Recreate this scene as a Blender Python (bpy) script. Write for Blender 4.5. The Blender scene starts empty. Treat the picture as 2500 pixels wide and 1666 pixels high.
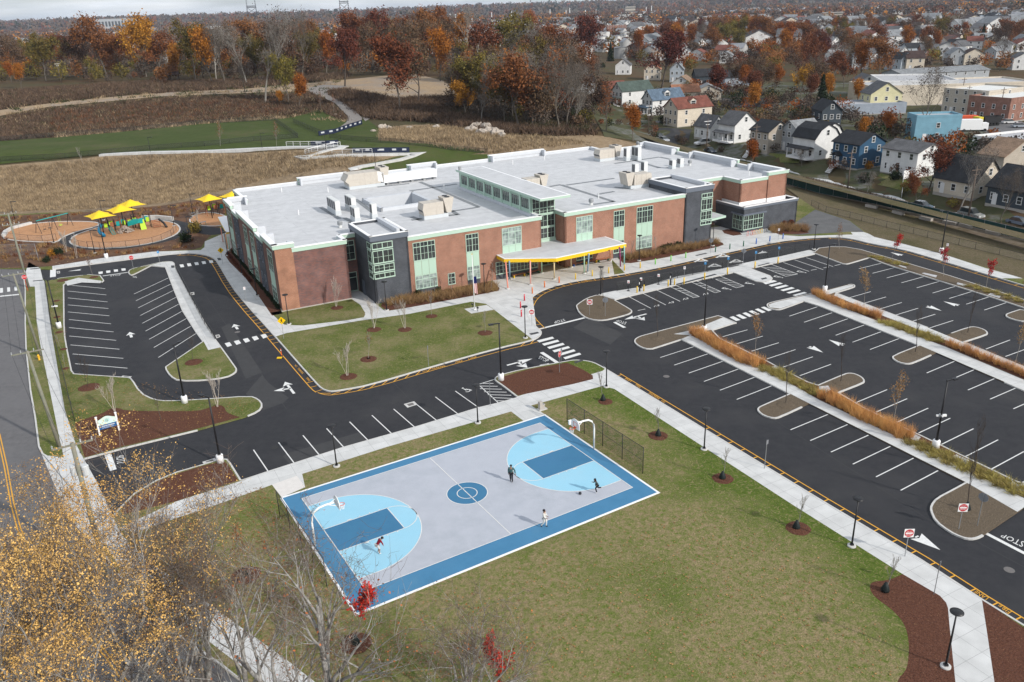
import bpy,math,random
import numpy as np
from mathutils import Vector,Matrix,geometry
R_ = math.radians
random.seed(7);RNG = np.random.default_rng(11)
SC = bpy.context.scene
COL = SC.collection
# camera
CF,CP,CR,CH = 2024.56,0.3823288,-0.0332444,40.424
_F = np.array([0,math.cos(CP),-math.sin(CP)]);_X = np.array([1.0,0,0]);_U = np.cross(_X,_F)
_r = math.cos(CR)*_X + math.sin(CR)*_U;_u = -math.sin(CR)*_X + math.cos(CR)*_U
cam_data = bpy.data.cameras.new('camera');cam = bpy.data.objects.new('camera',cam_data);COL.objects.link(cam)
cam.matrix_world = Matrix(((_r[0],_u[0],-_F[0],0),(_r[1],_u[1],-_F[1],0),(_r[2],_u[2],-_F[2],CH),(0,0,0,1)))
cam_data.sensor_width = 36;cam_data.lens = CF/2500*36;cam_data.clip_start = 0.5;cam_data.clip_end = 30000
SC.camera = cam
# sky, sun, exposure
SUN_EL,SUN_AZ = 29.0,-38.2          # azimuth of the sun measured from +x, counter-clockwise
w = bpy.data.worlds.new('World');SC.world = w;w.use_nodes = True
nt = w.node_tree;nt.nodes.clear()
out = nt.nodes.new('ShaderNodeOutputWorld');bg = nt.nodes.new('ShaderNodeBackground')
sky = nt.nodes.new('ShaderNodeTexSky');sky.sky_type = 'NISHITA';sky.sun_disc = False
sky.sun_elevation = R_(SUN_EL);sky.sun_rotation = R_(90-SUN_AZ);sky.air_density = 1.0;sky.dust_density = 1.5
tc = nt.nodes.new('ShaderNodeTexCoord');mp = nt.nodes.new('ShaderNodeMapping');mp.inputs['Scale'].default_value = (1.6,1.6,16)
nz = nt.nodes.new('ShaderNodeTexNoise');nz.inputs['Scale'].default_value = 2.4;nz.inputs['Detail'].default_value = 5;nz.inputs['Roughness'].default_value = .5
rp = nt.nodes.new('ShaderNodeValToRGB');rp.color_ramp.elements[0].position = .36;rp.color_ramp.elements[1].position = .62
rp.color_ramp.elements[0].color = (.55,.55,.55,1);rp.color_ramp.elements[1].color = (.97,.97,.97,1)
cl = nt.nodes.new('ShaderNodeTexNoise');cl.inputs['Scale'].default_value = 5;cl.inputs['Detail'].default_value = 6
rc = nt.nodes.new('ShaderNodeValToRGB');rc.color_ramp.elements[0].position = .3;rc.color_ramp.elements[1].position = .7
rc.color_ramp.elements[0].color = (5.4,6.1,7.0,1);rc.color_ramp.elements[1].color = (8.6,8.9,9.3,1)
mx = nt.nodes.new('ShaderNodeMixRGB')
L = nt.links.new
L(tc.outputs['Generated'],mp.inputs[0]);L(mp.outputs[0],nz.inputs[0]);L(nz.outputs[0],rp.inputs[0]);L(mp.outputs[0],cl.inputs[0]);L(cl.outputs[0],rc.inputs[0])
L(rp.outputs[0],mx.inputs[0]);L(sky.outputs[0],mx.inputs[1]);L(rc.outputs[0],mx.inputs[2]);L(mx.outputs[0],bg.inputs[0]);L(bg.outputs[0],out.inputs[0])
bg.inputs[1].default_value = 0.10
sd = bpy.data.lights.new('sun','SUN');so = bpy.data.objects.new('sun',sd);COL.objects.link(so)
sd.energy = 3.0;sd.angle = R_(1.4);sd.color = (1,.95,.88)
_sd = Vector((math.cos(R_(SUN_EL))*math.cos(R_(SUN_AZ)),math.cos(R_(SUN_EL))*math.sin(R_(SUN_AZ)),math.sin(R_(SUN_EL))))
so.rotation_euler = _sd.to_track_quat('Z','Y').to_euler();so.location = (0,0,200)
SC.view_settings.view_transform = 'Standard';SC.view_settings.look = 'None';SC.view_settings.exposure = 0.35;SC.view_settings.gamma = 1
# ground shape
def sst(x): x = np.clip(x,0,1);return x*x*(3-2*x)
def hgt(x,y):
 x = np.asarray(x,float);y = np.asarray(y,float)
 yt = np.interp(x,[-300,-120,-72,-45,0,40,80],[228,211,207,196,212,232,245])
 hm = np.interp(x,[-10,30,50],[7.0,4.5,0.0])
 h = hm*sst((y-yt)/30)
 fl = np.interp(x,[-20,50,90],[1,.3,0])
 h = h + 5*fl*sst((y-285)/110)*(1-sst((y-560)/160))
 h = h*(1-sst((y-560)/200))
 s = (x-75.5)*.94+(y-192.3)*.34
 h = h + 2.2*sst((s-2)/6)*sst((s+10)/6)*(1-sst((np.hypot(x,y)-900)/400))*(1-sst((90-y)/40))*np.where(y > 60,1,0)
 d = np.hypot(x,y)
 rid = np.interp(x,[-2500,0,2500],[34,24,20])+6*np.sin(x/900.0+1.3)+4*np.sin(x/370.0+y/800.0)
 h = h + rid*sst((d-2600)/3600) + 5*sst((d-1100)/900)*np.sin(x/260.0+2)*np.sin(y/310.0)
 return h
def ray(px,py):
 d = _F+_r*(px-1250)/CF-_u*(py-833)/CF
 return d
def G(px,py,z=0.0):                     # the place on level z that photograph pixel (px, py) shows
 d = ray(px,py);t = (z-CH)/d[2];return np.array([d[0]*t,d[1]*t,z])
def GT(px,py):                           # the place on the terrain
 z = 0.0
 for _ in range(12):
  p = G(px,py,z);z = .5*z+.5*float(hgt(p[0],p[1]))
 return np.array([p[0],p[1],float(hgt(p[0],p[1]))])
def T(ox,oy,pts,z=0.0,s=4.706):
 return [G(ox+x/s,oy+y/s,z) for x,y in pts]
def T1(ox,oy,x,y,z=0.0,s=4.706): return G(ox+x/s,oy+y/s,z)
def TT(ox,oy,x,y,s=4.706): return GT(ox+x/s,oy+y/s)
# materials
MATS = {}
def mat(name,c1,c2=None,sc=1.0,rough=.8,bump=0.0,bsc=None,c3=None,sc3=.1,f3=(.42,.62),spec=.3,metal=0.0,speck=None,speck_sc=3,rnd=0.0,attr=0.0,detail=6,coat=0):
 if name in MATS: return MATS[name]
 m = bpy.data.materials.new(name);m.use_nodes = True;t = m.node_tree;b = t.nodes['Principled BSDF']
 b.inputs['Roughness'].default_value = rough;b.inputs['Specular IOR Level'].default_value = spec;b.inputs['Metallic'].default_value = metal
 N = t.nodes.new;K = t.links.new
 tc = N('ShaderNodeTexCoord');src = tc.outputs['Object']
 col = N('ShaderNodeRGB');col.outputs[0].default_value = (*c1,1);cur = col.outputs[0]
 def noise(s,d=6,r=.6):
  n = N('ShaderNodeTexNoise');n.inputs['Scale'].default_value = s;n.inputs['Detail'].default_value = d;n.inputs['Roughness'].default_value = r;K(src,n.inputs[0]);return n
 def mixin(cur,c,f):
  x = N('ShaderNodeMixRGB');K(f,x.inputs[0]);K(cur,x.inputs[1]);x.inputs[2].default_value = (*c,1);return x.outputs[0]
 def ramp(o,a,bb):
  r = N('ShaderNodeMapRange');r.inputs[1].default_value = a;r.inputs[2].default_value = bb;K(o,r.inputs[0]);return r.outputs[0]
 if c3 is not None: cur = mixin(cur,c3,ramp(noise(sc3,4).outputs[0],*f3))
 if c2 is not None: cur = mixin(cur,c2,ramp(noise(sc,detail,.7).outputs[0],.35,.65))
 if speck is not None:
  v = N('ShaderNodeTexVoronoi');v.inputs['Scale'].default_value = speck_sc;K(src,v.inputs[0])
  lt = N('ShaderNodeMath');lt.operation = 'LESS_THAN';lt.inputs[1].default_value = .12 if speck_sc != 2.6 else .085;K(v.outputs['Distance'],lt.inputs[0])
  cur = mixin(cur,speck,lt.outputs[0])
 if rnd or attr:
  h = N('ShaderNodeHueSaturation');K(cur,h.inputs['Color'])
  if rnd:
   oi = N('ShaderNodeObjectInfo');mr = N('ShaderNodeMapRange');K(oi.outputs['Random'],mr.inputs[0]);mr.inputs[3].default_value = 1-rnd;mr.inputs[4].default_value = 1+rnd;K(mr.outputs[0],h.inputs['Value'])
   mr2 = N('ShaderNodeMapRange');K(oi.outputs['Random'],mr2.inputs[0]);mr2.inputs[3].default_value = .5-rnd*.05;mr2.inputs[4].default_value = .5+rnd*.05;K(mr2.outputs[0],h.inputs['Hue'])
  cur = h.outputs[0]
  if attr:
   h2 = N('ShaderNodeHueSaturation');K(cur,h2.inputs['Color']);at = N('ShaderNodeAttribute');at.attribute_name = 'rnd'
   mr = N('ShaderNodeMapRange');K(at.outputs['Fac'],mr.inputs[0]);mr.inputs[3].default_value = 1-attr;mr.inputs[4].default_value = 1+attr;K(mr.outputs[0],h2.inputs['Value']);cur = h2.outputs[0]
 K(cur,b.inputs['Base Color'])
 if bump:
  bn = N('ShaderNodeBump');bn.inputs['Strength'].default_value = bump;bn.inputs['Distance'].default_value = .1;K(noise(bsc or sc*3,4).outputs[0],bn.inputs['Height']);K(bn.outputs[0],b.inputs['Normal'])
 if coat: b.inputs['Coat Weight'].default_value = coat
 MATS[name] = m;return m
def brick(name,c1,c2,mortar,w=.215,h=.075,ms=.012,rot=0.0,off=.5,rough=.85,uv=True,dirt=.25,bump=.2):
 if name in MATS: return MATS[name]
 m = bpy.data.materials.new(name);m.use_nodes = True;t = m.node_tree;b = t.nodes['Principled BSDF'];b.inputs['Roughness'].default_value = rough;b.inputs['Specular IOR Level'].default_value = .2
 N = t.nodes.new;K = t.links.new
 tc = N('ShaderNodeTexCoord');mp = N('ShaderNodeMapping');mp.inputs['Rotation'].default_value = (0,0,rot);K(tc.outputs['UV' if uv else 'Object'],mp.inputs[0])
 bt = N('ShaderNodeTexBrick');bt.offset = off;bt.inputs['Scale'].default_value = 1;bt.inputs['Brick Width'].default_value = w;bt.inputs['Row Height'].default_value = h
 bt.inputs['Mortar Size'].default_value = ms;bt.inputs['Color1'].default_value = (*c1,1);bt.inputs['Color2'].default_value = (*c2,1);bt.inputs['Mortar'].default_value = (*mortar,1);K(mp.outputs[0],bt.inputs[0])
 n = N('ShaderNodeTexNoise');n.inputs['Scale'].default_value = .7;n.inputs['Detail'].default_value = 6;K(tc.outputs['Object'],n.inputs[0])
 r = N('ShaderNodeMapRange');K(n.outputs[0],r.inputs[0]);r.inputs[1].default_value = .3;r.inputs[2].default_value = .7;r.inputs[3].default_value = 1-dirt;r.inputs[4].default_value = 1+dirt*.6
 h_ = N('ShaderNodeHueSaturation');K(r.outputs[0],h_.inputs['Value']);K(bt.outputs[0],h_.inputs['Color']);K(h_.outputs[0],b.inputs['Base Color'])
 if bump:
  bn = N('ShaderNodeBump');bn.inputs['Strength'].default_value = bump;bn.inputs['Distance'].default_value = .01;bn.invert = True;K(bt.outputs['Fac'],bn.inputs['Height']);K(bn.outputs[0],b.inputs['Normal'])
 MATS[name] = m;return m
BA = R_(27.3)                                         # bearing of the school's long front
asphalt = mat('asphalt',(.024,.025,.029),(.034,.034,.038),1.1,.85,.25,60,c3=(.05,.049,.05),sc3=.12,f3=(.5,.72),spec=.25)
asphalt_old = mat('old_asphalt',(.125,.122,.126),(.14,.136,.138),1.5,.9,.2,40,c3=(.105,.102,.105),sc3=.25)
concrete = brick('concrete',(.53,.53,.52),(.57,.57,.56),(.33,.33,.33),1.6,1.6,.014,-BA,0,uv=False,dirt=.12,bump=.3)
kerbm = mat('kerb_concrete',(.56,.55,.53),(.46,.45,.43),2.0,.85)
white_paint = mat('white_paint',(.72,.72,.7),(.6,.6,.59),5,.7)
yellow_paint = mat('yellow_paint',(.72,.36,.03),(.6,.3,.04),5,.7)
def grassmat(name,g,d,s3=.13,f=(.42,.6)):
 m = mat(name,g,(g[0]*1.5+.012,g[1]*1.35+.01,g[2]*1.4+.006),2.6,.95,.9,7,c3=d,sc3=s3,f3=f,speck=(.34,.27,.13),speck_sc=2.6,spec=.1)
 t = m.node_tree;b = t.nodes['Principled BSDF'];src = b.inputs['Base Color'].links[0].from_socket;tc = t.nodes['Texture Coordinate']      # streaks of matted straw
 for sc,dist,amt,c in ((1.1,5.0,.5,(d[0]*1.35,d[1]*1.35,d[2]*1.35)),(3.2,3.0,.4,(g[0]*.45,g[1]*.5,g[2]*.5))):
  n = t.nodes.new('ShaderNodeTexNoise');n.inputs['Scale'].default_value = sc;n.inputs['Detail'].default_value = 8;n.inputs['Distortion'].default_value = dist;t.links.new(tc.outputs['Object'],n.inputs[0])
  r = t.nodes.new('ShaderNodeMapRange');r.inputs[1].default_value = .52;r.inputs[2].default_value = .68;r.inputs[4].default_value = amt;t.links.new(n.outputs[0],r.inputs[0])
  x = t.nodes.new('ShaderNodeMixRGB');t.links.new(r.outputs[0],x.inputs[0]);t.links.new(src,x.inputs[1]);x.inputs[2].default_value = (*c,1);src = x.outputs[0]
 t.links.new(src,b.inputs['Base Color']);return m
lawn = grassmat('lawn',(.075,.1,.022),(.23,.185,.105),.2,(.42,.62))
lawn_dry = grassmat('dry_lawn',(.062,.098,.014),(.27,.2,.118),.075,(.36,.55))
_a,_b = G(1500,950),G(1935,1233);_d = (_b-_a)[:2]/np.linalg.norm((_b-_a)[:2])     # the turf is greener in a band along the long pavement
t_ = lawn_dry.node_tree;mr_ = [n for n in t_.nodes if n.type == 'MAP_RANGE' and abs(n.inputs[1].default_value-.36) < 1e-3][0];old_ = mr_.inputs[0].links[0].from_socket
dt_ = t_.nodes.new('ShaderNodeVectorMath');dt_.operation = 'DOT_PRODUCT';dt_.inputs[1].default_value = (_d[1],-_d[0],0);t_.links.new(t_.nodes['Texture Coordinate'].outputs['Object'],dt_.inputs[0])
g_ = t_.nodes.new('ShaderNodeMapRange');c_ = float(_a[0]*_d[1]-_a[1]*_d[0]);g_.inputs[1].default_value = c_;g_.inputs[2].default_value = c_+9;g_.inputs[3].default_value = -.22;g_.inputs[4].default_value = .06;t_.links.new(dt_.outputs['Value'],g_.inputs[0])
ad_ = t_.nodes.new('ShaderNodeMath');t_.links.new(g_.outputs[0],ad_.inputs[0]);t_.links.new(old_,ad_.inputs[1]);t_.links.new(ad_.outputs[0],mr_.inputs[0])
verge_l = grassmat('verge_lawn',(.055,.055,.022),(.15,.115,.08),.12,(.3,.52))
field = mat('field_grass',(.045,.062,.016),(.06,.082,.022),.5,.95,.5,5,c3=(.1,.09,.045),sc3=.06,f3=(.48,.7),spec=.1)
mulch = mat('mulch',(.075,.032,.021),(.14,.062,.04),6,.95,1.0,9,speck=(.2,.11,.06),speck_sc=3.5,spec=.1)
mulch_grey = mat('grey_mulch',(.10,.078,.055),(.16,.125,.09),7,.95,1.0,10,speck=(.24,.2,.15),speck_sc=4,spec=.1)
dryslope = mat('dry_slope',(.2,.145,.09),(.28,.21,.135),.8,.95,.8,3,c3=(.09,.066,.045),sc3=.09,f3=(.45,.62),spec=.1)
track = mat('pale_track',(.36,.27,.17),(.28,.2,.13),.6,.95,.4,3,c3=(.26,.24,.22),sc3=.08,spec=.1)
gravel = mat('gravel_track',(.26,.24,.225),(.2,.18,.165),1.2,.95,.5,5,spec=.1)
woodfloor = mat('wood_floor',(.062,.045,.03),(.1,.068,.04),.25,.95,.6,1,c3=(.05,.062,.022),sc3=.05,f3=(.5,.7),spec=.1)
metal_black = mat('black_metal',(.012,.012,.014),rough=.45,spec=.4)
metal_grey = mat('galvanised_metal',(.33,.34,.35),(.27,.28,.29),4,.5,metal=.4)
metal_white = mat('white_metal',(.78,.78,.77),rough=.4)
glassm = mat('dark_glass',(.022,.028,.03),(.05,.055,.055),.5,.08,spec=.7,detail=2)
glass_pale = mat('blind_glass',(.36,.42,.4),(.16,.2,.19),1.2,.15,spec=.6,detail=1)
# mesh helpers
class MB:
 def __init__(s): s.v = [];s.f = []
 def add(s,vs,fs):
  n = len(s.v);s.v += [tuple(map(float,p)) for p in vs];s.f += [tuple(i+n for i in f) for f in fs];return s
 def quad(s,a,b,c,d): return s.add([a,b,c,d],[(0,1,2,3)])
 def poly(s,pts): return s.add(pts,[tuple(range(len(pts)))])
 def box(s,c,sz,rz=0.0,M=None):
  x,y,z = sz[0]/2,sz[1]/2,sz[2]/2;cs,sn = math.cos(rz),math.sin(rz);vs = []
  for dz in (-z,z):
   for dx,dy in ((-x,-y),(x,-y),(x,y),(-x,y)): vs.append((c[0]+dx*cs-dy*sn,c[1]+dx*sn+dy*cs,c[2]+dz))
  if M is not None: vs = [tuple(M @ Vector(v)) for v in vs]
  return s.add(vs,[(3,2,1,0),(4,5,6,7),(0,1,5,4),(1,2,6,5),(2,3,7,6),(3,0,4,7)])
 def prism(s,pts,z0,z1,top=True,bottom=False):
  n = len(pts);a = sum(pts[i][0]*pts[(i+1) % n][1]-pts[(i+1) % n][0]*pts[i][1] for i in range(n))
  if a < 0: pts = pts[::-1]
  vs = [(p[0],p[1],z0) for p in pts]+[(p[0],p[1],z1) for p in pts]
  fs = [(i,(i+1) % n,(i+1) % n+n,i+n) for i in range(n)]
  if top: fs.append(tuple(range(n,2*n)))
  if bottom: fs.append(tuple(range(n-1,-1,-1)))
  return s.add(vs,fs)
 def tube(s,pts,r,n=8,cap=True):
  pts = [Vector(p) for p in pts];rs = r if isinstance(r,(list,tuple)) else [r]*len(pts)
  rings = []
  for i,p in enumerate(pts):
   d = (pts[min(i+1,len(pts)-1)]-pts[max(i-1,0)]).normalized()
   a = d.orthogonal().normalized() if abs(d.z) < .999 else Vector((1,0,0));a = (a-d*a.dot(d)).normalized()
   if abs(d.z) < .95: a = d.cross(Vector((0,0,1))).normalized()
   b = d.cross(a)
   rings.append([p+(a*math.cos(2*math.pi*k/n)+b*math.sin(2*math.pi*k/n))*rs[i] for k in range(n)])
  vs = [q for g in rings for q in g];fs = []
  for i in range(len(pts)-1):
   for k in range(n): fs.append((i*n+k,i*n+(k+1) % n,(i+1)*n+(k+1) % n,(i+1)*n+k))
  if cap: fs += [tuple(range(n-1,-1,-1)),tuple((len(pts)-1)*n+k for k in range(n))]
  return s.add(vs,fs)
 def disc(s,c,r,n=20,nrm=None):
  ax = Vector((1,0,0));ay = Vector((0,1,0))
  if nrm is not None:
   d = Vector(nrm).normalized();ax = d.orthogonal().normalized();ay = d.cross(ax)
  return s.poly([Vector(c)+(ax*math.cos(2*math.pi*k/n)+ay*math.sin(2*math.pi*k/n))*r for k in range(n)])
 def lathe(s,c,prof,n=16):
  vs = [];fs = []
  for r,z in prof: vs += [(c[0]+r*math.cos(2*math.pi*k/n),c[1]+r*math.sin(2*math.pi*k/n),c[2]+z) for k in range(n)]
  for i in range(len(prof)-1):
   for k in range(n): fs.append((i*n+k,i*n+(k+1) % n,(i+1)*n+(k+1) % n,(i+1)*n+k))
  fs += [tuple(range(n-1,-1,-1)),tuple((len(prof)-1)*n+k for k in range(n))]
  return s.add(vs,fs)
 def blob(s,c,r,seed=0,sq=(1,1,1),n=10,m=7,rough=.15):
  rn = random.Random(seed);vs = [];fs = []
  for i in range(m+1):
   th = math.pi*i/m
   for k in range(n):
    ph = 2*math.pi*k/n;q = r*(1+rough*(rn.random()-.5)*2)
    vs.append((c[0]+sq[0]*q*math.sin(th)*math.cos(ph),c[1]+sq[1]*q*math.sin(th)*math.sin(ph),c[2]+sq[2]*q*math.cos(th)))
  for i in range(m):
   for k in range(n): fs.append((i*n+k,(i+1)*n+k,(i+1)*n+(k+1) % n,i*n+(k+1) % n))
  return s.add(vs,fs)
 def mesh(s,name,m,smooth=False):
  me = bpy.data.meshes.new(name);me.from_pydata(s.v,[],s.f)
  mm = m if isinstance(m,(list,tuple)) else [m]
  for q in mm: me.materials.append(q)
  if len(s.f) < 4000:                        # uv in metres along each face
   uv = me.uv_layers.new(name='UVMap').data
   for p in me.polygons:
    n = p.normal
    if abs(n.z) > .7: ax,ay = Vector((1,0,0)),Vector((0,1,0))
    else: ax = Vector((-n.y,n.x,0)).normalized();ay = Vector((0,0,1))
    for li in p.loop_indices:
     co = me.vertices[me.loops[li].vertex_index].co;uv[li].uv = (co.dot(ax),co.dot(ay))
  if smooth:
   me.polygons.foreach_set('use_smooth',[True]*len(me.polygons))
  return me
 def build(s,name,m,parent=None,smooth=False):
  return link(name,s.mesh(name,m,smooth),parent)
def link(name,me,parent=None):
 o = bpy.data.objects.new(name,me);COL.objects.link(o)
 if parent is not None:
  o.parent = parent
 return o
def fast(name,V,F,m,rnd=None,parent=None,smooth=False):          # numpy arrays -> one mesh object
 me = bpy.data.meshes.new(name);V = np.asarray(V,np.float32);F = np.asarray(F,np.int32);k = F.shape[1]
 me.vertices.add(len(V));me.vertices.foreach_set('co',V.ravel());me.loops.add(F.size);me.loops.foreach_set('vertex_index',F.ravel())
 me.polygons.add(len(F));me.polygons.foreach_set('loop_start',np.arange(0,F.size,k,dtype=np.int32));me.polygons.foreach_set('loop_total',np.full(len(F),k,np.int32))
 if smooth: me.polygons.foreach_set('use_smooth',np.ones(len(F),bool))
 me.update(calc_edges=True)
 if rnd is not None:
  a = me.attributes.new('rnd','FLOAT','FACE');a.data.foreach_set('value',np.asarray(rnd,np.float32))
 me.materials.append(m);return link(name,me,parent)
def tag(o,label,cat,group=None,kind=None):
 if label: o['label'] = label
 if cat: o['category'] = cat
 if group: o['group'] = group
 if kind: o['kind'] = kind
 return o
def thing(name,label,cat,loc=(0,0,0),rz=0.0,group=None):
 o = bpy.data.objects.new(name,None);COL.objects.link(o);o.location = tuple(map(float,loc));o.rotation_euler = (0,0,rz);o.empty_display_size = .3
 return tag(o,label,cat,group)
KIDS = {}
def dup(root,loc,rz=0.0,label=None,sc=None,group=None):
 if root.name not in KIDS: KIDS[root.name] = [(c,[d for d in c.children]) for c in root.children]
 r = root.copy();COL.objects.link(r);r.location = tuple(map(float,loc));r.rotation_euler = (0,0,rz)
 if sc is not None: r.scale = (sc,sc,sc) if not isinstance(sc,(tuple,list)) else sc
 if label: r['label'] = label
 if group: r['group'] = group
 for c,gs in KIDS[root.name]:
  q = c.copy();COL.objects.link(q);q.parent = r
  for d in gs: e = d.copy();COL.objects.link(e);e.parent = q
 return r
def struct(o): o['kind'] = 'structure';return o
class Placer:                               # first use moves the source thing itself, later uses copy it
 def __init__(s,root): s.root = root;s.used = False
 def __call__(s,loc,rz=0.0,label=None,sc=None,group=None):
  if not s.used:
   s.used = True;r = s.root;KIDS[r.name] = [(c,list(c.children)) for c in r.children]
   r.location = tuple(map(float,loc));r.rotation_euler = (0,0,rz)
   if sc is not None: r.scale = (sc,sc,sc) if not isinstance(sc,(tuple,list)) else sc
   if label: r['label'] = label
   if group: r['group'] = group
   return r
  return dup(s.root,loc,rz,label,sc,group)
def slab(name,pts,z1,m,z0=-.3):
 return struct(MB().prism([tuple(p[:2]) for p in pts],z0,z1).build(name,m))
def sheet(name,pts,z,m):
 b = MB();n = len(pts);a = sum(pts[i][0]*pts[(i+1) % n][1]-pts[(i+1) % n][0]*pts[i][1] for i in range(n))
 if a < 0: pts = pts[::-1]
 b.poly([(p[0],p[1],z) for p in pts]);return struct(b.build(name,m))
def offs(pts,d):
 P = [np.array(p[:2],float) for p in pts];outp = []
 for i in range(len(P)):
  a = P[max(i-1,0)];b = P[i];c = P[min(i+1,len(P)-1)]
  t1 = b-a if i > 0 else c-b;t2 = c-b if i < len(P)-1 else b-a
  t1 = t1/np.linalg.norm(t1);t2 = t2/np.linalg.norm(t2);n = np.array([-t1[1]-t2[1],t1[0]+t2[0]]);n /= max(np.linalg.norm(n),1e-6)
  k = max(.35,float(n @ np.array([-t1[1],t1[0]])));outp.append(b+n*d/k)
 return outp
def smooth_line(P,it=1):                   # corner cutting, ends kept
 P = [np.array(p[:2],float) for p in P]
 for _ in range(it):
  Q = [P[0]]
  for i in range(len(P)-1): Q += [P[i]*.75+P[i+1]*.25,P[i]*.25+P[i+1]*.75]
  Q.append(P[-1]);P = Q
 return P
def strip(b,pts,w,z0,z1=None,side=0.0):  # flat or raised strip along a line
 A = offs(pts,side+w/2);B = offs(pts,side-w/2)
 for i in range(len(A)-1):
  q = [A[i],A[i+1],B[i+1],B[i]]
  if z1 is None: b.quad(*[(p[0],p[1],z0) for p in q])
  else: b.prism(q,z0,z1)
 return b
def kerb(pts,w=.17,z=.142): return struct(strip(MB(),pts,w,-.05,z).build('kerb',kerbm))
def resample(P,step):
 P = [np.array(p[:2],float) for p in P];o = [P[0]];acc = 0;
 for i in range(len(P)-1):
  d = np.linalg.norm(P[i+1]-P[i]);n = max(1,int(round(d/step)))
  o += [P[i]+(P[i+1]-P[i])*k/n for k in range(1,n+1)]
 return o
def at_steps(P,step,start=0.0):           # points and directions every step metres
 P = [np.array(p[:2],float) for p in P];res = [];want = start;acc = 0.0
 for i in range(len(P)-1):
  v = P[i+1]-P[i];d = np.linalg.norm(v)
  while want <= acc+d:
   res.append((P[i]+v*(want-acc)/d,v/d));want += step
  acc += d
 return res
def inside(P,poly):
 x,y = P[:,0],P[:,1];r = np.zeros(len(P),bool);n = len(poly);j = n-1
 for i in range(n):
  xi,yi = poly[i][:2];xj,yj = poly[j][:2]
  r ^= ((yi > y) != (yj > y)) & (x < (xj-xi)*(y-yi)/(yj-yi+1e-12)+xi);j = i
 return r
def scatter(poly,n):
 poly = np.array([p[:2] for p in poly]);lo = poly.min(0);hi = poly.max(0);got = np.zeros((0,2))
 while len(got) < n:
  q = RNG.uniform(lo,hi,(n*2,2));got = np.vstack([got,q[inside(q,poly)]])
 return got[:n]
def drape(name,poly,off,m,step=4.0,kind='structure'):
 P = resample(list(poly)+[poly[0]],step)[:-1];A = np.array(P);lo = A.min(0);hi = A.max(0)
 gx,gy = np.meshgrid(np.arange(lo[0],hi[0],step),np.arange(lo[1],hi[1],step));q = np.stack([gx.ravel(),gy.ravel()],1);q = q[inside(q,A)]
 vs = [Vector(p) for p in P]+[Vector(p) for p in q];n = len(P)
 r = geometry.delaunay_2d_cdt(vs,[(i,(i+1) % n) for i in range(n)],[],1,1e-4)
 V = [(v.x,v.y,float(hgt(v.x,v.y))+off) for v in r[0]]
 b = MB();b.v = V;b.f = [tuple(f) for f in r[2]];o = b.build(name,m);o['kind'] = kind;return o
# terrain
def terrain():
 def grid(xs,ys,m,name,dz=0.0):
  X,Y = np.meshgrid(xs,ys);Z = hgt(X,Y)-dz;nx,ny = len(xs),len(ys);V = np.stack([X.ravel(),Y.ravel(),Z.ravel()],1)
  i = np.arange(nx-1)[None]+np.arange(ny-1)[:,None]*nx;F = np.stack([i,i+1,i+1+nx,i+nx],-1).reshape(-1,4)
  return struct(fast(name,V,F,m,smooth=True))
 def axis(c):                                 # fine near the school, coarse far off
  return np.array(sorted(set(np.round(c,2))))
 xs = axis(np.concatenate([np.linspace(-320,320,161),-320-np.geomspace(1,8700,70),320+np.geomspace(1,8700,70)]))
 ys = axis(np.concatenate([np.linspace(-40,620,166),620+np.geomspace(1,9300,90),-40-np.geomspace(1,300,8)]))
 grid(xs,ys,woodland,'ground',.03)
woodland = mat('woodland_ground',(.1,.065,.042),(.07,.066,.035),.035,.95,c3=(.1,.056,.03),sc3=.006,f3=(.4,.65),spec=.05,detail=10)
terrain()
# asphalt of the school grounds and the old street
KZ = .13
sheet('asphalt_drive',[G(40,640),G(500,560),G(1500,600),G(1900,540),G(2640,700),G(2700,1700),G(1300,1100),G(800,1200),G(180,1400),G(170,1105),G(112,1000),G(92,700)],.004,asphalt)
street_pts = [G(-420,1700),G(-300,1000),G(-150,640),G(-60,560),G(62,640),G(58,674),G(66,720),G(67,850),G(76,950),G(90,1020),G(98,1090),G(106,1110),G(165,1260),G(280,1400),G(437,1551),G(544,1628),G(620,1700)]
sheet('street',street_pts,.010,asphalt_old)
def P0(ox,oy,l,s=4.706,z=KZ): return [G(ox+x/s,oy+y/s,z)[:2] for x,y in l]
def N0(l,z=KZ): return [G(x,y,z)[:2] for x,y in l]
# S1: court lawn with the pavement south of the drive
k1a = N0([(276.7,1260),(297.5,1236),(327,1206),(381,1173.7),(431,1153),(494,1135),(540,1121),(553.4,1121.7),(562,1132),(587.6,1173.1)])
k1b = N0([(587.6,1173.1),(656,1150.6),(839.7,1091.6),(1010.8,1043.3),(1168,995.4),(1216,984),(1265,970)])
k1c = smooth_line(N0([(1265,970),(1228,941),(1211,930),(1208,924),(1216,918),(1245,909),(1290,899),(1384,882),(1402,879),(1423,880),(1442,883),(1458.7,889),(1500,913.5)]),1)
k1d = N0([(1500,913.5),(1750,1066),(2000,1218.5),(2250.7,1368),(2397.4,1463.5),(2500,1527),(2640,1613)])
slab('lawn',k1a+k1b[1:]+k1c[1:]+k1d[1:]+N0([(2700,2100),(1200,2300),(760,1800),(544,1626),(437,1551),(340,1470),(250,1340)]),KZ,lawn_dry)
for q in (k1a,k1c,k1d): kerb(q)
kerb(k1b,.12,.138)
kerb(N0([(760,1800),(544,1626),(437,1551),(340,1470),(290,1400)]))
Z1,Z2,Z3 = KZ+.004,KZ+.008,KZ+.012
sw_e = N0([(2397,1463.5),(2408,1533),(2427.8,1666),(2460,1900)]);sw_w = N0([(2204,1402),(2295,1455),(2310,1472),(2314.5,1485),(2318.7,1533),(2332.6,1666),(2360,1900)])
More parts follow.
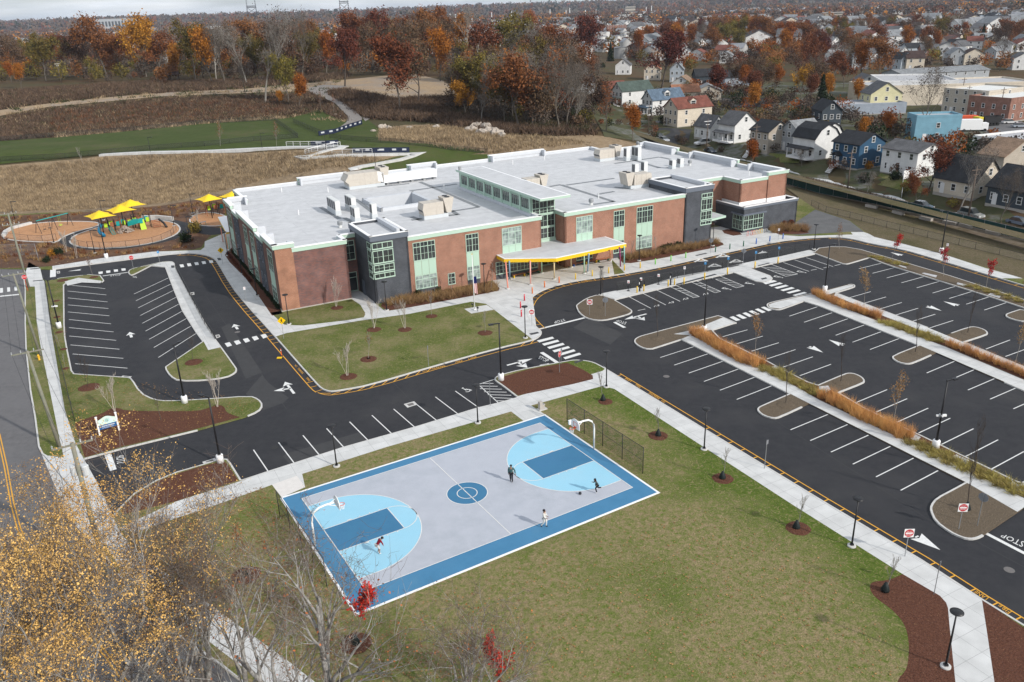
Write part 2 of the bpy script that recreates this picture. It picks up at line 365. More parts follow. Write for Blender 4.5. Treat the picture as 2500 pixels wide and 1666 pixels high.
sheet('sidewalk',k1b[1:]+N0([(1264,968),(1471,906),(1478,900),(1472,893),(1418,884)])[:4]+[k1c[i] for i in range(len(k1c)) if k1c[i][0] > G(1478,895)[0]]+k1d[1:5]+sw_e+sw_w[::-1]+N0([(1935.6,1233),(1500,950),(1471,942.6),(1296.7,990.3),(1331,1012.8),(1278,1028),(1248,1005),(1140,1035.7),(943,1092),(737.7,1157.4),(745,1190),(690,1214),(664,1184),(600,1207),(500,1243),(440,1262),(330,1300),(290,1290),(430,1225),(587.6,1175)]),Z1,concrete)
sheet('mulch_bed',N0([(1265,966),(1228,940),(1216,929),(1222,922),(1290,902),(1384,886),(1420,901),(1447,917),(1448,926),(1400,938)]),Z2,mulch)
sheet('mulch_bed',N0([(297,1258),(300,1238),(330,1208),(385,1175),(435,1156),(497,1137),(546,1126),(556,1134),(582,1173),(430,1224)]),Z1,mulch)
swk = smooth_line(N0([(2204,1402),(2170,1417),(2130,1420),(2123,1430),(2126,1445),(2140,1462),(2180,1490),(2210,1525),(2220,1570),(2217,1620),(2210,1640),(2190,1660),(2180,1740)]),2)
sheet('mulch_bed',swk+sw_w[::-1],Z1-.001,mulch)
sheet('mulch_bed',sw_e+N0([(2700,1900),(2700,1655),(2500,1533)]),Z1-.001,mulch)
# street pavement, verge, driveway apron
sheet('sidewalk',N0([(111,700),(118,760),(129,830),(146,930),(158,1000),(185,1090),(205,1122),(235,1175),(272,1258),(300,1310),(360,1370),(460,1435),(560,1512),(700,1612),(800,1690),(760,1760),(640,1666),(540,1590),(437,1510),(350,1440),(300,1400),(240,1300),(180,1200),(108,1112),(157,1118),(147,1080),(131,1000),(117,930),(100,850),(90,790),(85,700)]),.15,concrete)
sheet('driveway_apron',N0([(100,1105),(119,1117),(157,1123),(205,1121),(235,1175),(276,1260),(330,1350),(350,1440),(300,1410),(165,1262)],0),.022,concrete)
# S3: strip between the street and the west lot, sign lawn
s3s = N0([(57.4,674),(61.6,706),(61.6,791),(63.7,850.7),(74.4,953),(86,1019),(95,1090),(104,1108),(119,1117),(157,1122)])
s3e = N0([(205,1120),(297.5,1094.9),(482,1050),(595,1019)])+smooth_line(N0([(595,1019),(631,1004),(641,989),(630.8,975),(610,967),(505.8,974.4),(410.6,979.7),(375,976),(342,959.5),(321,925),(312,922)]),1)+N0([(180,913),(174,905),(163.6,855),(158,823),(156,791),(155,695.6),(163,689),(191,682.9),(230,687),(248.6,688.8),(252.9,685),(244.4,673),(216.7,670.5),(148.7,678.6),(114.7,686),(80,672)])
slab('lawn',s3s+s3e,KZ,lawn);kerb(s3s[:-1]);kerb(s3e[:-1])
sheet('sidewalk',N0([(70,640),(98,655),(105,684),(111,690),(118,760),(129,830),(146,930),(158,1000),(185,1084),(205,1122),(157,1122),(147,1080),(131,1000),(117,930),(100,850),(90,790),(85,700),(65,700),(60,674)]),Z1,concrete)
sheet('sidewalk',N0([(158,688),(191,678.5),(248,686),(245,692),(200,690),(165,698)]),Z1,concrete)
mb = smooth_line(N0([(183,1034),(215,1020),(250,1010),(268,998),(290,996),(305,1003),(400,1004),(480,1004),(505,998),(530,988),(548,992),(552,1008),(586,1019)]),2)
sheet('mulch_bed',mb+N0([(470,1050),(298,1091),(207,1117),(195,1080)]),Z1,mulch)
# S4: walk between the west lot and the west drive
s4 = smooth_line(N0([(525.5,829.5),(540,848.6),(573,895),(577.6,901.7),(574,910),(553,921),(500,928.3),(435.6,929.4),(416.5,918.7),(402.7,897.5),(410,892),(496,833.7)]),1)
s4b = N0([(480,812.5),(446,759),(425,708),(403.7,652),(372,649)])+smooth_line(N0([(367.6,649),(327,670),(318.7,672),(313,665),(318.7,657),(350.6,650),(393,640),(415,638),(424,641),(427,648.9),(428,656),(440,681)]),1)+N0([(500,789)])
slab('lawn',s4+s4b,KZ,lawn);kerb(s4+s4b+[s4[0]])
sheet('sidewalk',N0([(525.5,829.5),(540,848),(508.5,855),(497,834),(480,812.5),(446,759),(425,708),(403.7,652),(372,648),(352,652),(392,641),(415,639),(424,642),(427,650),(440,681),(500,789)]),Z1,concrete)
# S2: the school block
k2 = smooth_line(N0([(128,657.8),(250.7,641.4),(361,627.6),(425,619.5),(470,618),(500,622),(519,628),(530,638),(566,700),(602,744.5),(648.7,795.5),(680.6,831.6),(769.9,933),(786,948.8),(800,954),(812,955),(839,951),(900,940),(1048,896.7),(1216,849.5),(1300.5,830.4),(1315.8,821.4),(1322,812.5),(1318.7,806),(1306,795.5),(1289,776.4),(1282.6,757),(1285.8,744.5),(1295.4,727.5),(1314.5,712.6),(1348.5,698.8),(1403.7,685),(1500,672),(1602,654),(1697.6,633),(1818,606),(1899.5,589),(1960,582),(2010,578.5),(2051,579),(2085,584),(2127.5,595),(2201.9,608),(2291,634),(2500,696.7),(2700,756)]),1)
slab('lawn',k2+N0([(2700,640),(2330,575)])+[(45,215),(-160,222),(-160,215)]+N0([(-60,655)]),KZ,lawn);kerb(k2)
# pavement along the west drive: kerb line to its school side
i0 = min(range(len(k2)),key=lambda i: np.hypot(*(k2[i]-G(519,628)[:2])));i1 = min(range(len(k2)),key=lambda i: np.hypot(*(k2[i]-G(673,823)[:2])))
sheet('sidewalk',k2[i0:i1+1]+N0([(700,813.5),(686,791),(655,750),(634,727),(600,680),(560,640),(549,623),(556,616),(575,608),(570,560),(500,590),(499,604),(490,611),(372,615),(255,629.7),(127.5,650)])+[k2[0]]+k2[:i0],Z1,concrete)
sheet('sidewalk',N0([(673,819),(700,813.5),(880,783),(1000,766.5),(1140,739),(1150,737),(1186,742),(1206,756),(1301,830)])+[p for p in k2 if G(1316,822)[0]-.5 < p[0] < G(1500,672)[0] and p[1] > 98]+N0([(1500,672),(1490,620),(1420,625),(1360,640),(1290,660),(1218,676),(1202,682),(1205,690),(1220,704),(1217,710),(1190,716),(1000,751),(950,759),(936,757),(918,743),(900,722),(855,700),(845,720),(854,728),(876,757),(892,768),(888,775),(850,782),(740,795),(700,794),(685,789)]),Z1+.001,concrete)
sheet('sidewalk',[p for p in k2 if G(1500,672)[0] < p[0] < G(2520,700)[0] and p[1] > 90]+N0([(2500,680),(2406,655),(2291,617),(2202,594),(2135,578),(2118,570),(2108,567),(2077,567),(2082,573),(1950,577),(1905,574),(1875,562),(1872,540),(1700,560),(1727,570),(1740,587),(1765,594),(1767,598),(1750,604),(1600,634),(1540,643),(1520,642),(1508,630),(1490,630)]),Z1,concrete)
# beds beside the school
sheet('mulch_bed',N0([(549,623),(560,640),(600,680),(634,727),(664,771),(690,766),(640,690),(572,600),(556,614)]),Z2,mulch)
sheet('mulch_bed',N0([(930,748),(945,759),(1000,751),(1190,716),(1217,710),(1220,704),(1200,688),(1100,690),(1000,720),(935,736)]),Z3,mulch)
sheet('mulch_bed',N0([(1510,631),(1522,642),(1541,643),(1640,626),(1750,604),(1766,598),(1764,593),(1735,585),(1660,590),(1530,622)]),Z3,mulch)
sheet('mulch_bed',N0([(1763,563),(1768,570),(1790,576),(1812,573),(1800,562),(1775,560)]),Z2,mulch)
sheet('mulch_bed',N0([(1872,558),(1900,572),(1950,572),(1975,569),(1960,556),(1930,545)]),Z3,mulch)
sheet('lawn_patch',smooth_line(N0([(694,793),(660,764),(855,728),(880,745),(892,765),(885,773),(730,794)]),0),Z2,lawn)
sheet('asphalt_path',N0([(1990,512),(2075,540),(2110,567),(2077,566),(1950,574),(1905,570),(1940,545)]),Z2,mat('worn_asphalt',(.1,.1,.1),(.13,.13,.13),.4,.9,c3=(.085,.085,.088),sc3=.1))
fl = N0([(1133.7,754.6),(1188,745),(1206,756.5),(1150.6,766)]);sheet('sidewalk',fl,Z2,concrete)
# north planting by the playground and its asphalt path
sheet('mulch_bed',N0([(-60,655),(60,655),(127.5,650),(255,629.7),(372,614.9),(474,609.6),(492,604),(500,590),(545,545),(560,460),(400,500),(250,516),(60,525),(-60,535)]),Z1,mat('bed_leaf_litter',(.06,.026,.017),(.12,.065,.035),3,.95,1,5,c3=(.15,.07,.035),sc3=.25,f3=(.45,.6),speck=(.34,.25,.13),speck_sc=.9))
path_as = smooth_line(N0([(160,563),(140,585),(150,597),(180,608),(240,612),(330,606),(420,588),(450,573),(470,565),(505,575),(545,572),(558,560),(520,555),(470,548),(440,540),(400,532),(362,538),(440,550),(435,566),(400,585),(330,600),(240,605),(185,598),(172,586),(180,575),(215,560)]),1)
sheet('asphalt_path',path_as,Z2,asphalt)
# S5 islands
def island(name,pts,m,it=1,close=True):
 q = smooth_line(pts,it) if it else pts;q = q if np.hypot(*(q[0]-q[-1])) > .01 else q[:-1]
 slab(name,q,KZ,m);kerb(q+[q[0]]);return q
island('traffic_island',N0([(1500,731.7),(1463,719),(1433.5,727.5),(1408,744.5),(1408,750),(1414.4,763.6),(1431.4,776.4),(1454.7,781.7),(1476,781.7),(1500,776.4),(1531.9,767.9),(1541,763),(1542.5,759),(1538,755),(1500,732.8)]),mulch_grey,1)
I1 = N0([(1463,718),(1500,710.5),(1573,399.9+300),(1654,675),(1763.5,655.5),(1800,646),(1850,635.5),(1906,626),(1975,610.5),(1986,614),(1988.7,620),(1831.5,655.5),(1879,673),(1885,679),(1883,683),(1876,686),(1861,688),(1846,686.5),(1791,664.8),(1636,698.8),(1500,731.7),(1490,727)])
slab('sidewalk',I1,Z1,concrete);kerb([I1[i] for i in range(8,len(I1))])
I2 = N0([(1986.6,617),(2000,606),(2030,602.5),(2063.7,603),(2102,609.6),(2148.8,623.4),(2178.5,631.9),(2318.7,673.3),(2500,731.7),(2700,796),(2700,812),(2500,750.9),(2414,723),(2295.4,686),(2184.9,652),(2157,642.5),(2123,628.7),(2072,643.6),(2066,644.5),(2057.4,643.6),(2000,622.3)])
island('planter_strip',I2,mulch_grey,0)
island('traffic_island',N0([(2700,812),(2500,753),(2462,765),(2456,769),(2459,774.3),(2488.7,783.8),(2510,784),(2600,800)]),mulch_grey,1)
I3 = smooth_line(N0([(1663.6,828.4),(1597.7,849.7),(1590,851.5),(1575,851),(1559.5,844.4),(1550,835.9),(1550,830),(1556,824.5),(1570,818.9),(1752.9,771)]),1)+N0([(1763.5,774),(1796.4,788),(1786.9,790.2),(1738,806),(1757,826.3),(1814.5,854),(1831.5,862.4),(1876,883.7),(1897.4,895.4),(1971.7,933),(1998,941)])+smooth_line(N0([(2004,938),(2063.7,912.7),(2075,911),(2088,913),(2104,921),(2110.5,929.7),(2106,935),(2045.7,958.4)]),1)+N0([(2108.4,995.6),(2225,1053),(2252.9,1065.7),(2340,1108),(2369.7,1122),(2467.5,1168.8),(2486.6,1182.6),(2640,1120),(2700,1330)])+N0([(2500,1239.3),(2403.7,1304)])+smooth_line(N0([(2403.7,1304),(2386.7,1312.6),(2369.7,1315.8),(2348.5,1311.6),(2318.7,1297.7),(2284.7,1272),(2273,1246.7),(2274,1234),(2286.9,1217),(2327,1196),(2359,1178.4)]),1)+N0([(1975,985)])+smooth_line(N0([(1975,985),(1903.7,1018),(1888.9,1021),(1865.5,1014.7),(1851.7,1004),(1850.6,996.7),(1860,991),(1929.3,961.6)]),1)
island('planter_strip',I3,mulch_grey,0)
sheet('sidewalk',N0([(1684.9,818.9),(1645,816),(1690,806),(1765,775.5),(1793,788),(1738,805),(1700,812),(1861,897.5),(2000,977),(2223,1082.7),(2500,1216.6),(2700,1315),(2700,1365),(2500,1239),(2484,1250),(2359,1178),(1975,985),(1929,961.6),(1806,900),(1663.6,828)]),Z1,concrete)
I4 = smooth_line(N0([(1962,735),(1910,754),(1899.5,756),(1882.5,754),(1874,748.7),(1873,743),(1878,740),(1893,736)]),1)+N0([(2000,712.6),(2066,695.5)])+smooth_line(N0([(2066,695.5),(2082.9,694),(2088,698.8),(2080,702.5),(2040,714.7)]),1)+N0([(2265.6,799.7),(2308,818.9)])+smooth_line(N0([(2308,818.9),(2365.5,798.7),(2382.5,798),(2403.7,805),(2411,812.5),(2408,817),(2352.7,834.8)]),1)+N0([(2500,895.4),(2700,985),(2700,1045),(2500,953),(2452.6,933),(2286.9,860.3)])+smooth_line(N0([(2286.9,860.3),(2229.5,885.8),(2214.6,888.4),(2195.5,884.7),(2180.6,876),(2180,868.8),(2244.4,843.3)]),1)+N0([(2000,746.6)])
island('planter_strip',I4,mulch_grey,0)
sheet('sidewalk',N0([(1962,735),(1905,753.5),(1880,751),(1876,744),(1893,738),(2000,714.5),(2066,697),(2084,696),(2082,700),(2040,713.5),(2000,728),(2148.7,787),(2308,847),(2500,928),(2700,1012),(2700,1044),(2500,953),(2244,843),(2000,746.6)]),Z1,concrete)
sheet('sidewalk',N0([(2040,715.5),(2265.6,800.5),(2500,896.5),(2700,987),(2700,1000),(2500,907),(2302,828),(2160,773),(2036,722)]),Z1,concrete)
# beds inside the dividers
sheet('mulch_bed',N0([(1686,819),(1740,812),(1757,828),(1831,864),(1898,897),(1998,943),(2040,960),(2225,1055),(2340,1110),(2486,1185),(2700,1250),(2700,1312),(2500,1214),(2223,1080),(2000,975),(1861,895)]),Z2,mulch)
sheet('mulch_bed',N0([(2002,728),(2034,723),(2160,774),(2302,829),(2500,908),(2700,1001),(2700,1009),(2500,926),(2308,845),(2148.7,785)]),Z2,mulch)
stone = mat('white_stones',(.6,.6,.6),(.3,.3,.31),3.2,.8,1.0,3.5)
for q in ([(1880,898),(1893,893),(1915,903),(1918,912),(1905,916),(1888,908)],[(2000,944),(2022,942),(2028,952),(2012,962),(1998,960)],[(2221,1060),(2228,1057),(2248,1068),(2240,1078),(2225,1072)],[(2318,1118),(2335,1110),(2366,1124),(2360,1134),(2325,1126)],[(2455,1180),(2475,1172),(2500,1180),(2510,1200),(2480,1198)]): sheet('stone_patch',N0(q),Z3,stone)
for q in ([(2178,645),(2196,650),(2214,656),(2212,652),(2190,646)],[(2250,668),(2285,678),(2288,673),(2256,666)],[(2335,694),(2365,702),(2366,697),(2338,690)],[(2412,720),(2440,728),(2444,722),(2418,716)]): sheet('stone_patch',N0(q),Z2,stone)
sheet('dry_grass_foot',N0([(-60,534),(0,526),(110,520),(230,517),(400,502),(560,474)])+[(-46,178),(-28,192),(0,204),(45,222),(45,226),(-20,226),(-160,226)],Z3,dryslope)
# beyond the school: field, slope, tracks, brush ground
def D0(ox,oy,l,s=4.706): return [TT(ox,oy,x,y,s)[:2] for x,y in l]
drape('dry_grass_slope',[GT(-60,540)[:2],GT(0,525)[:2],GT(230,518)[:2],GT(400,505)[:2],GT(560,470)[:2],(-50,175),(-20,195),(22,214),(62,236),(60,250)]+[GT(*q)[:2] for q in [(1440,330),(1330,335),(1240,330),(1150,322),(1060,306),(990,306),(925,315),(925,345),(1000,350),(1080,364),(990,374),(900,382),(870,370),(700,369),(500,374),(245,382),(212,387),(120,395),(0,405),(-60,410)]],.06,dryslope)
drape('grass_field',[GT(*q)[:2] for q in [(-60,350),(0,346),(130,338),(300,323),(500,303),(700,290),(790,270),(815,288),(900,295),(925,315),(925,345),(1000,350),(1190,372),(1100,388),(1010,398),(990,403),(930,405),(880,411),(870,408),(1000,376),(900,366),(700,362),(500,369),(250,379),(180,385),(0,402),(-60,408)]],.14,field)
drape('lawn_behind_school',[GT(*q)[:2] for q in [(880,411),(1010,378),(1100,380),(1190,378),(1200,396)]]+[(-28,190)],.12,field)
drape('pale_track',[GT(*q)[:2] for q in [(-60,288),(0,270),(100,256),(250,240),(400,227),(600,218),(760,203),(850,195),(900,190),(1000,180),(1100,205),(1150,226),(1100,244),(1000,250),(930,240),(870,220),(770,222),(680,225),(560,230),(400,236),(250,250),(120,262),(60,272),(0,284),(-60,296)]],.12,track)
drape('gravel_track',[GT(*q)[:2] for q in [(755,215),(790,208),(850,212),(815,220),(800,232),(830,248),(865,268),(885,290),(880,300),(850,306),(830,312),(846,300),(850,285),(820,255),(780,235),(757,228)]],.2,gravel)
drape('gravel_track',[GT(*q)[:2] for q in [(886,290),(900,280),(920,262),(945,240),(952,244),(930,268),(905,290),(892,298)]],.2,gravel)
# street beyond the school's east fence, verge track, pavement
def ln(pts): return [np.array(p) for p in pts]
EAST = ln([(112,92),(99.5,126),(87.6,159),(75.5,192.3),(57.6,243.5),(47.9,282),(34,330),(20,400)])
def flat_strip(name,pts,o0,o1,z,m):
 A = offs(pts,o0);B = offs(pts,o1);b = MB()
 for i in range(len(A)-1): b.quad((A[i][0],A[i][1],z),(A[i+1][0],A[i+1][1],z),(B[i+1][0],B[i+1][1],z),(B[i][0],B[i][1],z))
 return struct(b.build(name,m))
flat_strip('street',EAST,-.2,7.0,.03,asphalt_old)
struct(strip(MB(),EAST,1.6,-.1,.18,-1.2).build('sidewalk',concrete))
flat_strip('verge',EAST,-8,-2.0,.08,verge_l)
flat_strip('driveway_verge',EAST,7.2,10.5,2.0,verge_l)
drape('river',[GT(*q)[:2] for q in ((2330,57),(2500,61),(2560,74),(2440,70),(2400,65))],.3,mat('river_water',(.3,.34,.38),rough=.12,spec=.6),15)
sheet('verge_grass',N0([(1905,450),(2700,640),(2700,740),(2500,681),(2291,618),(2202,595),(2135,579),(2112,566),(2077,540),(1992,512)]),Z1+.002,verge_l)
sheet('gravel_verge',N0([(1905,455),(1960,462),(2050,486),(2200,520),(2330,560),(2500,612),(2700,670),(2700,570),(2500,545),(2300,500),(2100,465),(1950,430)],0),KZ+.012,mat('trodden_verge',(.16,.12,.085),(.22,.18,.14),.5,.95,.5,3,c3=(.09,.075,.035),sc3=.12,f3=(.45,.6),spec=.1))
flat_strip('street',[GT(2290,232)[:2],GT(2360,262)[:2],GT(2430,300)[:2],GT(2500,335)[:2],GT(2620,400)[:2]],-8,8,2.32,asphalt_old)
sheet('old_parking_lot',[p[:2] for p in [GT(2150,205),(GT(2310,205)),GT(2330,262),GT(2250,262)]],2.26,asphalt_old)
patch_m = mat('asphalt_patch',(.05,.05,.052),(.042,.042,.044),1.2,.9)
for q in ([(600,962),(640,915),(655,935),(705,972),(690,985),(640,1003)],[(1455,783),(1520,815),(1490,842),(1400,800),(1430,780)],[(540,800),(600,925),(640,910),(560,790)],[(700,1108),(690,1115),(715,1140),(900,1075),(880,1055)]): sheet('asphalt_patch',[G(*v)[:2] for v in q],.009,patch_m)
drape('garden_ground',[GT(*v)[:2] for v in [(1475,335),(1560,345),(1700,375),(1900,430),(2100,482),(2300,530),(2600,605),(2600,380),(2330,250),(2150,205),(1960,200),(1560,215),(1440,260)]],.07,mat('garden_ground',(.085,.075,.045),(.06,.07,.03),.5,.95,.6,3,c3=(.17,.165,.16),sc3=.055,f3=(.52,.56),spec=.1),6.0)
for p_,q_ in (((1446,781),(1560,845)),((500,720),(700,1000)),((955,930),(1010,985)),((1330,815),(1500,905)),((1850,1000),(2300,1290)),((2370,1315),(2500,1385)),((560,1000),(700,960))): struct(strip(MB(),[G(*p_)[:2],G(*q_)[:2]],.07,.011).build('asphalt_seam',patch_m))
gstreet = [GT(*q)[:2] for q in ((1395,300),(1440,285),(1520,292),(1640,300),(1760,305))]
flat_strip('side_street',gstreet,-2.5,2.5,2.4,asphalt_old)
for i,q in enumerate(([(1590,350),(1680,350),(1690,318),(1600,315)],[(1860,395),(1950,400),(1960,385),(1880,375)],[(2130,450),(2260,480),(2250,455),(2150,425)],[(1700,262),(1900,262),(1900,240),(1720,240)],[(2000,262),(2130,270),(2120,250),(2010,245)],[(1980,360),(2100,365),(2090,345),(1990,340)])): drape('garden_lawn' if i % 3 else 'driveway',[GT(*v)[:2] for v in q],.16,lawn if i % 3 else patch_m,5.0)
# school building (a runs along the front, b runs back)
BO = np.array([-33.44,114.77]);cB,sB = math.cos(BA),math.sin(BA)
def B(a,b,z=0.0): return (BO[0]+cB*a-sB*b,BO[1]+sB*a+cB*b,z)
school = thing('school_building','large two-storey brick school with flat pale roofs, mint windows and two dark corner towers','school',(0,0,0))
red1 = brick('red_brick',(.335,.135,.085),(.25,.092,.06),(.34,.25,.19),dirt=.15)
orange1 = brick('orange_brick',(.38,.17,.10),(.31,.125,.075),(.33,.22,.16))
purple1 = brick('mixed_dark_brick',(.15,.085,.08),(.26,.105,.08),(.14,.12,.12),w=.4,h=.09)
brown1 = brick('brown_brick',(.19,.095,.075),(.16,.08,.065),(.17,.12,.1))
dark1 = brick('charcoal_brick',(.075,.082,.095),(.10,.107,.122),(.06,.065,.075))
mint = mat('mint_metal',(.42,.56,.465),rough=.5);mint_d = mat('mint_panel',(.4,.55,.45),rough=.5)
roofm = brick('roof_membrane',(.5,.505,.515),(.53,.535,.545),(.44,.445,.46),12,3.0,.06,-BA,uv=False,rough=.75,dirt=.1,bump=0)
coping = mat('white_coping',(.8,.8,.8),rough=.5);parap = mat('parapet_lining',(.55,.57,.6),(.5,.52,.55),.6,.7)
slate = mat('slate_metal',(.13,.15,.185),rough=.5)
base_c = mat('base_course',(.42,.39,.35),(.36,.33,.3),3,.9)
def wall(a0,b0,a1,b1,z0,z1,m,name='brick_wall',th=.35):        # outer face on the right-hand side of (a0,b0)->(a1,b1)
 d = np.array([a1-a0,b1-b0]);L_ = np.linalg.norm(d);d /= L_;n = np.array([d[1],-d[0]])
 q = [(a0,b0),(a1,b1),(a1-n[0]*th,b1-n[1]*th),(a0-n[0]*th,b0-n[1]*th)]
 return MB().prism([B(*p)[:2] for p in q],z0,z1).build(name,m,school)
def band(segs,z0,z1,out,th,m,name):
 for a0,b0,a1,b1 in segs:
  d = np.array([a1-a0,b1-b0]);L_ = np.linalg.norm(d);d = d/L_;n = np.array([d[1],-d[0]])
  s = np.array([a0,b0])+n*out-d*out*.98;e = np.array([a1,b1])+n*out+d*out*.98
  b = MB();b.prism([B(*p)[:2] for p in (s,e,e-n*th,s-n*th)],z0,z1);b.build(name,m,school)
def deck(pts,z,m=None,name='roof'):
 b = MB();q = [B(*p,z) for p in pts];n = len(q);ar = sum(q[i][0]*q[(i+1) % n][1]-q[(i+1) % n][0]*q[i][1] for i in range(n))
 b.poly(q if ar > 0 else q[::-1]);return b.build(name,m or roofm,school)
ZT,ZR,ZD = 9.35,10.1,8.75
W = dict(orange=(0,0,2.6,0),)
wall(0,-.12,2.6,-.12,0,ZR,orange1);wall(2.6,0,10.5,0,0,ZT,purple1);wall(10.5,0,10.5,3.2,0,ZT,purple1);wall(10.85,3.2,12.9,3.2,0,ZT,purple1)
wall(18.6,-3.8,41.6,-3.8,.0,ZT,red1);wall(41.6,-3.8,41.6,-1.2,0,ZT,red1)
wall(45.8,-1.2,45.8,-4.2,0,ZT,red1);wall(45.8,-4.2,70.4,-4.2,0,ZT,red1)
wall(76.5,3.9,86.1,3.9,0,ZT,red1);wall(86.1,3.9,86.1,-.9,4.2,ZT,red1);wall(86.1,-.9,92.8,-.9,4.2,ZT,red1);wall(92.8,-1.1,97.5,-1.1,0,ZR,red1)
wall(97.5,-1.1,97.5,44.1,0,ZT,red1);wall(97.5,44.1,86,44.1,0,ZT,red1);wall(86,44.1,86,50,0,ZT,red1);wall(86,50,3.7,50,0,ZT,red1);wall(3.7,50,3.7,38.3,0,ZT,brown1);wall(3.7,38.3,0,38.3,0,ZR,brown1)
for b0,b1,m,z in ((38.3,31.8,brown1,ZR),(31.8,26.2,brown1,ZT),(26.2,12.8,brown1,ZR),(12.8,7.6,brown1,ZT),(7.6,0,brown1,ZR)): wall(0,b0,0,b1,0,z,m)
# parapet copings, cornices
low = [(2.6,0,10.5,0),(10.5,0,10.5,3.2),(10.5,3.2,12.9,3.2),(18.6,-3.8,41.6,-3.8),(41.6,-3.8,41.6,-1.2),(45.8,-1.2,45.8,-4.2),(45.8,-4.2,70.4,-4.2),(76.5,3.9,86.1,3.9),(86.1,3.9,86.1,-.9),(86.1,-.9,92.8,-.9),(97.5,8,97.5,12.6),(97.5,26.2,97.5,32),(3.7,50,3.7,38.3),(0,31.8,0,26.2),(0,12.8,0,7.6),(16.5,50,3.7,50),(40,50,26.2,50),(59.3,50,46,50),(86,50,72.8,50),(97.5,44.1,86,44.1),(86,44.1,86,50)]
high = [(0,0,2.6,0),(0,7.6,0,0),(0,26.2,0,12.8),(0,38.3,0,31.8),(3.7,38.3,0,38.3),(92.8,-1,97.5,-1),(97.5,-1,97.5,8),(97.5,12.6,97.5,26.2),(97.5,32,97.5,44.1),(26.2,50,16.5,50),(46,50,40,50),(72.8,50,59.3,50)]
band([(a,b-.12,c,d-.12) if (b == d == 0 and c < 3) else (a,b,c,d) for a,b,c,d in low],ZT-.62,ZT-.05,.14,.5,mint,'cornice');band(low,ZT-.05,ZT+.05,.2,.62,coping,'coping')
band(high,ZR-.62,ZR-.05,.26,.5,mint,'cornice');band(high,ZR-.05,ZR+.06,.32,.85,coping,'coping')
for a0,b0,a1,b1 in high:                                            # raised parapets and their returns
 d = np.array([a1-a0,b1-b0]);d = d/np.linalg.norm(d);n = np.array([d[1],-d[0]]);s = np.array([a0,b0]);e = np.array([a1,b1])
 b = MB();b.prism([B(*p)[:2] for p in (s-n*.02,e-n*.02,e-n*.5,s-n*.5)],ZT,ZR-.06)
 for q in (s,e-d*.35): b.prism([B(*p)[:2] for p in (q-n*.5,q+d*.35-n*.5,q+d*.35-n*1.7,q-n*1.7)],ZD+.01,ZR-.02)
 b.build('parapet',parap,school)
[deck(q,ZD) for q in ([(.5,.2),(10.2,.3),(10.2,17),(.5,17)],[(10.2,3.5),(18.9,3.5),(18.9,17),(10.2,17)],[(18.9,-3.5),(41.3,-3.5),(41.3,17),(18.9,17)],[(.5,17),(22.3,17),(22.3,26.3),(.5,26.3)],[(31.5,17),(41.3,17),(41.3,26.3),(31.5,26.3)],[(.5,26.3),(41.3,26.3),(41.3,38),(.5,38)],[(4,38),(41.3,38),(41.3,49.7),(4,49.7)],[(41.3,3.5),(46.1,3.5),(46.1,49.7),(41.3,49.7)],[(46.1,-3.9),(70.6,-3.9),(70.6,49.7),(46.1,49.7)],[(70.6,4.2),(85.7,4.2),(85.7,49.7),(70.6,49.7)],[(85.7,4.2),(86.4,4.2),(86.4,-.6),(97.2,-.6),(97.2,43.8),(85.7,43.8)])]
band([(a,b,c,d) for a,b,c,d in low+high],ZD,ZT-.05,-.33,.06,parap,'parapet')
# courtyard light well in the roof
wl = [(22.3,17),(31.5,17),(31.5,26.3),(22.3,26.3)]
b = MB()
for i in range(4):
 p,q = wl[i],wl[(i+1) % 4];d = np.array(q)-np.array(p);L_ = np.linalg.norm(d);d /= L_;n = np.array([d[1],-d[0]])
 s = np.array(p)-d*.35;e = np.array(q)+d*.35
 b.prism([B(*r)[:2] for r in (s,e,e+n*.35,s+n*.35)],ZD+.005,ZD+.62)
b.build('well_curb',parap,school)
for i in range(4): wall(*wl[(i+1) % 4],*wl[i],4.6,ZD+.6,parap,'well_wall',-.3)
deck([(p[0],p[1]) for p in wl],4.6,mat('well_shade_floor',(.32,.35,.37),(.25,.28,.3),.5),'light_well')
# dark brick towers
def tower(a0,a1,b0,b1,zt,win_front,win_side,side):
 for q in ((a0,b0,a1,b0),(a1,b0,a1,b1),(a1,b1,a0,b1),(a0,b1,a0,b0)): wall(*q,0,zt,dark1)
 seg = [(a0,b0,a1,b0),(a1,b0,a1,b1),(a1,b1,a0,b1),(a0,b1,a0,b0)]
 band(seg,zt-.75,zt+.02,.12,.45,slate,'fascia');band(seg,zt+.02,zt+.1,.18,.5,coping,'coping')
 deck([(a0+.3,b0+.3),(a1-.3,b0+.3),(a1-.3,b1-.3),(a0+.3,b1-.3)],zt-.35)
 band([(a1-.75,b0+1,a1-.75,b1)],zt-.3,zt+.35,0,.5,parap,'parapet')
tower(12.9,18.6,-4.4,5.5,10.35,0,0,0);tower(70.4,76.5,-4.4,6.2,10.3,0,0,0)
# low dark wing with its corner windows
for q in ((84.7,-3.7,98.2,-3.7),(98.2,-3.7,98.2,1.6),(84.7,3.9,84.7,-3.7)): wall(*q,0,4.9,dark1)
band([(84.7,-3.7,98.2,-3.7),(98.2,-3.7,98.2,1.6),(84.7,3.9,84.7,-3.7)],4.5,4.92,.1,.45,slate,'fascia')
band([(84.7,-3.7,98.2,-3.7),(98.2,-3.7,98.2,1.6),(84.7,3.9,84.7,-3.7)],4.92,5.0,.15,.5,coping,'coping')
deck([(85,-3.4),(97.9,-3.4),(97.9,1.5),(97.5,1.5),(97.5,-1.1),(92.8,-1.1),(92.8,-.9),(86.1,-.9),(86.1,3.8),(85,3.8)],4.45)
band([(86.1,3.9,86.1,-.9),(86.1,-.9,92.8,-.9),(92.8,-1.1,97.5,-1.1)],4.46,5.15,.05,.08,coping,'flashing')
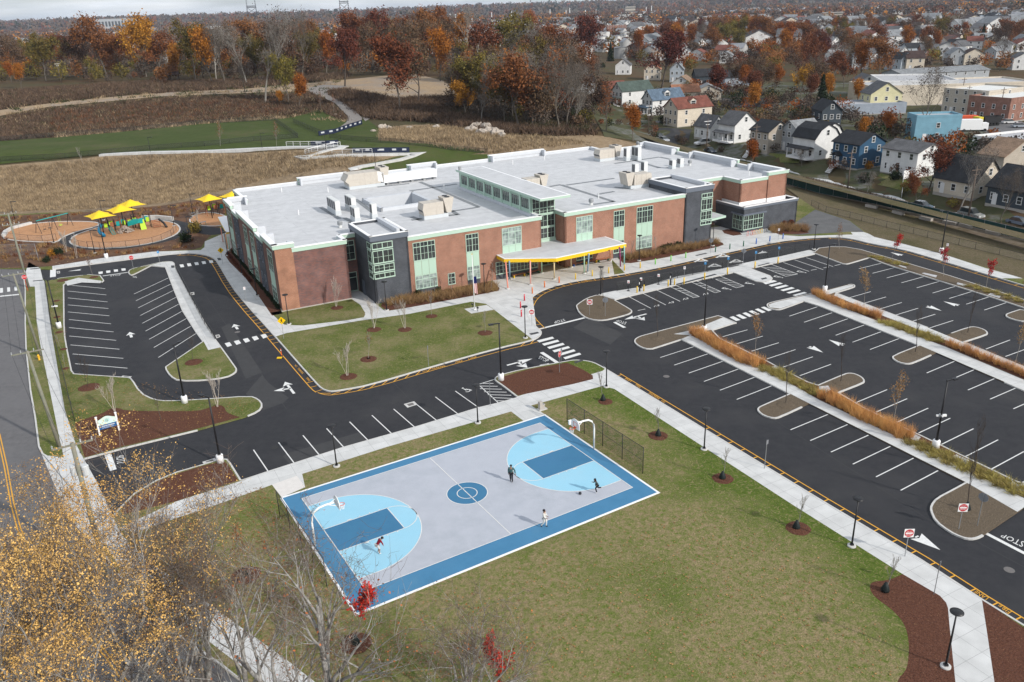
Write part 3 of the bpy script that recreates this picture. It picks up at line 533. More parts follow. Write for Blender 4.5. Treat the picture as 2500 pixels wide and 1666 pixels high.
# windows: frame is the part, pane its sub-part
def win(a0,b0,a1,b1,z0,z1,cols,rows=(.5,),muntin=True,pane=None,fw=.09,fm=None,out=.06,name='window'):
 d = np.array([a1-a0,b1-b0],float);L_ = np.linalg.norm(d);d /= L_;n = np.array([d[1],-d[0]]);o = np.array([a0,b0],float)
 def bx(bb,u0,u1,v0,v1,o0,o1): bb.prism([B(*(o+d*u+n*w_))[:2] for u,w_ in ((u0,o0),(u1,o0),(u1,o1),(u0,o1))],v0,v1,True,True)
 f = MB();p = MB()
 bx(f,0,L_,z0,z0+fw*1.4,.0,out+.05);bx(f,0,L_,z1-fw,z1,.0,out);bx(f,0,fw,z0+fw*1.4,z1-fw,0,out);bx(f,L_-fw,L_,z0+fw*1.4,z1-fw,0,out)
 for c in range(1,cols): u = L_*c/cols;bx(f,u-fw*.5,u+fw*.5,z0+fw*1.4,z1-fw,0,out-.008)
 for r in rows: z = z0+(z1-z0)*r;bx(f,fw,L_-fw,z-fw*.5,z+fw*.5,0,out-.015)
 if muntin:
  rs = [0]+list(rows)+[1];cw = L_/cols
  for c in range(cols): bx(f,cw*(c+.5)-.018,cw*(c+.5)+.018,z0+.1,z1-.1,0,.035)
  for i in range(len(rs)-1):
   zz = z0+(z1-z0)*(rs[i]+rs[i+1])/2
   if (rs[i+1]-rs[i])*(z1-z0) > 1.0: bx(f,fw,L_-fw,zz-.018,zz+.018,0,.033)
 fo = f.build(name,fm or mint,school);bx(p,fw*.5,L_-fw*.5,z0+.05,z1-.05,.0,.02);p.build('pane',pane or glassm,fo);return fo
def panel(a0,b0,a1,b1,z0,z1,n=3,m=None,out=.03):
 d = np.array([a1-a0,b1-b0],float);L_ = np.linalg.norm(d);d /= L_;nn = np.array([d[1],-d[0]]);o = np.array([a0,b0],float);b = MB()
 for i in range(n):
  u0 = L_*i/n+.02;u1 = L_*(i+1)/n-.02
  b.prism([B(*(o+d*u+nn*w_))[:2] for u,w_ in ((u0,0),(u1,0),(u1,out),(u0,out))],z0,z1,True,True)
 return b.build('spandrel_panel',m or mint_d,school)
def bay(a0,a1,bf,cols,lower=True,blindu=False,blindl=True):
 win(a0,bf,a1,bf,5.4,8.3,cols,(.74,),pane=glass_pale if blindu else glassm);panel(a0,bf,a1,bf,3.15,5.38,cols)
 if lower: win(a0,bf,a1,bf,.95,3.13,cols,(.7,),pane=glass_pale if blindl else glassm);panel(a0,bf,a1,bf,.15,.93,1,dark1)
win(24,26.25,30,26.25,5.6,7.6,5,());bay(19.5,23.1,-3.8,3);bay(28.2,30.4,-3.8,2,blindu=False);bay(34.5,38.0,-3.8,3,False,True)
win(33.2,-3.8,40.9,-3.8,.95,3.0,6,(.68,));panel(33.2,-3.8,40.9,-3.8,.15,.93,1,dark1);win(24.9,-3.8,26.1,-3.8,.75,2.6,1,(.6,),fw=.08)
bay(48.0,51.2,-4.2,3,True,True,False);bay(55.4,57.6,-4.2,2,True,False,False);bay(60.1,63.5,-4.2,3)
win(80.5,3.9,83.6,3.9,5.6,8.5,2,(.72,))
# corner windows of the towers
for z0,z1 in ((8.35,9.35),(6.2,8.2),(4.9,6.05),(3.9,4.75)):
 win(13.0,-4.4,16.2,-4.4,z0,z1,2,(),fw=.11);win(12.9,-2.6,12.9,-4.35,z0,z1,1,(),fw=.11)
for z0,z1 in ((8.1,8.95),(5.9,7.95),(4.1,5.75),(3.2,3.95)):
 win(73.9,-4.4,76.4,-4.4,z0,z1,2,(),fw=.11);win(76.5,-4.35,76.5,-2.8,z0,z1,1,(),fw=.11)
win(84.7,-1.0,84.7,-3.6,.6,3.3,3,(.66,));win(84.8,-3.7,89.6,-3.7,.6,3.3,4,(.66,));band([(84.7,-.9,84.7,-3.7),(84.7,-3.7,89.9,-3.7)],3.35,3.6,.3,.3,slate,'awning')
# recess between the west wing and the tower
win(10.95,3.2,12.7,3.2,5.2,8.3,1,(.75,),name='window');win(10.95,3.2,12.6,3.2,.2,3.3,1,(.72,),False,name='door');win(12.9,1.6,12.9,.5,.15,2.4,1,(),False,pane=slate,fm=slate,name='door')
# west side
for b0,b1 in ((5.0,2.0),(17.4,14.6),(22.6,19.8),(36.8,33.4)):
 win(0,b0,0,b1,5.3,8.6,2,(.75,));panel(0,b0,0,b1,3.2,5.28,2);win(0,b0,0,b1,.7,3.18,2,(.7,))
for b0,b1 in ((12.6,7.9),(31.4,26.6)):
 panel(0,b0,0,b1,.4,8.7,1,dark1,.05)
 for q in (.8,3.1):
  for z0,z1 in ((5.4,8.1),(.9,3.4)): win(-.05,b0-q,-.05,b0-q-.9,z0,z1,1,(.6,),False,fm=slate)
wall(-.03,38.2,-.03,.0,-.05,.35,base_c,'base_course');wall(-.15,-.15,10.45,-.15,-.05,.28,base_c,'base_course')
# glazed entrance hall rising through the roof
a0,a1,h0 = 41.3,45.7,12.0
hall = MB();
for q in ((a0,26.6,a0,-1.3),(a1,-1.3,a1,26.6),(a1,26.6,a0,26.6)): wall(*q,ZD,h0,mint_d,'hall_wall',.3)
bb = np.linspace(25.9,-1.0,9)
for i in range(8):
 u0,u1 = bb[i]-.25,bb[i+1]+.35
 n_ = 4;win(a0,u0,a0,u1,9.75,11.55,n_,(),False,fw=.07)
 band([(a0,u1-.1,a0,u1-.35)],ZD+.3,h0,.14,.14,mint,'pilaster')
 win(a1,u1,a1,u0,9.75,11.55,n_,(),False,fw=.07)
band([(a0,26.6,a0,-1.3)],ZD+.02,ZD+.5,.3,.3,parap,'flashing')
win(a0+.05,-1.3,a1-.05,-1.3,8.9,11.9,3,(.35,),True,fw=.13,out=.09);win(a0+.05,-1.3,a1-.05,-1.3,6.7,8.85,3,(),True,fw=.13,out=.09);win(a0+.05,-1.3,a1-.05,-1.3,4.7,6.65,3,(),True,fw=.13,out=.09);win(a0+.05,-1.3,a1-.05,-1.3,.15,3.2,3,(.75,),False,fw=.13,out=.09,name='entrance_door')
wall(a0,-1.3,a1,-1.3,0,12,mint_d,'hall_wall',.3);band([(a0,-1.3,a1,-1.3)],3.3,4.65,.1,.1,mint,'fascia')
hr = [(40.8,-5.1),(46.4,-5.1),(46.4,27.0),(40.8,27.0)]
MB().prism([B(*p)[:2] for p in hr],h0,h0+.36,True,True).build('roof_slab',mint,school);MB().prism([B(*p)[:2] for p in hr],h0+.36,h0+.42).build('roof',coping,school)
deck([(41.1,-4.8),(46.1,-4.8),(46.1,26.7),(41.1,26.7)],h0+.425);
MB().prism([B(*p)[:2] for p in ((40.8,25.2),(41.2,25.2),(41.2,25.7),(40.8,25.7))],h0+.43,h0+1.1).build('roof_hatch',metal_grey,school)
# front canopy
yel = mat('yellow_fascia',(.78,.5,.02),rough=.45)
cp = [(33.4,-3.82),(33.4,-6.4),(40.3,-10.6),(54.1,-9.8),(53.8,-4.22),(45.8,-4.22),(45.8,-1.45),(41.6,-1.45),(41.6,-3.82)]
cpo = thing('entrance_canopy','long white canopy with bright yellow edge over the school entrance, on coloured posts','canopy',(0,0,0))
MB().prism([B(*p)[:2] for p in cp],3.62,4.16,True,True).build('fascia',yel,cpo)
MB().prism([B(*p)[:2] for p in cp],4.165,4.24).build('rim',coping,cpo)
b = MB();b.poly([B(*p,4.245) for p in [(33.7,-3.9),(33.7,-6.25),(40.35,-10.3),(53.8,-9.5),(53.5,-4.3),(45.7,-4.3),(45.7,-1.5),(41.7,-1.5),(41.7,-3.9)]][::-1]);b.build('roof',roofm,cpo)
cpost = {'coral': (.72,.27,.2),'blue': (.22,.36,.5),'green': (.4,.6,.42),'cream': (.72,.58,.35),'pink': (.7,.35,.3),'magenta': (.3,.05,.16),'aqua': (.3,.62,.55),'orange': (.7,.3,.12),'sky': (.3,.45,.6)}
def gp(ox,oy,x,y): return T1(ox,oy,x,y,.14)
for c,x,y,tx,ty,o in (('coral',1130,497,1103,185,0),('blue',1152,388,1145,180,0),('pink',1390,448,1385,175,0),('green',1520,312,1517,170,0),('cream',1663,385,1660,163,0),('orange',1707,205,1705,155,0),('cream',1857,248,1855,125,0),('green',2007,320,2005,100,0),('sky',2045,305,2060,95,0),('orange',2305,175,2305,48,0)):
 p = gp(1000,600,x,y);q = T1(1000,600,tx,ty,3.86)
 MB().tube([(p[0],p[1],.14),(q[0],q[1],3.86)],.11,10).build('post',mat('post_'+c,cpost[c],rough=.45),cpo,True)
 MB().lathe((p[0],p[1],.13),[(.32,0),(.32,.12),(.28,.16)],12).build('post_footing',kerbm,cpo)
for c,x,y,tx,ty in (('magenta',70,240,60,20),('aqua',113,215,112,8)):
 p = T1(1500,600,x,y,.14);q = T1(1500,600,tx,ty,3.86)
 MB().tube([(p[0],p[1],.14),(q[0],q[1],3.86)],.11,10).build('post',mat('post_'+c,cpost[c],rough=.45),cpo,True)
# small west canopy
wc = thing('side_canopy','small white canopy with yellow edge at the school door nearest the playground','canopy',(0,0,0))
q4 = [G(532,532,3.2)[:2],G(552,569.5,3.2)[:2],None,None]
for i in (0,1): q4[3-i] = np.array(B(3.65,float((q4[i]-BO) @ np.array([-sB,cB])))[:2])
MB().prism(q4,3.0,3.3,True,True).build('fascia',yel,wc);b = MB();b.prism(q4,3.305,3.36);b.build('roof',coping,wc)
for c,x,y,tx,ty in (('coral',210,1370,185,1210),('orange',265,1450,235,1260),('green',290,1480,270,1290)):
 p = T1(500,300,x,y,.14);MB().tube([(p[0],p[1],.14),(p[0],p[1],3.0)],.09,8).build('post',mat('post_'+c,cpost[c],rough=.45),wc,True)
# mint canopy by the side entrance
ec = MB();ec.prism([B(*p)[:2] for p in ((76.7,-3.4),(81.5,-2.6),(81.5,3.8),(76.7,3.8))],3.3,3.65,True,True);ec.build('door_canopy',mint,school);deck([(76.9,-3.1),(81.2,-2.4),(81.2,3.7),(76.9,3.7)],3.655)
# walkway pads on the roof
pad = mat('roof_pad',(.22,.235,.25),(.18,.19,.2),.8,.9)
def padline(p,q,w_=.8):
 b = MB()
 p,q = np.array(p,float),np.array(q,float);L_ = np.linalg.norm(q-p);d = (q-p)/L_;n = np.array([-d[1],d[0]])*w_/2;k = max(1,int(L_/2.2))
 for i in range(k): s = p+d*(L_*i/k+.05);e = p+d*(L_*(i+1)/k-.05);b.prism([B(*r)[:2] for r in (s-n,e-n,e+n,s+n)],ZD+.002,ZD+.03)
 b.build('roof_pads',pad,school)
rl = lambda ox,oy,x,y: (lambda P: (cB*(P[0]-BO[0])+sB*(P[1]-BO[1]),-sB*(P[0]-BO[0])+cB*(P[1]-BO[1])))(T1(ox,oy,x,y,ZD))
for s,e in (((120,680),(800,970)),((0,785),(545,705)),((800,970),(480,1020)),((480,1010),(560,1060)),((560,1055),(20,1120)),((20,1080),(150,1130)),((1740,715),(2353,910)),((1610,735),(1740,712)),((1800,718),(2353,640)),((2353,905),(2110,940)),((2160,825),(2353,790))): padline(rl(1000,300,*s),rl(1000,300,*e))
for s,e in (((1330,970),(1550,1105)),((1600,1095),(1700,1140)),((1980,740),(2353,700)),((1560,735),(1650,765)),((1730,880),(1960,1050)),((1700,1150),(1980,1100))): padline(rl(500,300,*s),rl(500,300,*e))
for s,e in (((0,470),(520,395)),((520,395),(800,455)),((600,520),(790,490)),((0,740),(220,765)),((220,430),(520,520))): padline(rl(1500,300,*s),rl(1500,300,*e))
# rooftop plant: units standing on the roof
beige = mat('beige_unit_metal',(.52,.48,.42),(.46,.42,.37),1.5,.6);unitg = mat('grey_unit_metal',(.62,.63,.62),rough=.55);louvre = mat('louvre_grey',(.09,.095,.1),(.15,.15,.16),8,.6)
curbm = mat('unit_curb',(.52,.55,.57),rough=.6)
def rt(a,b_,z=ZD): return B(a,b_,z)
def ahu(label,a,b_,L_,Wd,H_,hood=1,coil=True,duct=0):
 t = thing('rooftop_unit',label,'air handler',rt(a,b_,ZD+.005),BA,'air handlers on the school roof')
 MB().box((L_/2,Wd/2,.3),(L_,Wd,.6)).build('curb',curbm,t)
 m = MB();m.box((L_/2-.4,Wd/2,.62+H_/2),(L_-.8,Wd,H_))
 for k in range(1,int(L_/1.1)): m.box((k*1.1,Wd/2,.62+H_/2),(.05,Wd+.05,H_+.04))
 m.build('cabinet',beige,t)
 h = MB();x = -.7 if hood else -.2
 h.add([(x,0,.62+H_*.45),(x,Wd,.62+H_*.45),(0,0,.62+H_*.9),(0,Wd,.62+H_*.9),(0,0,.62+H_*.2),(0,Wd,.62+H_*.2)],[(0,2,3,1),(0,4,2),(1,3,5)]);h.build('intake_hood',beige,t)
 l_ = MB();l_.quad((x+.1,.1,.62+H_*.4),(x+.1,Wd-.1,.62+H_*.4),(-.02,Wd-.1,.62+H_*.25),(-.02,.1,.62+H_*.25));l_.box((-.01,Wd/2,.62+H_*.55),(.03,Wd*.8,H_*.5));l_.build('louvre',louvre,t)
 if coil:
  c = MB();y0,y1 = 0,Wd;x0 = L_-.8;zt = .62+H_*1.25
  c.add([(x0,y0,zt),(x0+1.9,y0,zt),(x0+1.35,y0,.7),(x0+.55,y0,.7),(x0,y1,zt),(x0+1.9,y1,zt),(x0+1.35,y1,.7),(x0+.55,y1,.7)],[(0,1,5,4),(3,2,1,0),(4,5,6,7),(0,4,7,3),(1,2,6,5)]);c.build('condenser',beige,t)
  f = MB()
  for k in range(2): f.lathe((x0+.95,Wd*(.27+.46*k),zt),[(.42,0),(.42,.1),(.36,.11)],14)
  f.build('fan',metal_black,t)
 return t
ahu('long beige air handler joined to the white duct near the back of the school roof',23.3,38.3,7.2,3.2,2.3)
ahu('beige air handler on the roof left of the glazed entrance hall',25.9,6.9,4.3,2.2,2.0,0)
ahu('beige air handler half hidden behind the glazed entrance hall roof',50.0,16.0,3.6,2.2,1.7,0)
t = ahu('large beige air handler with V-shaped coil facing left, by the right dark tower',66.3,6.9,4.6,2.4,1.9,0)
t.location = tuple(B(71.3,9.2,ZD+.005));t.rotation_euler = (0,0,BA+math.pi)
ahu('beige air handler at the far back right of the school roof',78.2,34.2,4.6,2.3,1.9,0)
dc = thing('roof_duct','big white insulated duct running along the back of the school roof','duct',rt(30.4,38.6,ZD),BA);b = MB();b.box((5.6,.5,1.25),(11.2,1.7,1.5));b.add([(0,-.3,.7),(0,2.4,.7),(0,2.4,2.6),(0,-.3,2.6),(-1.2,-.3,1.0),(-1.2,2.4,1.0),(-1.2,2.4,2.9),(-1.2,-.3,2.9)],[(0,1,2,3),(4,0,3,7),(7,3,2,6),(5,1,0,4),(6,2,1,5)]);b.build('duct',coping,dc)
b = MB()
for x in (.8,3.4,6,8.6,10.8): b.box((x,.5,.25),(.5,1.2,.5))
b.build('duct_support',metal_grey,dc)
def cond(label,a,b_,n,rz=0.0,H_=1.7,base=.75):
 t = thing('condensing_unit',label,'condenser',rt(a,b_,ZD+.005),BA+rz,'condensing units on the school roof');n_ = n
 MB().box((.5,n*.62,base/2),(1.0,n*1.24,base)).build('stand',curbm,t)
 m = MB()
 for k in range(n): m.box((.5,.62+k*1.24,base+H_/2),(.85,1.18,H_))
 m.build('cabinet',unitg,t);l_ = MB()
 for k in range(n):
  for s in (-1,1): l_.box((.5+s*.43,.62+k*1.24,base+H_*.5),(.03,.95,H_*.8))
  l_.box((.5,.1+k*1.24 if k == 0 else .62+k*1.24,base+H_*.5),(.6,.04,H_*.7))
 l_.build('louvre',louvre,t);return t
cond('row of grey condensing units nearest the front on the left part of the roof',14.6,18.5,4);cond('row of grey condensing units behind the front row, left of the light well',17.7,19.5,3)
cond('pair of grey condensing units nearest the left dark tower',15.7,11.5,2);cond('single slim condensing unit right of the pair near the left dark tower',19.0,12.6,1)
cond('tall grey condensing units left in the back right roof group',83.2,31.5,1,0,2.0);cond('tall grey condensing units middle in the back right roof group',85.5,30.5,2,0,2.1)
cond('grey condensing unit behind the large beige air handler by the right tower',75.2,17.3,1,0,1.8,.4);cond('grey condensing unit right of the one behind the large beige air handler',77.4,17.3,1,0,1.9,.5)
cond('small condensing unit left of the pair in the right roof middle',85.0,18.0,1,0,1.2,.6);cond('small condensing unit right of the pair in the right roof middle',87.5,18.6,1,0,1.2,.6)
def vent(label,P,kind):
 t = thing('roof_vent',label,'vent',P,0,'pipes and vents on the school roof')
 if kind == 'pipe': MB().tube([(0,0,0),(0,0,.9)],.07,8).build('pipe',coping,t)
 else:
  MB().lathe((0,0,0),[(.28,0),(.28,.5)],12).build('neck',unitg,t);MB().lathe((0,0,.5),[(.42,0),(.42,.45),(.3,.6)],14).build('cowl',metal_grey,t)
for (ox,oy,x,y),k,l_ in (((500,300,885,800),'pipe','white vent pipe at the back left of the school roof'),((500,300,1418,800),'pipe','white vent pipe left of the long beige air handler'),((500,300,1080,1060),'pipe','white vent pipe in the open middle of the left roof'),((500,300,1557,1205),'cowl','small white vent near the front edge left of the left tower'),((1000,300,180,595),'pipe','white vent pipe right of the white duct'),((1000,300,397,765),'pipe','white vent pipe left of the glazed hall'),((1000,300,1185,480),'pipe','white vent pipe behind the glazed hall'),((1000,300,1550,430),'pipe','white vent pipe near the back parapet'),((1000,300,2085,945),'cowl','round metal roof vent right of the glazed hall front'),((1000,300,2172,875),'pipe','white vent pipe beside the round metal vent'),((1500,300,865,490),'cowl','tall metal fan vent on the right part of the roof'),((1500,300,748,460),'cowl','dark metal vent between the two small condensers'),((1500,300,1545,610),'pipe','white vent pipe near the right front corner'),((1500,300,268,270),'cowl','metal vent at the back right corner of the roof')):
 vent(l_,T1(ox,oy,x,y,ZD),k)
# basketball court
CO = np.array([-19.315,63.985]);CY = 0.535263;cC,sC = math.cos(CY),math.sin(CY);CLn,CWd = 25.53,15.15
def Cc(a,b,z=0.0): return (CO[0]+cC*a-sC*b,CO[1]+sC*a+cC*b,z)      # a along the long side, b is negative towards the camera side
blue_d = mat('court_blue',(.05,.18,.32),(.06,.2,.35),.8,.75,c3=(.1,.24,.37),sc3=.16,f3=(.5,.8))
blue_k = mat('court_key_blue',(.04,.155,.285),(.045,.17,.3),.9,.75,c3=(.055,.18,.34),sc3=.2,f3=(.5,.8))
blue_l = mat('court_light_blue',(.27,.53,.67),(.29,.55,.69),.7,.75,c3=(.31,.54,.66),sc3=.2)
court_g = mat('court_grey',(.39,.41,.46),(.42,.44,.49),.7,.75,c3=(.36,.385,.43),sc3=.12)
Z = KZ
def csheet(name,pts,z,m):
 b = MB();q = [Cc(*p,z) for p in pts];n = len(q);ar = sum(q[i][0]*q[(i+1) % n][1]-q[(i+1) % n][0]*q[i][1] for i in range(n));b.poly(q if ar > 0 else q[::-1]);return struct(b.build(name,m))
m0,m1 = -1.83,-1.83
ob = [N0([(685.7,1216.3)])[0],N0([(1330.2,1013.4)])[0],N0([(1608.6,1203.5)])[0],N0([(869.5,1501.7)])[0]]
slab('court_border',ob,KZ+.02,blue_d)
b = MB();strip(b,ob+[ob[0]],.2,KZ+.0,KZ+.03,-.02);struct(b.build('court_edge_curb',coping))
csheet('court_surface',[(0,0),(CLn,0),(CLn,-CWd),(0,-CWd)],Z+.024,court_g)
mid = -CWd/2;kw = 1.83;ft = 5.79;R3 = 6.02;hx = 1.575
def arc(cx,cy,r,a0,a1,n=40): return [(cx+r*math.cos(a0+(a1-a0)*i/n),cy+r*math.sin(a0+(a1-a0)*i/n)) for i in range(n+1)]
th3 = math.pi/2
for s in (0,1):
 f = (lambda p: p) if s == 0 else (lambda p: (CLn-p[0],p[1]))
 three = [(0,mid+R3)]+arc(hx,mid,R3,math.pi/2,-math.pi/2,48)+[(0,mid-R3)]
 csheet('three_point_area',[f(p) for p in three],Z+.028,blue_l)
 csheet('key',[f(p) for p in [(0,mid-kw),(ft,mid-kw),(ft,mid+kw),(0,mid+kw)]],Z+.032,blue_k)
csheet('centre_circle',arc(CLn/2,mid,1.83,0,2*math.pi,48)[:-1],Z+.028,blue_k)
lines = MB()
def cl(pts,w=.075,z=Z+.036): strip(lines,[np.array(Cc(*p)[:2]) for p in pts],w,z)
cl([(0,0),(CLn,0),(CLn,-CWd),(0,-CWd),(0,0)]);cl([(CLn/2,0),(CLn/2,-CWd)])
cl(arc(CLn/2,mid,1.83,0,2*math.pi,48));cl(arc(CLn/2,mid,.9,0,2*math.pi,32))
for s in (0,1):
 f = (lambda p: p) if s == 0 else (lambda p: (CLn-p[0],p[1]))
 cl([f(p) for p in [(0,mid+R3)]+arc(hx,mid,R3,math.pi/2,-math.pi/2,48)+[(0,mid-R3)]]);cl([f(p) for p in [(0,mid-kw),(ft,mid-kw),(ft,mid+kw),(0,mid+kw)]])
 cl([f(p) for p in arc(ft,mid,kw,math.pi/2,-math.pi/2,24)])
 for sg in (-1,1):
  cl([f((2.15,mid+sg*(kw+.1))),f((2.55,mid+sg*(kw+.1)))],.2)
  for x in (3.3,4.2,5.1): cl([f((x,mid+sg*kw)),f((x,mid+sg*(kw+.2)))])
struct(lines.build('court_lines',white_paint))
sheet('sidewalk',N0([(664,1184),(725,1162),(745,1190),(687,1214)]),Z2,mat('new_concrete',(.66,.63,.6),(.6,.57,.54),2,.85))
# painted markings
PZ = .016
mk = MB();mky = MB()
def line(p,q,w=.11,b=None,z=PZ):
 p,q = np.array(p[:2]),np.array(q[:2]);d = (q-p)/np.linalg.norm(q-p);n = np.array([-d[1],d[0]])*w/2
 (b or mk).quad(*[(r[0],r[1],z) for r in (p-n,q-n,q+n,p+n)])
def pl(ox,oy,x0,y0,x1,y1,w=.11,s=4.706): line(T1(ox,oy,x0,y0,0,s),T1(ox,oy,x1,y1,0,s),w)
def rows(p0,q0,p1,q1,n):
 A,Bq,Cq,Dq = [G(*v)[:2] for v in (p0,q0,p1,q1)]
 for i in range(n): k = i/(n-1);line(A+(Cq-A)*k,Bq+(Dq-Bq)*k)
rows((618.9,1098.8),(654.6,1151.4),(1111.7,955.4),(1167.9,995.4),10)
for x0,y0,x1,y1 in ((800,455,1210,495),(778,523,1222,568),(780,602,1235,648),(780,682,1245,724),(780,763,1256,808),(792,850,1275,900),(793,943,1305,993),(797,1040,1335,1090),(810,1142,1372,1192),(835,1246,1417,1297),(863,1358,1465,1410)): pl(0,600,x0,y0,x1,y1)
for x0,y0,x1,y1 in ((1540,557,1940,370),(1562,635,1970,440),(1587,717,2000,512),(1612,804,2033,590),(1635,894,2065,668),(1672,984,2102,750),(1714,1078,2145,837),(1768,1172,2195,925),(1820,1287,2250,1012)): pl(0,600,x0,y0,x1,y1)
def hatch(c,n,w=.11,ox=0,oy=0,s=4.706,skew=0):
 A,Bq,Cq,Dq = [T1(ox,oy,*v,0,s)[:2] for v in c]                 # A-B one long side, D-C the other
 for p,q in ((A,Bq),(Bq,Cq),(Cq,Dq),(Dq,A)): line(p,q,w)
 for i in range(1,n):
  k = i/n;k2 = min(1,max(0,k+skew));line(A+(Bq-A)*k,Dq+(Cq-Dq)*k2,w)
hatch([(1505,415),(1890,250),(1915,300),(1525,482)],9,skew=-.12)
hatch([(645,475),(910,600),(975,587),(710,460)],6,ox=1500,oy=600,skew=.12);hatch([(885,420),(1155,543),(1220,528),(940,405)],6,ox=1500,oy=600,skew=.12)
hatch([(1115,368),(1400,487),(1490,465),(1210,348)],6,ox=1500,oy=600,skew=.15);hatch([(1675,240),(1970,355),(2105,327),(1800,215)],7,ox=1500,oy=600,skew=.15)
for x0,y0,x1,y1 in ((165,587,418,722),(322,547,590,683),(487,512,755,642),(1940,195,2237,298),(2070,165,2400,278),(2205,140,2513,242),(268,748,355,730),(2258,285,2325,272),(2400,258,2465,246),(2530,232,2600,215)): pl(1500,600,x0,y0,x1,y1)
rows((2096.7,656.7),(2155,642.5),(2403,757.7),(2460,738.5),9)
rows((2068,729),(2126,712.6),(2266.7,802.3),(2327,783),6);pl(2000,600,1915,1190,2193,1085);pl(2000,600,2140,1275,2430,1170)
rows((1927,772.5),(1995,749.8),(2124,854),(2194.4,827.4),6);rows((2262.4,911.3),(2333,881.6),(2473.9,998.8),(2549,965.9),5)
rows((1731.6,806),(1789,791),(1952.6,918),(2028.7,890),7);rows((2091.4,982.9),(2165.7,952),(2420.7,1145.9),(2500,1103),7)
rows((1612,873.5),(1695.5,846.5),(1798.6,975.9),(1885.7,941.9),6);rows((1930,1050),(2021,1012.6),(2198.7,1198),(2290,1149.7),6)
# stop bars, lane bars
for a in ((1000,600,1490,960,2020,828,.4,4.706),(1000,600,1515,1228,1695,1345,.5,4.706),(1500,600,0,880,118,943,.45,4.706),(0,600,1180,350,1470,308,.3,4.706),(0,600,0,583,222,562,.6,4.706),(2000,1200,1915,483,2400,735,.35,4.706),(0,900,885,705,930,835,.6,3.361),(0,600,610,262,608,362,.9,4.706)): pl(*a[:6],a[6],a[7])
def bars(q0,q1,n,ox,oy,s=4.706):
 A = [T1(ox,oy,*v,0,s)[:2] for v in q0];Bq = [T1(ox,oy,*v,0,s)[:2] for v in q1]
 for i in range(n):
  k = i/(n-1);q = [a+(c-a)*k for a,c in zip(A,Bq)];ar = sum(q[j][0]*q[(j+1) % 4][1]-q[(j+1) % 4][0]*q[j][1] for j in range(4))
  mk.quad(*[(r[0],r[1],PZ+.002) for r in (q if ar > 0 else q[::-1])])
bars([(1462,1092),(1640,1048),(1662,1068),(1490,1114)],[(1765,1287),(1950,1232),(1973,1252),(1790,1308)],6,1000,600)
bars([(228,1125),(285,1110),(313,1148),(260,1167)],[(640,1028),(695,1015),(725,1050),(672,1070)],5,500,600)
bars([(1130,303),(1180,297),(1180,323),(1135,330)],[(1393,265),(1440,262),(1445,286),(1400,292)],4,0,600)
bars([(2062,220),(2105,215),(2118,247),(2075,252)],[(2398,172),(2440,167),(2452,196),(2412,202)],5,0,600)
bars([(1705,428),(1830,398),(1870,412),(1740,446)],[(2045,570),(2180,533),(2215,547),(2080,580)],6,1500,600)
bars([(1322,825),(1365,812),(1450,855),(1400,868)],[(1683,712),(1722,702),(1810,742),(1770,755)],6,1500,600)
bars([(0,490),(35,488),(35,540),(0,545)],[(163,475),(195,473),(200,517),(168,520)],3,0,600)
hm = [(1050,742),(1240,917),(1430,862),(1215,690)]
A4 = [T1(900,750,*v,0,3.92)[:2] for v in hm]
line(A4[0],A4[1]);line(A4[0],A4[3])
for (x0,y0,x1,y1) in ((1095,732,1195,732),(1060,757,1235,760),(1065,783,1275,788),(1105,812,1320,816),(1140,840,1365,846),(1180,868,1383,876),(1220,898,1300,900)): pl(900,750,x0,y0,x1,y1,.11,3.92)
def arrow(tail,head,w=.16,hw=.45,hl=1.15):
 p,q = np.array(tail[:2]),np.array(head[:2]);d = (q-p)/np.linalg.norm(q-p);n = np.array([-d[1],d[0]]);nb = q-d*hl
 mk.add([(*r,PZ+.002) for r in (p-n*w*.5,nb-n*w*.5,nb+n*w*.5,p+n*w*.5)],[(0,1,2,3)]);mk.add([(*r,PZ+.0025) for r in (nb-n*hw-d*.15,nb+d*.15,q)],[(0,1,2)]);mk.add([(*r,PZ+.0025) for r in (nb+n*hw-d*.15,q,nb+d*.15)],[(0,1,2)])
def ar(ox,oy,x0,y0,x1,y1,s=4.706,**k): arrow(T1(ox,oy,x0,y0,0,s),T1(ox,oy,x1,y1,0,s),**k)
ar(0,600,1512,1056,1490,994,w=.35,hw=.6,hl=1.2);ar(500,600,378,962,334,903,w=.35,hw=.6,hl=1.2);ar(0,600,917,280,780,296,w=.2,hw=.45,hl=2)
for a in ((2000,600,275,1148,108,1082),(2000,600,-112,1160,45,1230),(2000,600,1240,695,1407,751),(2000,600,1597,692,1426,641),(2000,600,952,115,820,78),(1500,600,1735,70,1640,96)): ar(*a,w=.3,hw=.6,hl=2.0)
ar(2000,1200,1112,517,1392,676,w=.4,hw=.7,hl=2.0)
ar(1000,600,1118,1377,1412,1300,w=.3,hw=.6,hl=1.7);ar(1000,600,1240,1345,1355,1405,w=.28,hw=.75,hl=1.2)
ar(1500,600,368,786,115,851,w=.3,hw=.6,hl=1.7);ar(1500,600,262,812,352,862,w=.28,hw=.7,hl=1.1)
D_ = 1/.9412
arrow(G(676*D_,905*D_),G(655*D_,878*D_),w=.3,hw=.6,hl=1.1);arrow(G(668*D_,893*D_),G(629*D_,899*D_),w=.3,hw=.6,hl=1.1)
for x,y in ((995,172),(1245,122),(1150,232),(1400,182)):
 for q in (((-75,18),(0,-22)),((0,-22),(75,8)),((-40,8),(55,4))): pl(1500,600,x+q[0][0],y+q[0][1],x+q[1][0],y+q[1][1],.4)
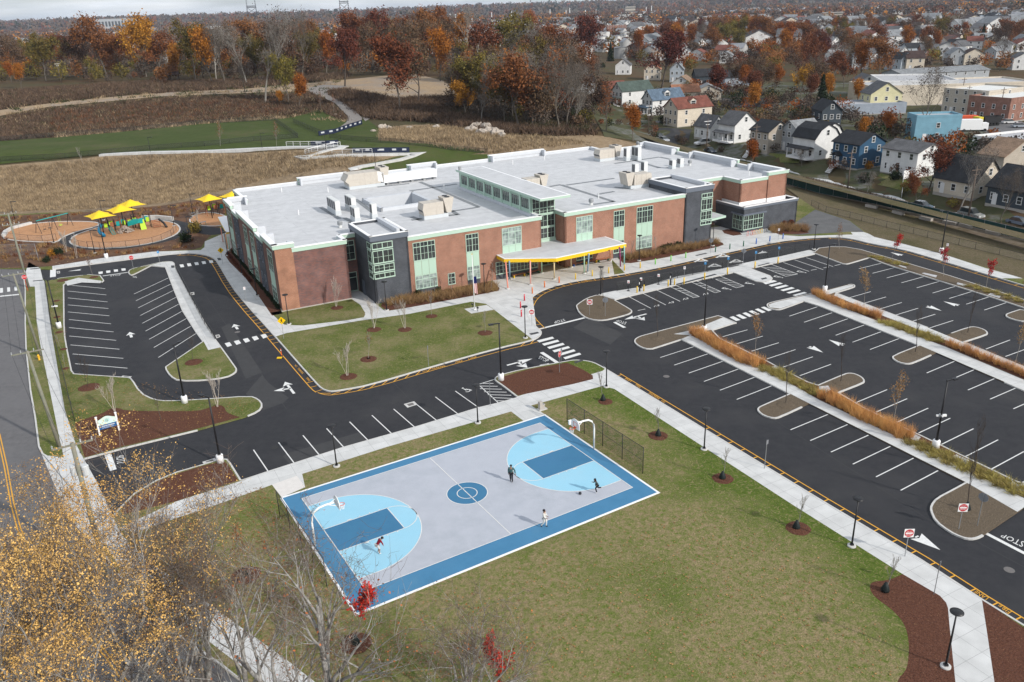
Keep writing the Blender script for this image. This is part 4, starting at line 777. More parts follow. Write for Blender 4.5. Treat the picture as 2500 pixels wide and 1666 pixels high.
def text(s,q,b,ox,oy,sc=4.706,z=PZ+.003,font_aspect=1):
 cu = bpy.data.curves.new('t','FONT');cu.body = s;cu.size = 1;cu.resolution_u = 2;o = bpy.data.objects.new('t',cu);COL.objects.link(o);bpy.context.view_layer.update()
 me = bpy.data.meshes.new_from_object(o.evaluated_get(bpy.context.evaluated_depsgraph_get()));V = np.array([v.co[:2] for v in me.vertices]);F = [tuple(p.vertices) for p in me.polygons]
 bpy.data.objects.remove(o);lo,hi = V.min(0),V.max(0);U = (V-lo)/(hi-lo)
 A = q if ox is None else [T1(ox,oy,*v,0,sc)[:2] for v in q]
 A = [np.array(v,float) for v in A]
 P = (A[0][None]*((1-U[:,:1])*(1-U[:,1:]))+A[1][None]*(U[:,:1]*(1-U[:,1:]))+A[2][None]*(U[:,:1]*U[:,1:])+A[3][None]*((1-U[:,:1])*U[:,1:]))
 if P.shape[1] == 2: P = np.hstack([P,np.full((len(P),1),z)])
 b.add([tuple(v) for v in P],F);bpy.data.meshes.remove(me)
text('STOP',[(1775,843),(1655,872),(1668,898),(1792,865)],mk,1000,600);text('STOP',[(1478,1300),(1572,1345),(1606,1312),(1500,1266)],mk,1000,600)
text('STOP',[(145,880),(30,852),(18,870),(122,910)],mk,1500,600);text('STOP',[(1266,357),(1392,343),(1390,330),(1268,343)],mk,0,600)
text('STOP',[(2372,585),(2110,490),(2078,522),(2330,645)],mk,2000,1200);text('STOP',[(960,785),(948,720),(1015,712),(1030,775)],mk,0,900,3.361)
for x,y in ((478,692),(646,655),(812,612),(1042,556)): text('EV',[(x+32,y-14),(x-32,y-2),(x-24,y+16),(x+38,y+2)],mk,1500,600)
def chairsym(ox,oy,x,y,s=4.706,sz=1.0,r=0.0):
 c = T1(ox,oy,x,y,0,s)[:2];u = np.array([math.cos(CY+r),math.sin(CY+r)]);v = np.array([-u[1],u[0]])
 f = lambda a,b_: c+u*a*sz+v*b_*sz
 q = [f(.35*math.cos(t),.35*math.sin(t)-.15) for t in np.linspace(-2.6,1.2,14)];strip(mk,q,.11*sz,PZ+.004)
 strip(mk,[f(-.1,.55),f(-.05,.05),f(.32,.05),f(.5,-.4)],.13*sz,PZ+.0045);strip(mk,[f(-.08,.3),f(.25,.3)],.09*sz,PZ+.005)
 mk.add([(*f(-.1+.13*math.cos(t),.78+.13*math.sin(t)),PZ+.004) for t in np.linspace(0,6.28,12)[:-1]],[tuple(range(11))])
for a in ((1548,433),(1283,493),(1877,357),(2143,300)): chairsym(1500,600,*a,sz=1.05,r=math.pi)
chairsym(900,750,937,797,3.92,.95,0);chairsym(0,600,1555,360,4.706,.8,math.pi)
struct(mk.build('road_markings',white_paint))
# fire-lane edge: a yellow line beside the kerb with rungs
def firelane(P,side,step=1.52,off=.95,skip=(),w=.11,slant=0.0):
 Q = offs(P,side*off);strip(mky,Q,w,PZ)
 for i,(p,d) in enumerate(at_steps(Q,step,.4)):
  if any(a <= i <= c for a,c in skip): continue
  n = np.array([-d[1],d[0]])*(-side)*(off-.12);line(p,p+n+d*slant,w,mky,PZ+.002)
kk = [p for p in k2]
def sub(P,a,c):
 i = min(range(len(P)),key=lambda i: np.hypot(*(P[i]-G(*a)[:2])));j = min(range(len(P)),key=lambda j: np.hypot(*(P[j]-G(*c)[:2])));return P[i:j+1]
s1 = sub(k2,(425,620),(790,950));firelane(s1,-1,1.5,.95,slant=0,skip=((38,46),))
firelane(sub(k2,(795,953),(1300,830)),-1,1.5,.85,slant=1.0,skip=((10,17),))
firelane(sub(k2,(1316,806),(1500,672)),-1,1.4,1.0);firelane(sub(k2,(1500,672),(1990,579)),-1,3.0,.9);firelane(sub(k2,(2010,579),(2640,740)),-1,3.4,.9)
firelane(resample(k1d,3),1,1.72,.8,skip=((1,8),(39,45)))
for s,q in (('NO',[(150,1458),(197,1445),(200,1430),(152,1442)]),('PARKING',[(255,1428),(408,1390),(410,1372),(260,1410)]),('FIRE',[(527,1352),(606,1332),(610,1315),(532,1333)]),('LANE',[(674,1312),(768,1288),(770,1270),(678,1293)])): text(s,q,mky,1000,600)
for s,q in (('NO',[(590,385),(553,363),(530,372),(565,397)]),('PARKING',[(525,340),(408,275),(388,288),(505,358)]),('FIRE',[(308,207),(256,178),(238,190),(290,225)]),('LANE',[(200,145),(135,106),(116,118),(178,158)])): text(s,q,mky,1500,900)
for s,q in (('FIRE',[(2215,1382),(2085,1293),(2052,1310),(2170,1412)]),('LANE',[(1950,1225),(1805,1137),(1770,1160),(1912,1252)])): text(s,q,mky,2000,1200)
for s,q in (('NO',[(1030,1385),(1052,1402),(1066,1385),(1045,1366)]),('PARKING',[(1062,1420),(1118,1478),(1142,1466),(1085,1404)]),('FIRE',[(1163,1528),(1195,1562),(1217,1550),(1182,1514)])): text(s,q,mky,500,600)
text('PARKING',[(1975,420),(2092,400),(2088,391),(1972,409)],mky,1000,600);text('LANE',[(2290,362),(2350,352),(2346,344),(2288,353)],mky,1000,600)
for o in (-.12,.12):
 strip(mky,[G(-4,1060)[:2],G(14,1140)[:2],G(30,1230)[:2],G(46,1290)[:2],G(80,1380)[:2],G(150,1480)[:2],G(260,1600)[:2],G(330,1700)[:2]],.11,.02,None,o)
struct(mky.build('yellow_markings',yellow_paint))
# drains, manholes, patches and tactile pads set in the paving
iron = mat('cast_iron',(.12,.11,.11),(.17,.16,.15),9,.7)
def quadsheet(name,q,ox,oy,s,z,m):
 A = [T1(ox,oy,*v,0,s)[:2] for v in q];return sheet(name,A,z,m)
tact = mat('tactile_pad',(.05,.053,.058),rough=.8)
for q,ox,oy,s in (([(1535,263),(1618,246),(1635,260),(1555,277)],900,750,3.92),([(1965,535),(2040,512),(2055,524),(1980,550)],900,750,3.92),([(1965,238),(2005,236),(2010,262),(1972,266)],0,600,4.706),([(140,152),(180,149),(193,175),(158,180)],500,600,4.706),([(1680,388),(1740,374),(1757,388),(1697,402)],1500,600,4.706),([(925,120),(1050,93),(1070,100),(945,128)],1500,600,4.706),([(705,452),(1150,334),(1180,342),(715,466)],1500,600,4.706),([(1645,238),(1770,206),(1785,214),(1650,246)],1500,600,4.706),([(1310,255),(1420,228),(1440,236),(1325,262)],1500,600,4.706),([(535,722),(665,690),(668,705),(537,740)],0,900,3.361),([(380,412),(495,401),(497,410),(382,421)],0,600,4.706),([(348,274),(460,263),(462,272),(352,283)],0,600,4.706),([(955,342),(1000,337),(1000,346),(957,350)],0,600,4.706),([(1575,248),(1620,242),(1615,254),(1580,262)],0,600,4.706)): quadsheet('tactile_pad',q,ox,oy,s,Z3+.004,tact)
for q,ox,oy,s in (([(335,930),(435,903),(468,935),(372,965)],900,750,3.92),([(1410,1495),(1515,1505),(1490,1530),(1380,1520)],0,600,4.706),([(2180,540),(2230,535),(2235,565),(2190,572)],0,600,4.706),([(1635,556),(1720,540),(1740,550),(1655,575)],900,750,3.92),([(650,295),(688,293),(690,320),(655,323)],0,600,4.706),([(120,1030),(165,1022),(180,1050),(135,1068)],500,600,4.706),([(1660,768),(1765,735),(1785,760),(1670,782)],0,900,3.361)):
 quadsheet('catch_basin',q,ox,oy,s,.02,kerbm);A = np.array([T1(ox,oy,*v,0,s)[:2] for v in q]);c = A.mean(0);sheet('drain_grate',[c+(a-c)*.55 for a in A],.024,iron)
def disc(name,ox,oy,x,y,r,m,s=4.706,z=.022): c = T1(ox,oy,x,y,0,s);b = MB();b.disc((c[0],c[1],z),r,20);return struct(b.build(name,m))
for a in ((1500,600,597,1505),(2000,1200,2183,905),(0,600,2240,1245),(500,600,375,995)): disc('manhole_cover',*a[:4],.38,iron)
disc('manhole_cover',1500,300,2185,1140,.4,iron,z=Z3+.01);disc('manhole_cover',0,900,2255,650,.35,mat('dark_iron',(.03,.03,.03)),3.361)
# tree mulch rings
ring = MB()
def mring(ox,oy,x,y,r,s=4.706,m='m'):
 c = T1(ox,oy,x,y,KZ,s);rn = random.Random(int(x*7+y));b = MB();n = 22
 b.lathe((0,0,0),[(r,0),(r*.8,.05),(r*.3,.09)],22);b.v = [(v[0]*(1+.1*(rn.random()-.5))+c[0],v[1]*(1+.1*(rn.random()-.5))+c[1],v[2]+KZ+.01) for v in b.v]
 return struct(b.build('mulch_ring',mulch if m == 'm' else mulch_grey))
for a in ((500,600,1520,715,.95),(500,600,1945,965,1.0),(500,600,2300,965,.95),(500,600,1880,1305,1.05),(500,600,1650,1505,1.05),(1000,600,252,812,.85),(1000,600,868,1003,1.0),(0,600,2225,1340,1.1),(0,600,730,1190,.45),(0,600,655,822,.5),(0,600,680,995,.5),(0,600,650,635,.5),(0,600,755,1412,.4),(0,600,1078,362,.7),(0,600,720,400,.9),(1500,900,503,775,.95),(1500,900,1245,1265,.95),(1140,980,2195,395,.95),(1140,980,1590,5,.8)): mring(*a)
for a in ((0,900,730,155,1.2,3.361),(0,1200,2020,690,1.15,3.361),(1800,1200,500,305,1.0,3.361),(600,1300,1150,1160,1.1,4.278),(900,750,0,495,.9,3.92)): mring(*a)
for a in ((1500,600,490,1065,.95),(1000,600,2230,710,.85),(2000,600,225,80,.9),(1500,900,1965,420,.95),(2000,900,250,165,.9),(2000,600,1100,1230,.8),(2000,600,1705,1005,.8),(2000,1200,1690,210,1.3)): mring(*a,m='g')
# lamps
def head_disc(t,H):
 MB().lathe((0,0,H-.25),[(.05,0),(.06,.12),(.36,.22),(.42,.27),(.42,.31),(.1,.35)],20).build('lamp_head',metal_black,t,True)
 MB().disc((0,0,H-.045+.0),.3,16,(0,0,-1)).build('lens',metal_white,t)
def head_arm(t,H):
 b = MB();b.box((.45,0,H-.03),(1.1,.12,.1));b.box((.95,0,H-.05),(.55,.38,.12));b.build('lamp_head',metal_black,t)
 MB().box((.95,0,H-.12),(.42,.28,.03)).build('lens',metal_white,t)
def mk_lamp(H,kind,base):
 t = thing('street_lamp','','street lamp');zb = {'flat': .12,'tall': .85}[base]
 MB().lathe((0,0,-.05),[(.33,0),(.33,zb*.9+.05),(.3,zb+.05)] if base == 'flat' else [(.34,0),(.34,zb),(.3,zb+.05)],18).build('footing',kerbm if base == 'flat' else coping,t,True)
 MB().tube([(0,0,zb),(0,0,H-.1)],[.075,.05] if base == 'flat' else [.1,.075],10).build('pole',metal_black,t,True);MB().box((0,0,zb+.08),(.24,.24,.14)).build('base_plate',metal_black,t)
 (head_disc if kind == 'disc' else head_arm)(t,H);return t
Lshort = Placer(mk_lamp(4.35,'disc','flat'));Ltall = Placer(mk_lamp(7.1,'arm','tall'));Lped = Placer(mk_lamp(4.35,'arm','flat'))
def lamp(kind,ox,oy,x,y,label,s=4.706,rz=0.0,z=KZ,terr=False):
 P = TT(ox,oy,x,y,s) if terr else T1(ox,oy,x,y,z,s)
 return {'s': Lshort,'t': Ltall,'p': Lped}[kind](P,rz,label,None,{'s': 'round-headed pedestrian lamps','t': 'tall car-park lamps','p': 'pedestrian lamps beyond the school'}[kind])
for a in ((640,980,857,748,'round-headed lamp on the grass strip above the left half of the court'),(900,750,1046,1110,'round-headed lamp beside the court path, by the hatched bay',3.92),(900,750,2275,766,'round-headed lamp at the corner beyond the drinking fountain',3.92),(1500,900,1030,930,'round-headed lamp on the long pavement nearest the court'),(1800,1200,938,450,'round-headed lamp on the long pavement near the right-hand do-not-enter sign',3.361),(1800,1200,1708,1440,'round-headed lamp in the bark bed at the bottom right',3.361),(1000,600,1330,1062,'round-headed lamp at the rounded pavement corner by the crosswalk'),(500,600,968,905,'round-headed lamp on the small lawn in front of the orange brick corner'),(500,600,600,578,'round-headed lamp in the bed beside the west wall, nearer one'),(500,600,427,325,'round-headed lamp in the bed beside the west wall, farther one'),(500,600,265,115,'round-headed lamp at the bed tip by the pedestrian crossing sign'),(500,600,2090,745,'round-headed lamp in front of the left dark tower'),(1000,600,862,525,'round-headed lamp in the grasses behind the flagpole'),(1000,600,2195,568,'round-headed lamp on the round traffic island'),(1500,600,283,175,'round-headed lamp in the bed right of the yellow canopy'),(1500,300,1130,1415,'round-headed lamp beside the right dark tower'),(1500,300,2290,1455,'round-headed lamp at the far end of the disabled bays')):
 lamp('s',*a[:5],s=a[5] if len(a) > 5 else 4.706)
for a in ((0,600,683,945,'tall lamp on a white footing between the street pavement and the west lot',4.706,0.9),(0,900,1518,280,'tall lamp on a white footing behind the sign lawn',3.361,1.2),(0,900,1810,770,'tall lamp on a white footing at the bark bed beside the drive',3.361,2.6),(1000,600,1052,1545,'tall lamp on a white footing at the tip of the bark island',4.706,3.4),(1500,600,1030,990,'tall lamp on a white footing among the orange grasses near the crosswalk',4.706,.5),(2000,600,62,525,'tall lamp at the left end of the second grass divider',4.706,.4),(2000,900,1335,912,'tall lamp with a white camera halfway up, in the near grass divider',4.706,.4),(2000,300,1400,1495,'tall lamp on a white footing in the far right lawn strip',4.706,2.6),(0,300,1225,1555,'tall lamp on a white footing in the planting below the playground',4.706,2.4)):
 lamp('t',*a[:5],s=a[5],rz=a[6])
for a in ((0,300,1090,1497,'black lamp on a flat footing below the round playground'),(0,300,2000,1185,'black lamp at the right rim of the round playground'),(0,300,620,1378,'black lamp in front of the swings'),(0,300,175,1130,'black lamp at the left end behind the swings'),(0,300,1190,1120,'black lamp behind the yellow shade sails'),(0,300,2215,1040,'black lamp at the foot of the dry slope'),(0,300,2180,1330,'black lamp beside the asphalt path east of the playground')):
 lamp('p',*a)
for a in ((0,300,1730,350,'black lamp on the white path by the field fence, leftmost'),(500,300,660,305,'black lamp on the white path left of the ramp railings'),(500,300,1395,325,'black lamp between the zigzag ramp railings'),(500,300,1962,500,'black lamp on the path behind the long air handler')):
 lamp('p',*a,terr=True)
for ox,oy,x,y,l_ in ((2000,900,1400,530,'white security camera on the tall lamp in the near grass divider'),(0,600,635,680,'white security camera on the tall lamp by the street pavement')):
 base = T1(2000,900,1335,912,KZ) if ox else T1(0,600,683,945,KZ);t = thing('security_camera',l_,'camera',(base[0],base[1],3.6 if ox else 3.4))
 b = MB();b.box((.28,0,0),(.4,.16,.2));b.box((-.25,.1,-.05),(.3,.14,.16));b.tube([(0,-.3,0),(0,.3,0)],.06,8);b.build('housing',coping,t);MB().tube([(-.1,0,-.15),(-.1,0,.15)],.09,10).build('bracket',metal_grey,t)
# signs
sred = mat('sign_red',(.5,.012,.02),rough=.45);swhite = mat('sign_white',(.78,.78,.78),rough=.45);syel = mat('sign_yellow',(.8,.5,.0),rough=.45);sblue = mat('sign_blue',(.03,.25,.55),rough=.45);sback = mat('sign_back',(.24,.25,.27),rough=.5,metal=.3);sblack = mat('sign_black',(.01,.01,.01),rough=.5)
def face_poly(n,r,rot=0.0): return [(r*math.cos(2*math.pi*k/n+rot),r*math.sin(2*math.pi*k/n+rot)) for k in range(n)]
def sign(kind,P,H,yaw,label,post_m=None,cat='road sign'):
 t = thing('road_sign',label,cat,P,yaw);MB().box((0,0,H/2-.1),(.05,.05,H+.2)).build('post',post_m or metal_grey,t)
 def plate(pts,m,y=-.04,name='sign_plate',th=.012):
  b = MB();n = len(pts);b.add([(p[0],y-th,p[1]) for p in pts]+[(p[0],y,p[1]) for p in pts],[tuple(range(n)),tuple(range(2*n-1,n-1,-1))]+[((i+1) % n,i,i+n,(i+1) % n+n) for i in range(n)]);return b.build(name,m,t)
 def word(s,x0,x1,z0,z1,m,y=-.06):
  b = MB();text(s,[(x0,z0),(x1,z0),(x1,z1),(x0,z1)],b,None,None);b.v = [(v[0],y,v[1]) for v in b.v];return b.build('lettering',m,t)
 zc = H-.35
 if kind == 'stop':
  plate([(x,z+zc) for x,z in face_poly(8,.41,math.pi/8)],swhite);plate([(x,z+zc) for x,z in face_poly(8,.385,math.pi/8)],sred,-.05,'red_face',.004);word('STOP',-.3,.3,zc-.12,zc+.12,swhite)
 elif kind == 'dne':
  plate([(x,z+zc) for x,z in ((-.38,-.38),(.38,-.38),(.38,.38),(-.38,.38))],swhite);plate([(x,z+zc) for x,z in face_poly(24,.34)],sred,-.05,'red_face',.004)
  plate([(-.27,zc-.06),(.27,zc-.06),(.27,zc+.06),(-.27,zc+.06)],swhite,-.056,'white_bar',.004);word('DO NOT',-.2,.2,zc+.1,zc+.22,swhite);word('ENTER',-.2,.2,zc-.22,zc-.1,swhite)
 elif kind == 'ped':
  plate([(x,z+zc) for x,z in ((0,-.54),(.54,0),(0,.54),(-.54,0))],syel)
  b = MB();y = -.06
  for q in ([(-.04,.03),(.06,.05),(.1,-.13),(.16,-.3),(.11,-.31),(.04,-.14)],[(-.04,.03),(.04,.0),(-.02,-.16),(-.12,-.3),(-.17,-.27),(-.08,-.13)],[(-.06,.2),(.05,.2),(.07,.0),(-.05,.0)],[(-.06,.18),(-.16,.05),(-.12,.02),(-.03,.12)],[(.05,.18),(.16,.08),(.13,.04),(.03,.12)]): b.add([(a,y-.001*len(b.f),zc+c) for a,c in q],[tuple(range(len(q)))])
  b.add([(.0+.065*math.cos(k),y,zc+.28+.065*math.sin(k)) for k in np.linspace(0,6.28,12)[:-1]],[tuple(range(11))]);b.build('walking_figure',sblack,t)
 elif kind == 'blue':
  plate([(-.16,zc-.1),(.16,zc-.1),(.16,zc+.33),(-.16,zc+.33)],sblue);word('P',-.06,.06,zc+.08,zc+.26,swhite)
 elif kind == 'white':
  plate([(-.16,zc-.12),(.16,zc-.12),(.16,zc+.33),(-.16,zc+.33)],swhite);word('P',-.06,.06,zc+.05,zc+.25,sred)
 elif kind == 'edge': plate([(-.16,zc-.1),(.16,zc-.1),(.16,zc+.33),(-.16,zc+.33)],sback)
 elif kind == 'back': plate([(x,z+zc) for x,z in face_poly(8,.41,math.pi/8)],sback)
 elif kind == 'backdiamond': plate([(x,z+zc) for x,z in ((0,-.46),(.46,0),(0,.46),(-.46,0))],sback)
 return t
def face_cam(P,extra=0.0): return math.atan2(P[0],-P[1])*-1+extra if False else math.atan2(-P[0],P[1])+extra
def sg(kind,ox,oy,x,y,H,label,s=4.706,e=0.0,z=KZ,pm=None):
 P = T1(ox,oy,x,y,z,s);return sign(kind,P,H,face_cam(P,e),label,pm)
sg('stop',0,600,320,520,2.7,'red stop sign on a red post at the street corner',pm=mat('red_post',(.6,.03,.03),rough=.5));sg('stop',0,600,1535,275,2.5,'red stop sign on the little lawn tip of the west lot')
sg('stop',1000,600,1722,1455,2.7,'red stop sign turned sideways in the bark island by the crosswalk',e=1.15);sg('back',1000,600,1740,1360,2.0,'grey back of a small sign behind the turned stop sign',e=1.3)
sg('dne',1000,600,1405,925,2.4,'square red and white do-not-enter sign on the pavement at the loop exit');sg('dne',1000,600,2068,798,2.3,'square red and white do-not-enter sign on the round island, facing camera')
sg('dne',1800,1200,1375,532,2.5,'do-not-enter sign standing on the long pavement at lower right',3.361,.5);sg('dne',2000,1200,1603,432,2.4,'do-not-enter sign on the rounded island at right',e=.5)
sg('back',2000,1200,1817,392,3.0,'grey back of a tall stop sign on the rounded island at right',e=2.8);sg('backdiamond',1500,600,1476,222,2.7,'grey back of a diamond sign at the gap in the black fence',e=math.pi)
sg('back',1000,600,2247,810,2.7,'dark back of a sign beside the round island tree',e=math.pi);sg('back',1500,300,1102,1500,2.6,'grey back of a sign on the pavement before the right dark tower',e=math.pi)
sg('ped',500,600,910,1075,3.0,'yellow diamond pedestrian sign on the front lawn corner');sg('ped',500,600,208,215,2.9,'yellow diamond pedestrian sign near the side canopy')
sg('white',500,600,478,645,2.4,'small white parking sign on the pavement beside the west drive');sg('blue',0,600,1842,222,2.6,'blue and white disabled parking sign at the head of the west lot')
sg('edge',1000,600,220,1385,2.7,'thin grey signpost at the kerb of the front lawn',e=1.3);sg('edge',1500,900,1724,1148,3.0,'grey signpost on the long pavement in the middle of its run',e=1.0)
sg('edge',2000,1200,1318,1185,2.9,'bare grey signpost at the bark bed, lower right',e=1.5);sg('edge',900,750,1165,945,2.8,'grey accessible-bay signpost by the hatched triangle',3.92,1.5)
sg('white',1500,300,1880,1350,2.2,'small pale sign on the wide pavement by the bicycle hoops');sg('white',2000,300,1452,1540,2.3,'small white sign at the far right lawn edge')
bolly = mat('bollard_yellow',(.78,.5,.02),rough=.45)
for ox,oy,x,y,k,w_ in ((1500,600,798,445,'white','leftmost'),(1500,600,1035,390,'blue','second from left'),(1500,600,1297,332,'blue','third from left'),(1500,600,1613,260,'blue','fourth from left'),(1500,600,1877,208,'blue','rightmost')):
 t = sg(k,ox,oy,x,y,2.9,'parking sign on a yellow bollard, %s of five' % w_);MB().tube([(0,0,0),(0,0,1.1)],.1,12).build('bollard',bolly,t,True);t['group'] = 'parking signs at the disabled bays'
# EV chargers and their guards
for x,y,w_ in ((160,520,'leftmost'),(303,487,'second'),(505,445,'third')):
 P = T1(1500,600,x,y,Z1);t = thing('reserved_bay_sign','low sign with white face on a black foot, %s along the EV bay pavement' % w_,'sign',P,face_cam(P),'low EV bay signs');MB().box((0,0,.03),(.4,.4,.05)).build('foot',metal_black,t);MB().tube([(0,0,0),(0,0,1.5)],.035,8).build('post',metal_black,t);MB().box((0,-.04,1.45),(.34,.02,.45)).build('sign_plate',swhite,t);MB().box((0,-.055,1.38),(.24,.01,.12)).build('red_face',sred,t)
for x,y,w_ in ((290,525,'left'),(645,453,'right')):
 P = T1(1500,600,x,y,Z1);t = thing('charging_post','slim black vehicle charging post between yellow bollards, %s one' % w_,'EV charger',P,face_cam(P));MB().box((0,0,.95),(.22,.2,1.9)).build('body',metal_black,t);MB().box((-.06,-.12,1.3),(.12,.05,.35)).build('screen',swhite,t);MB().tube([(.12,0,1.3),(.3,-.05,.9),(.2,-.05,.5)],.02,6).build('cable',metal_black,t)
bc = {'yellow': (.78,.5,.02),'orange': (.75,.19,.04),'red': (.62,.02,.04),'green': (.2,.6,.1),'dark green': (.02,.13,.07),'blue': (.02,.13,.48)}
bprot = {}
def bollard(c,ox,oy,x,y,label,z=Z1,sc=1.0):
 if c not in bprot:
  t = thing('bollard','','bollard');MB().lathe((0,0,0),[(.1,0),(.1,.92),(.085,.97),(.03,1.0)],14).build('post',mat('bollard_'+c.replace(' ','_'),bc[c],rough=.4),t,True);MB().lathe((0,0,.78),[(.103,0),(.103,.05)],14).build('band',mat('bollard_band',(.5,.5,.5),rough=.4),t);bprot[c] = Placer(t)
 return bprot[c](T1(ox,oy,x,y,z),0,label,(1,1,sc),'coloured bollards along the school pavement')
for i,a in enumerate(((1285,815),(1275,718),(1320,632))): bollard('red',1000,600,*a,'%s red bollard along the loop kerb, nearest first' % ('first','second','third')[i])
for i,a in enumerate(((1410,550),(1551,480),(1718,427))): bollard('orange',1000,600,*a,'orange bollard under the canopy edge, %s from the left' % ('first','second','third')[i])
for i,a in enumerate(((1907,388),(2098,350),(2287,318))): bollard('yellow',1000,600,*a,'yellow bollard in front of the canopy, %s from the left' % ('first','second','third')[i])
for i,a in enumerate(((115,285),(296,258))): bollard('yellow',1500,600,*a,'yellow bollard past the right end of the canopy, %s one' % ('left','right')[i])
for i,a in enumerate(((470,215),(649,177),(819,142))): bollard('green',1500,600,*a,'bright green bollard, %s from the left' % ('first','second','third')[i])
for i,a in enumerate(((1160,1485),(1325,1452),(1482,1420))): bollard('dark green',1500,300,*a,'dark green bollard, %s from the left' % ('first','second','third')[i])
for i,a in enumerate(((1628,1392),(1784,1363),(1935,1333))): bollard('blue',1500,300,*a,'blue bollard, %s from the left' % ('first','second','third')[i])
for i,a in enumerate(((260,540),(338,522),(617,467),(690,452))): bollard('yellow',1500,600,*a,'thin yellow bollard guarding a charging post, %s from the left' % ('first','second','third','fourth')[i])
# hoops, ball, fences of the court
def hoop(side,label):
 f = -1.35 if side == 0 else CLn+1.35;yaw = CY if side == 0 else CY+math.pi
 t = thing('basketball_hoop',label,'basketball hoop',Cc(f+(0.0),mid,KZ+.02),yaw)
 MB().tube([(0,0,0),(0,0,2.2),(.06,0,2.7),(.28,0,3.1),(.7,0,3.38),(1.3,0,3.45),(2.0,0,3.42)],.085,12).build('pole',metal_white,t,True)
 MB().tube([(1.35,0,3.45),(2.15,.3,3.2)],.03,6).tube([(1.35,0,3.45),(2.15,-.3,3.2)],.03,6).tube([(1.5,0,3.4),(2.2,0,3.75)],.03,6).build('brace',metal_white,t)
 pr = [(-.68,2.95),(.68,2.95),(.68,3.3)]+[(.68*math.cos(k),3.3+.62*math.sin(k)) for k in np.linspace(.15,math.pi-.15,12)]+[(-.68,3.3)]
 b = MB();n = len(pr);b.add([(2.2,p[0],p[1]) for p in pr]+[(2.25,p[0],p[1]) for p in pr],[tuple(range(n)),tuple(range(2*n-1,n-1,-1))]+[((i+1) % n,i,i+n,(i+1) % n+n) for i in range(n)]);bo = b.build('backboard',metal_white,t)
 b = MB()
 for p,q in (((-.3,3.12),(.3,3.12)),((-.3,3.57),(.3,3.57)),((-.3,3.12),(-.3,3.57)),((.3,3.12),(.3,3.57))): b.tube([(2.258,*p),(2.258,*q)],.02,4)
 b.build('target_square',mat('hoop_orange',(.75,.1,.03),rough=.5),bo)
 rim = [(2.25+.38+.23*math.cos(k),.23*math.sin(k),3.05) for k in np.linspace(0,2*math.pi,21)];rm = MB();rm.tube(rim,.02,6);rm.box((2.32,0,3.05),(.2,.2,.12));ro = rm.build('rim',mat('hoop_orange',(.75,.1,.03)),t)
 nb = MB()
 for k in np.linspace(0,2*math.pi,13)[:-1]:
  for dk in (.5,-.5): nb.tube([(2.63+.22*math.cos(k),.22*math.sin(k),3.04),(2.63+.13*math.cos(k+dk),.13*math.sin(k+dk),2.6)],.012,3,False)
 nb.build('net',swhite,ro);return t
hoop(0,'basketball hoop with white fan backboard and orange rim at the left end of the court');hoop(1,'basketball hoop with white fan backboard and orange rim at the right end of the court')
def mesh_mat(name,c,a,sc=22.0):
 m = bpy.data.materials.new(name);m.use_nodes = True;t = m.node_tree;b = t.nodes['Principled BSDF'];b.inputs['Base Color'].default_value = (*c,1);b.inputs['Roughness'].default_value = .6;b.inputs['Alpha'].default_value = a;MATS[name] = m;return m
chain = mesh_mat('chain_link_mesh',(.02,.022,.022),.34);chain_g = mesh_mat('grey_chain_link',(.3,.3,.3),.14);privacy = mat('green_privacy_fabric',(.006,.035,.032),(.009,.045,.04),1,.8)
def fence(pts,H,label,post_m=metal_black,mesh_m=chain,spacing=2.6,mid_=False,terr=False,name='chain_link_fence',r=.035,rail=True,zb=KZ,step_post=None):
 P = resample([np.array(p[:2]) for p in pts],spacing);hz = (lambda p: float(hgt(*p))+.1) if terr else (lambda p: zb)
 o = P[0];t = thing(name,label,'fence',(o[0],o[1],hz(o)))
 L3 = [(p[0]-o[0],p[1]-o[1],hz(p)-hz(o)) for p in P];me = MB().tube([(0,0,-.1),(0,0,H+.05)],r,6).mesh('post',post_m,True)
 for q in L3: c = link('post',me,t);c.location = q
 b = MB();b.tube([(x,y,z+H) for x,y,z in L3],r*.75,5)
 b2 = MB();b2.tube([(x,y,z+(H*.5 if mid_ else .06)) for x,y,z in L3],r*.6,4)
 if rail: b.build('top_rail',post_m,t);b2.build('lower_rail',post_m,t)
 f = MB()
 for i in range(len(L3)-1): a,c = L3[i],L3[i+1];f.quad((a[0],a[1],a[2]+.04),(c[0],c[1],c[2]+.04),(c[0],c[1],c[2]+H),(a[0],a[1],a[2]+H))
 f.build('mesh_panel',mesh_m,t);return t
fence([T1(1140,980,1150,240,KZ),T1(1140,980,2020,830,KZ)],2.7,'black chain-link fence behind the right-hand basketball hoop',mid_=True,spacing=2.75)
fence([T1(640,1200,205,290,KZ),T1(640,1200,745,1090,KZ)],2.6,'black chain-link fence behind the left-hand basketball hoop',mid_=True,spacing=2.75)
fence([T1(0,600,520,420,KZ),T1(0,600,600,960,KZ),T1(0,900,615,435,KZ,3.361)],1.15,'low black fence along the street pavement by the west lot',spacing=2.4)
fence([T1(0,600,2020,270,KZ),T1(0,600,2353,905,KZ),T1(500,600,118,1075,KZ)],1.1,'low black fence along the walk beside the west drive',spacing=2.4)
fence([T1(1500,600,*q,Z1) for q in ((30,520),(345,470),(725,375),(1240,265),(1460,215))],1.35,'low black fence behind the EV bays, left of the gap',spacing=2.9);fence([T1(1500,600,*q,Z1) for q in ((1600,178),(1910,118),(2240,50))],1.35,'low black fence behind the disabled bays, right of the gap',spacing=2.9)
fence([T1(2000,300,*q,KZ) for q in ((-90,950),(75,1030),(350,1095),(770,1205),(1240,1320),(1790,1455),(2353,1590),(2700,1680))],1.2,'dark chain-link fence between the far lawn and the gravel verge',spacing=3.4,mesh_m=chain_g)
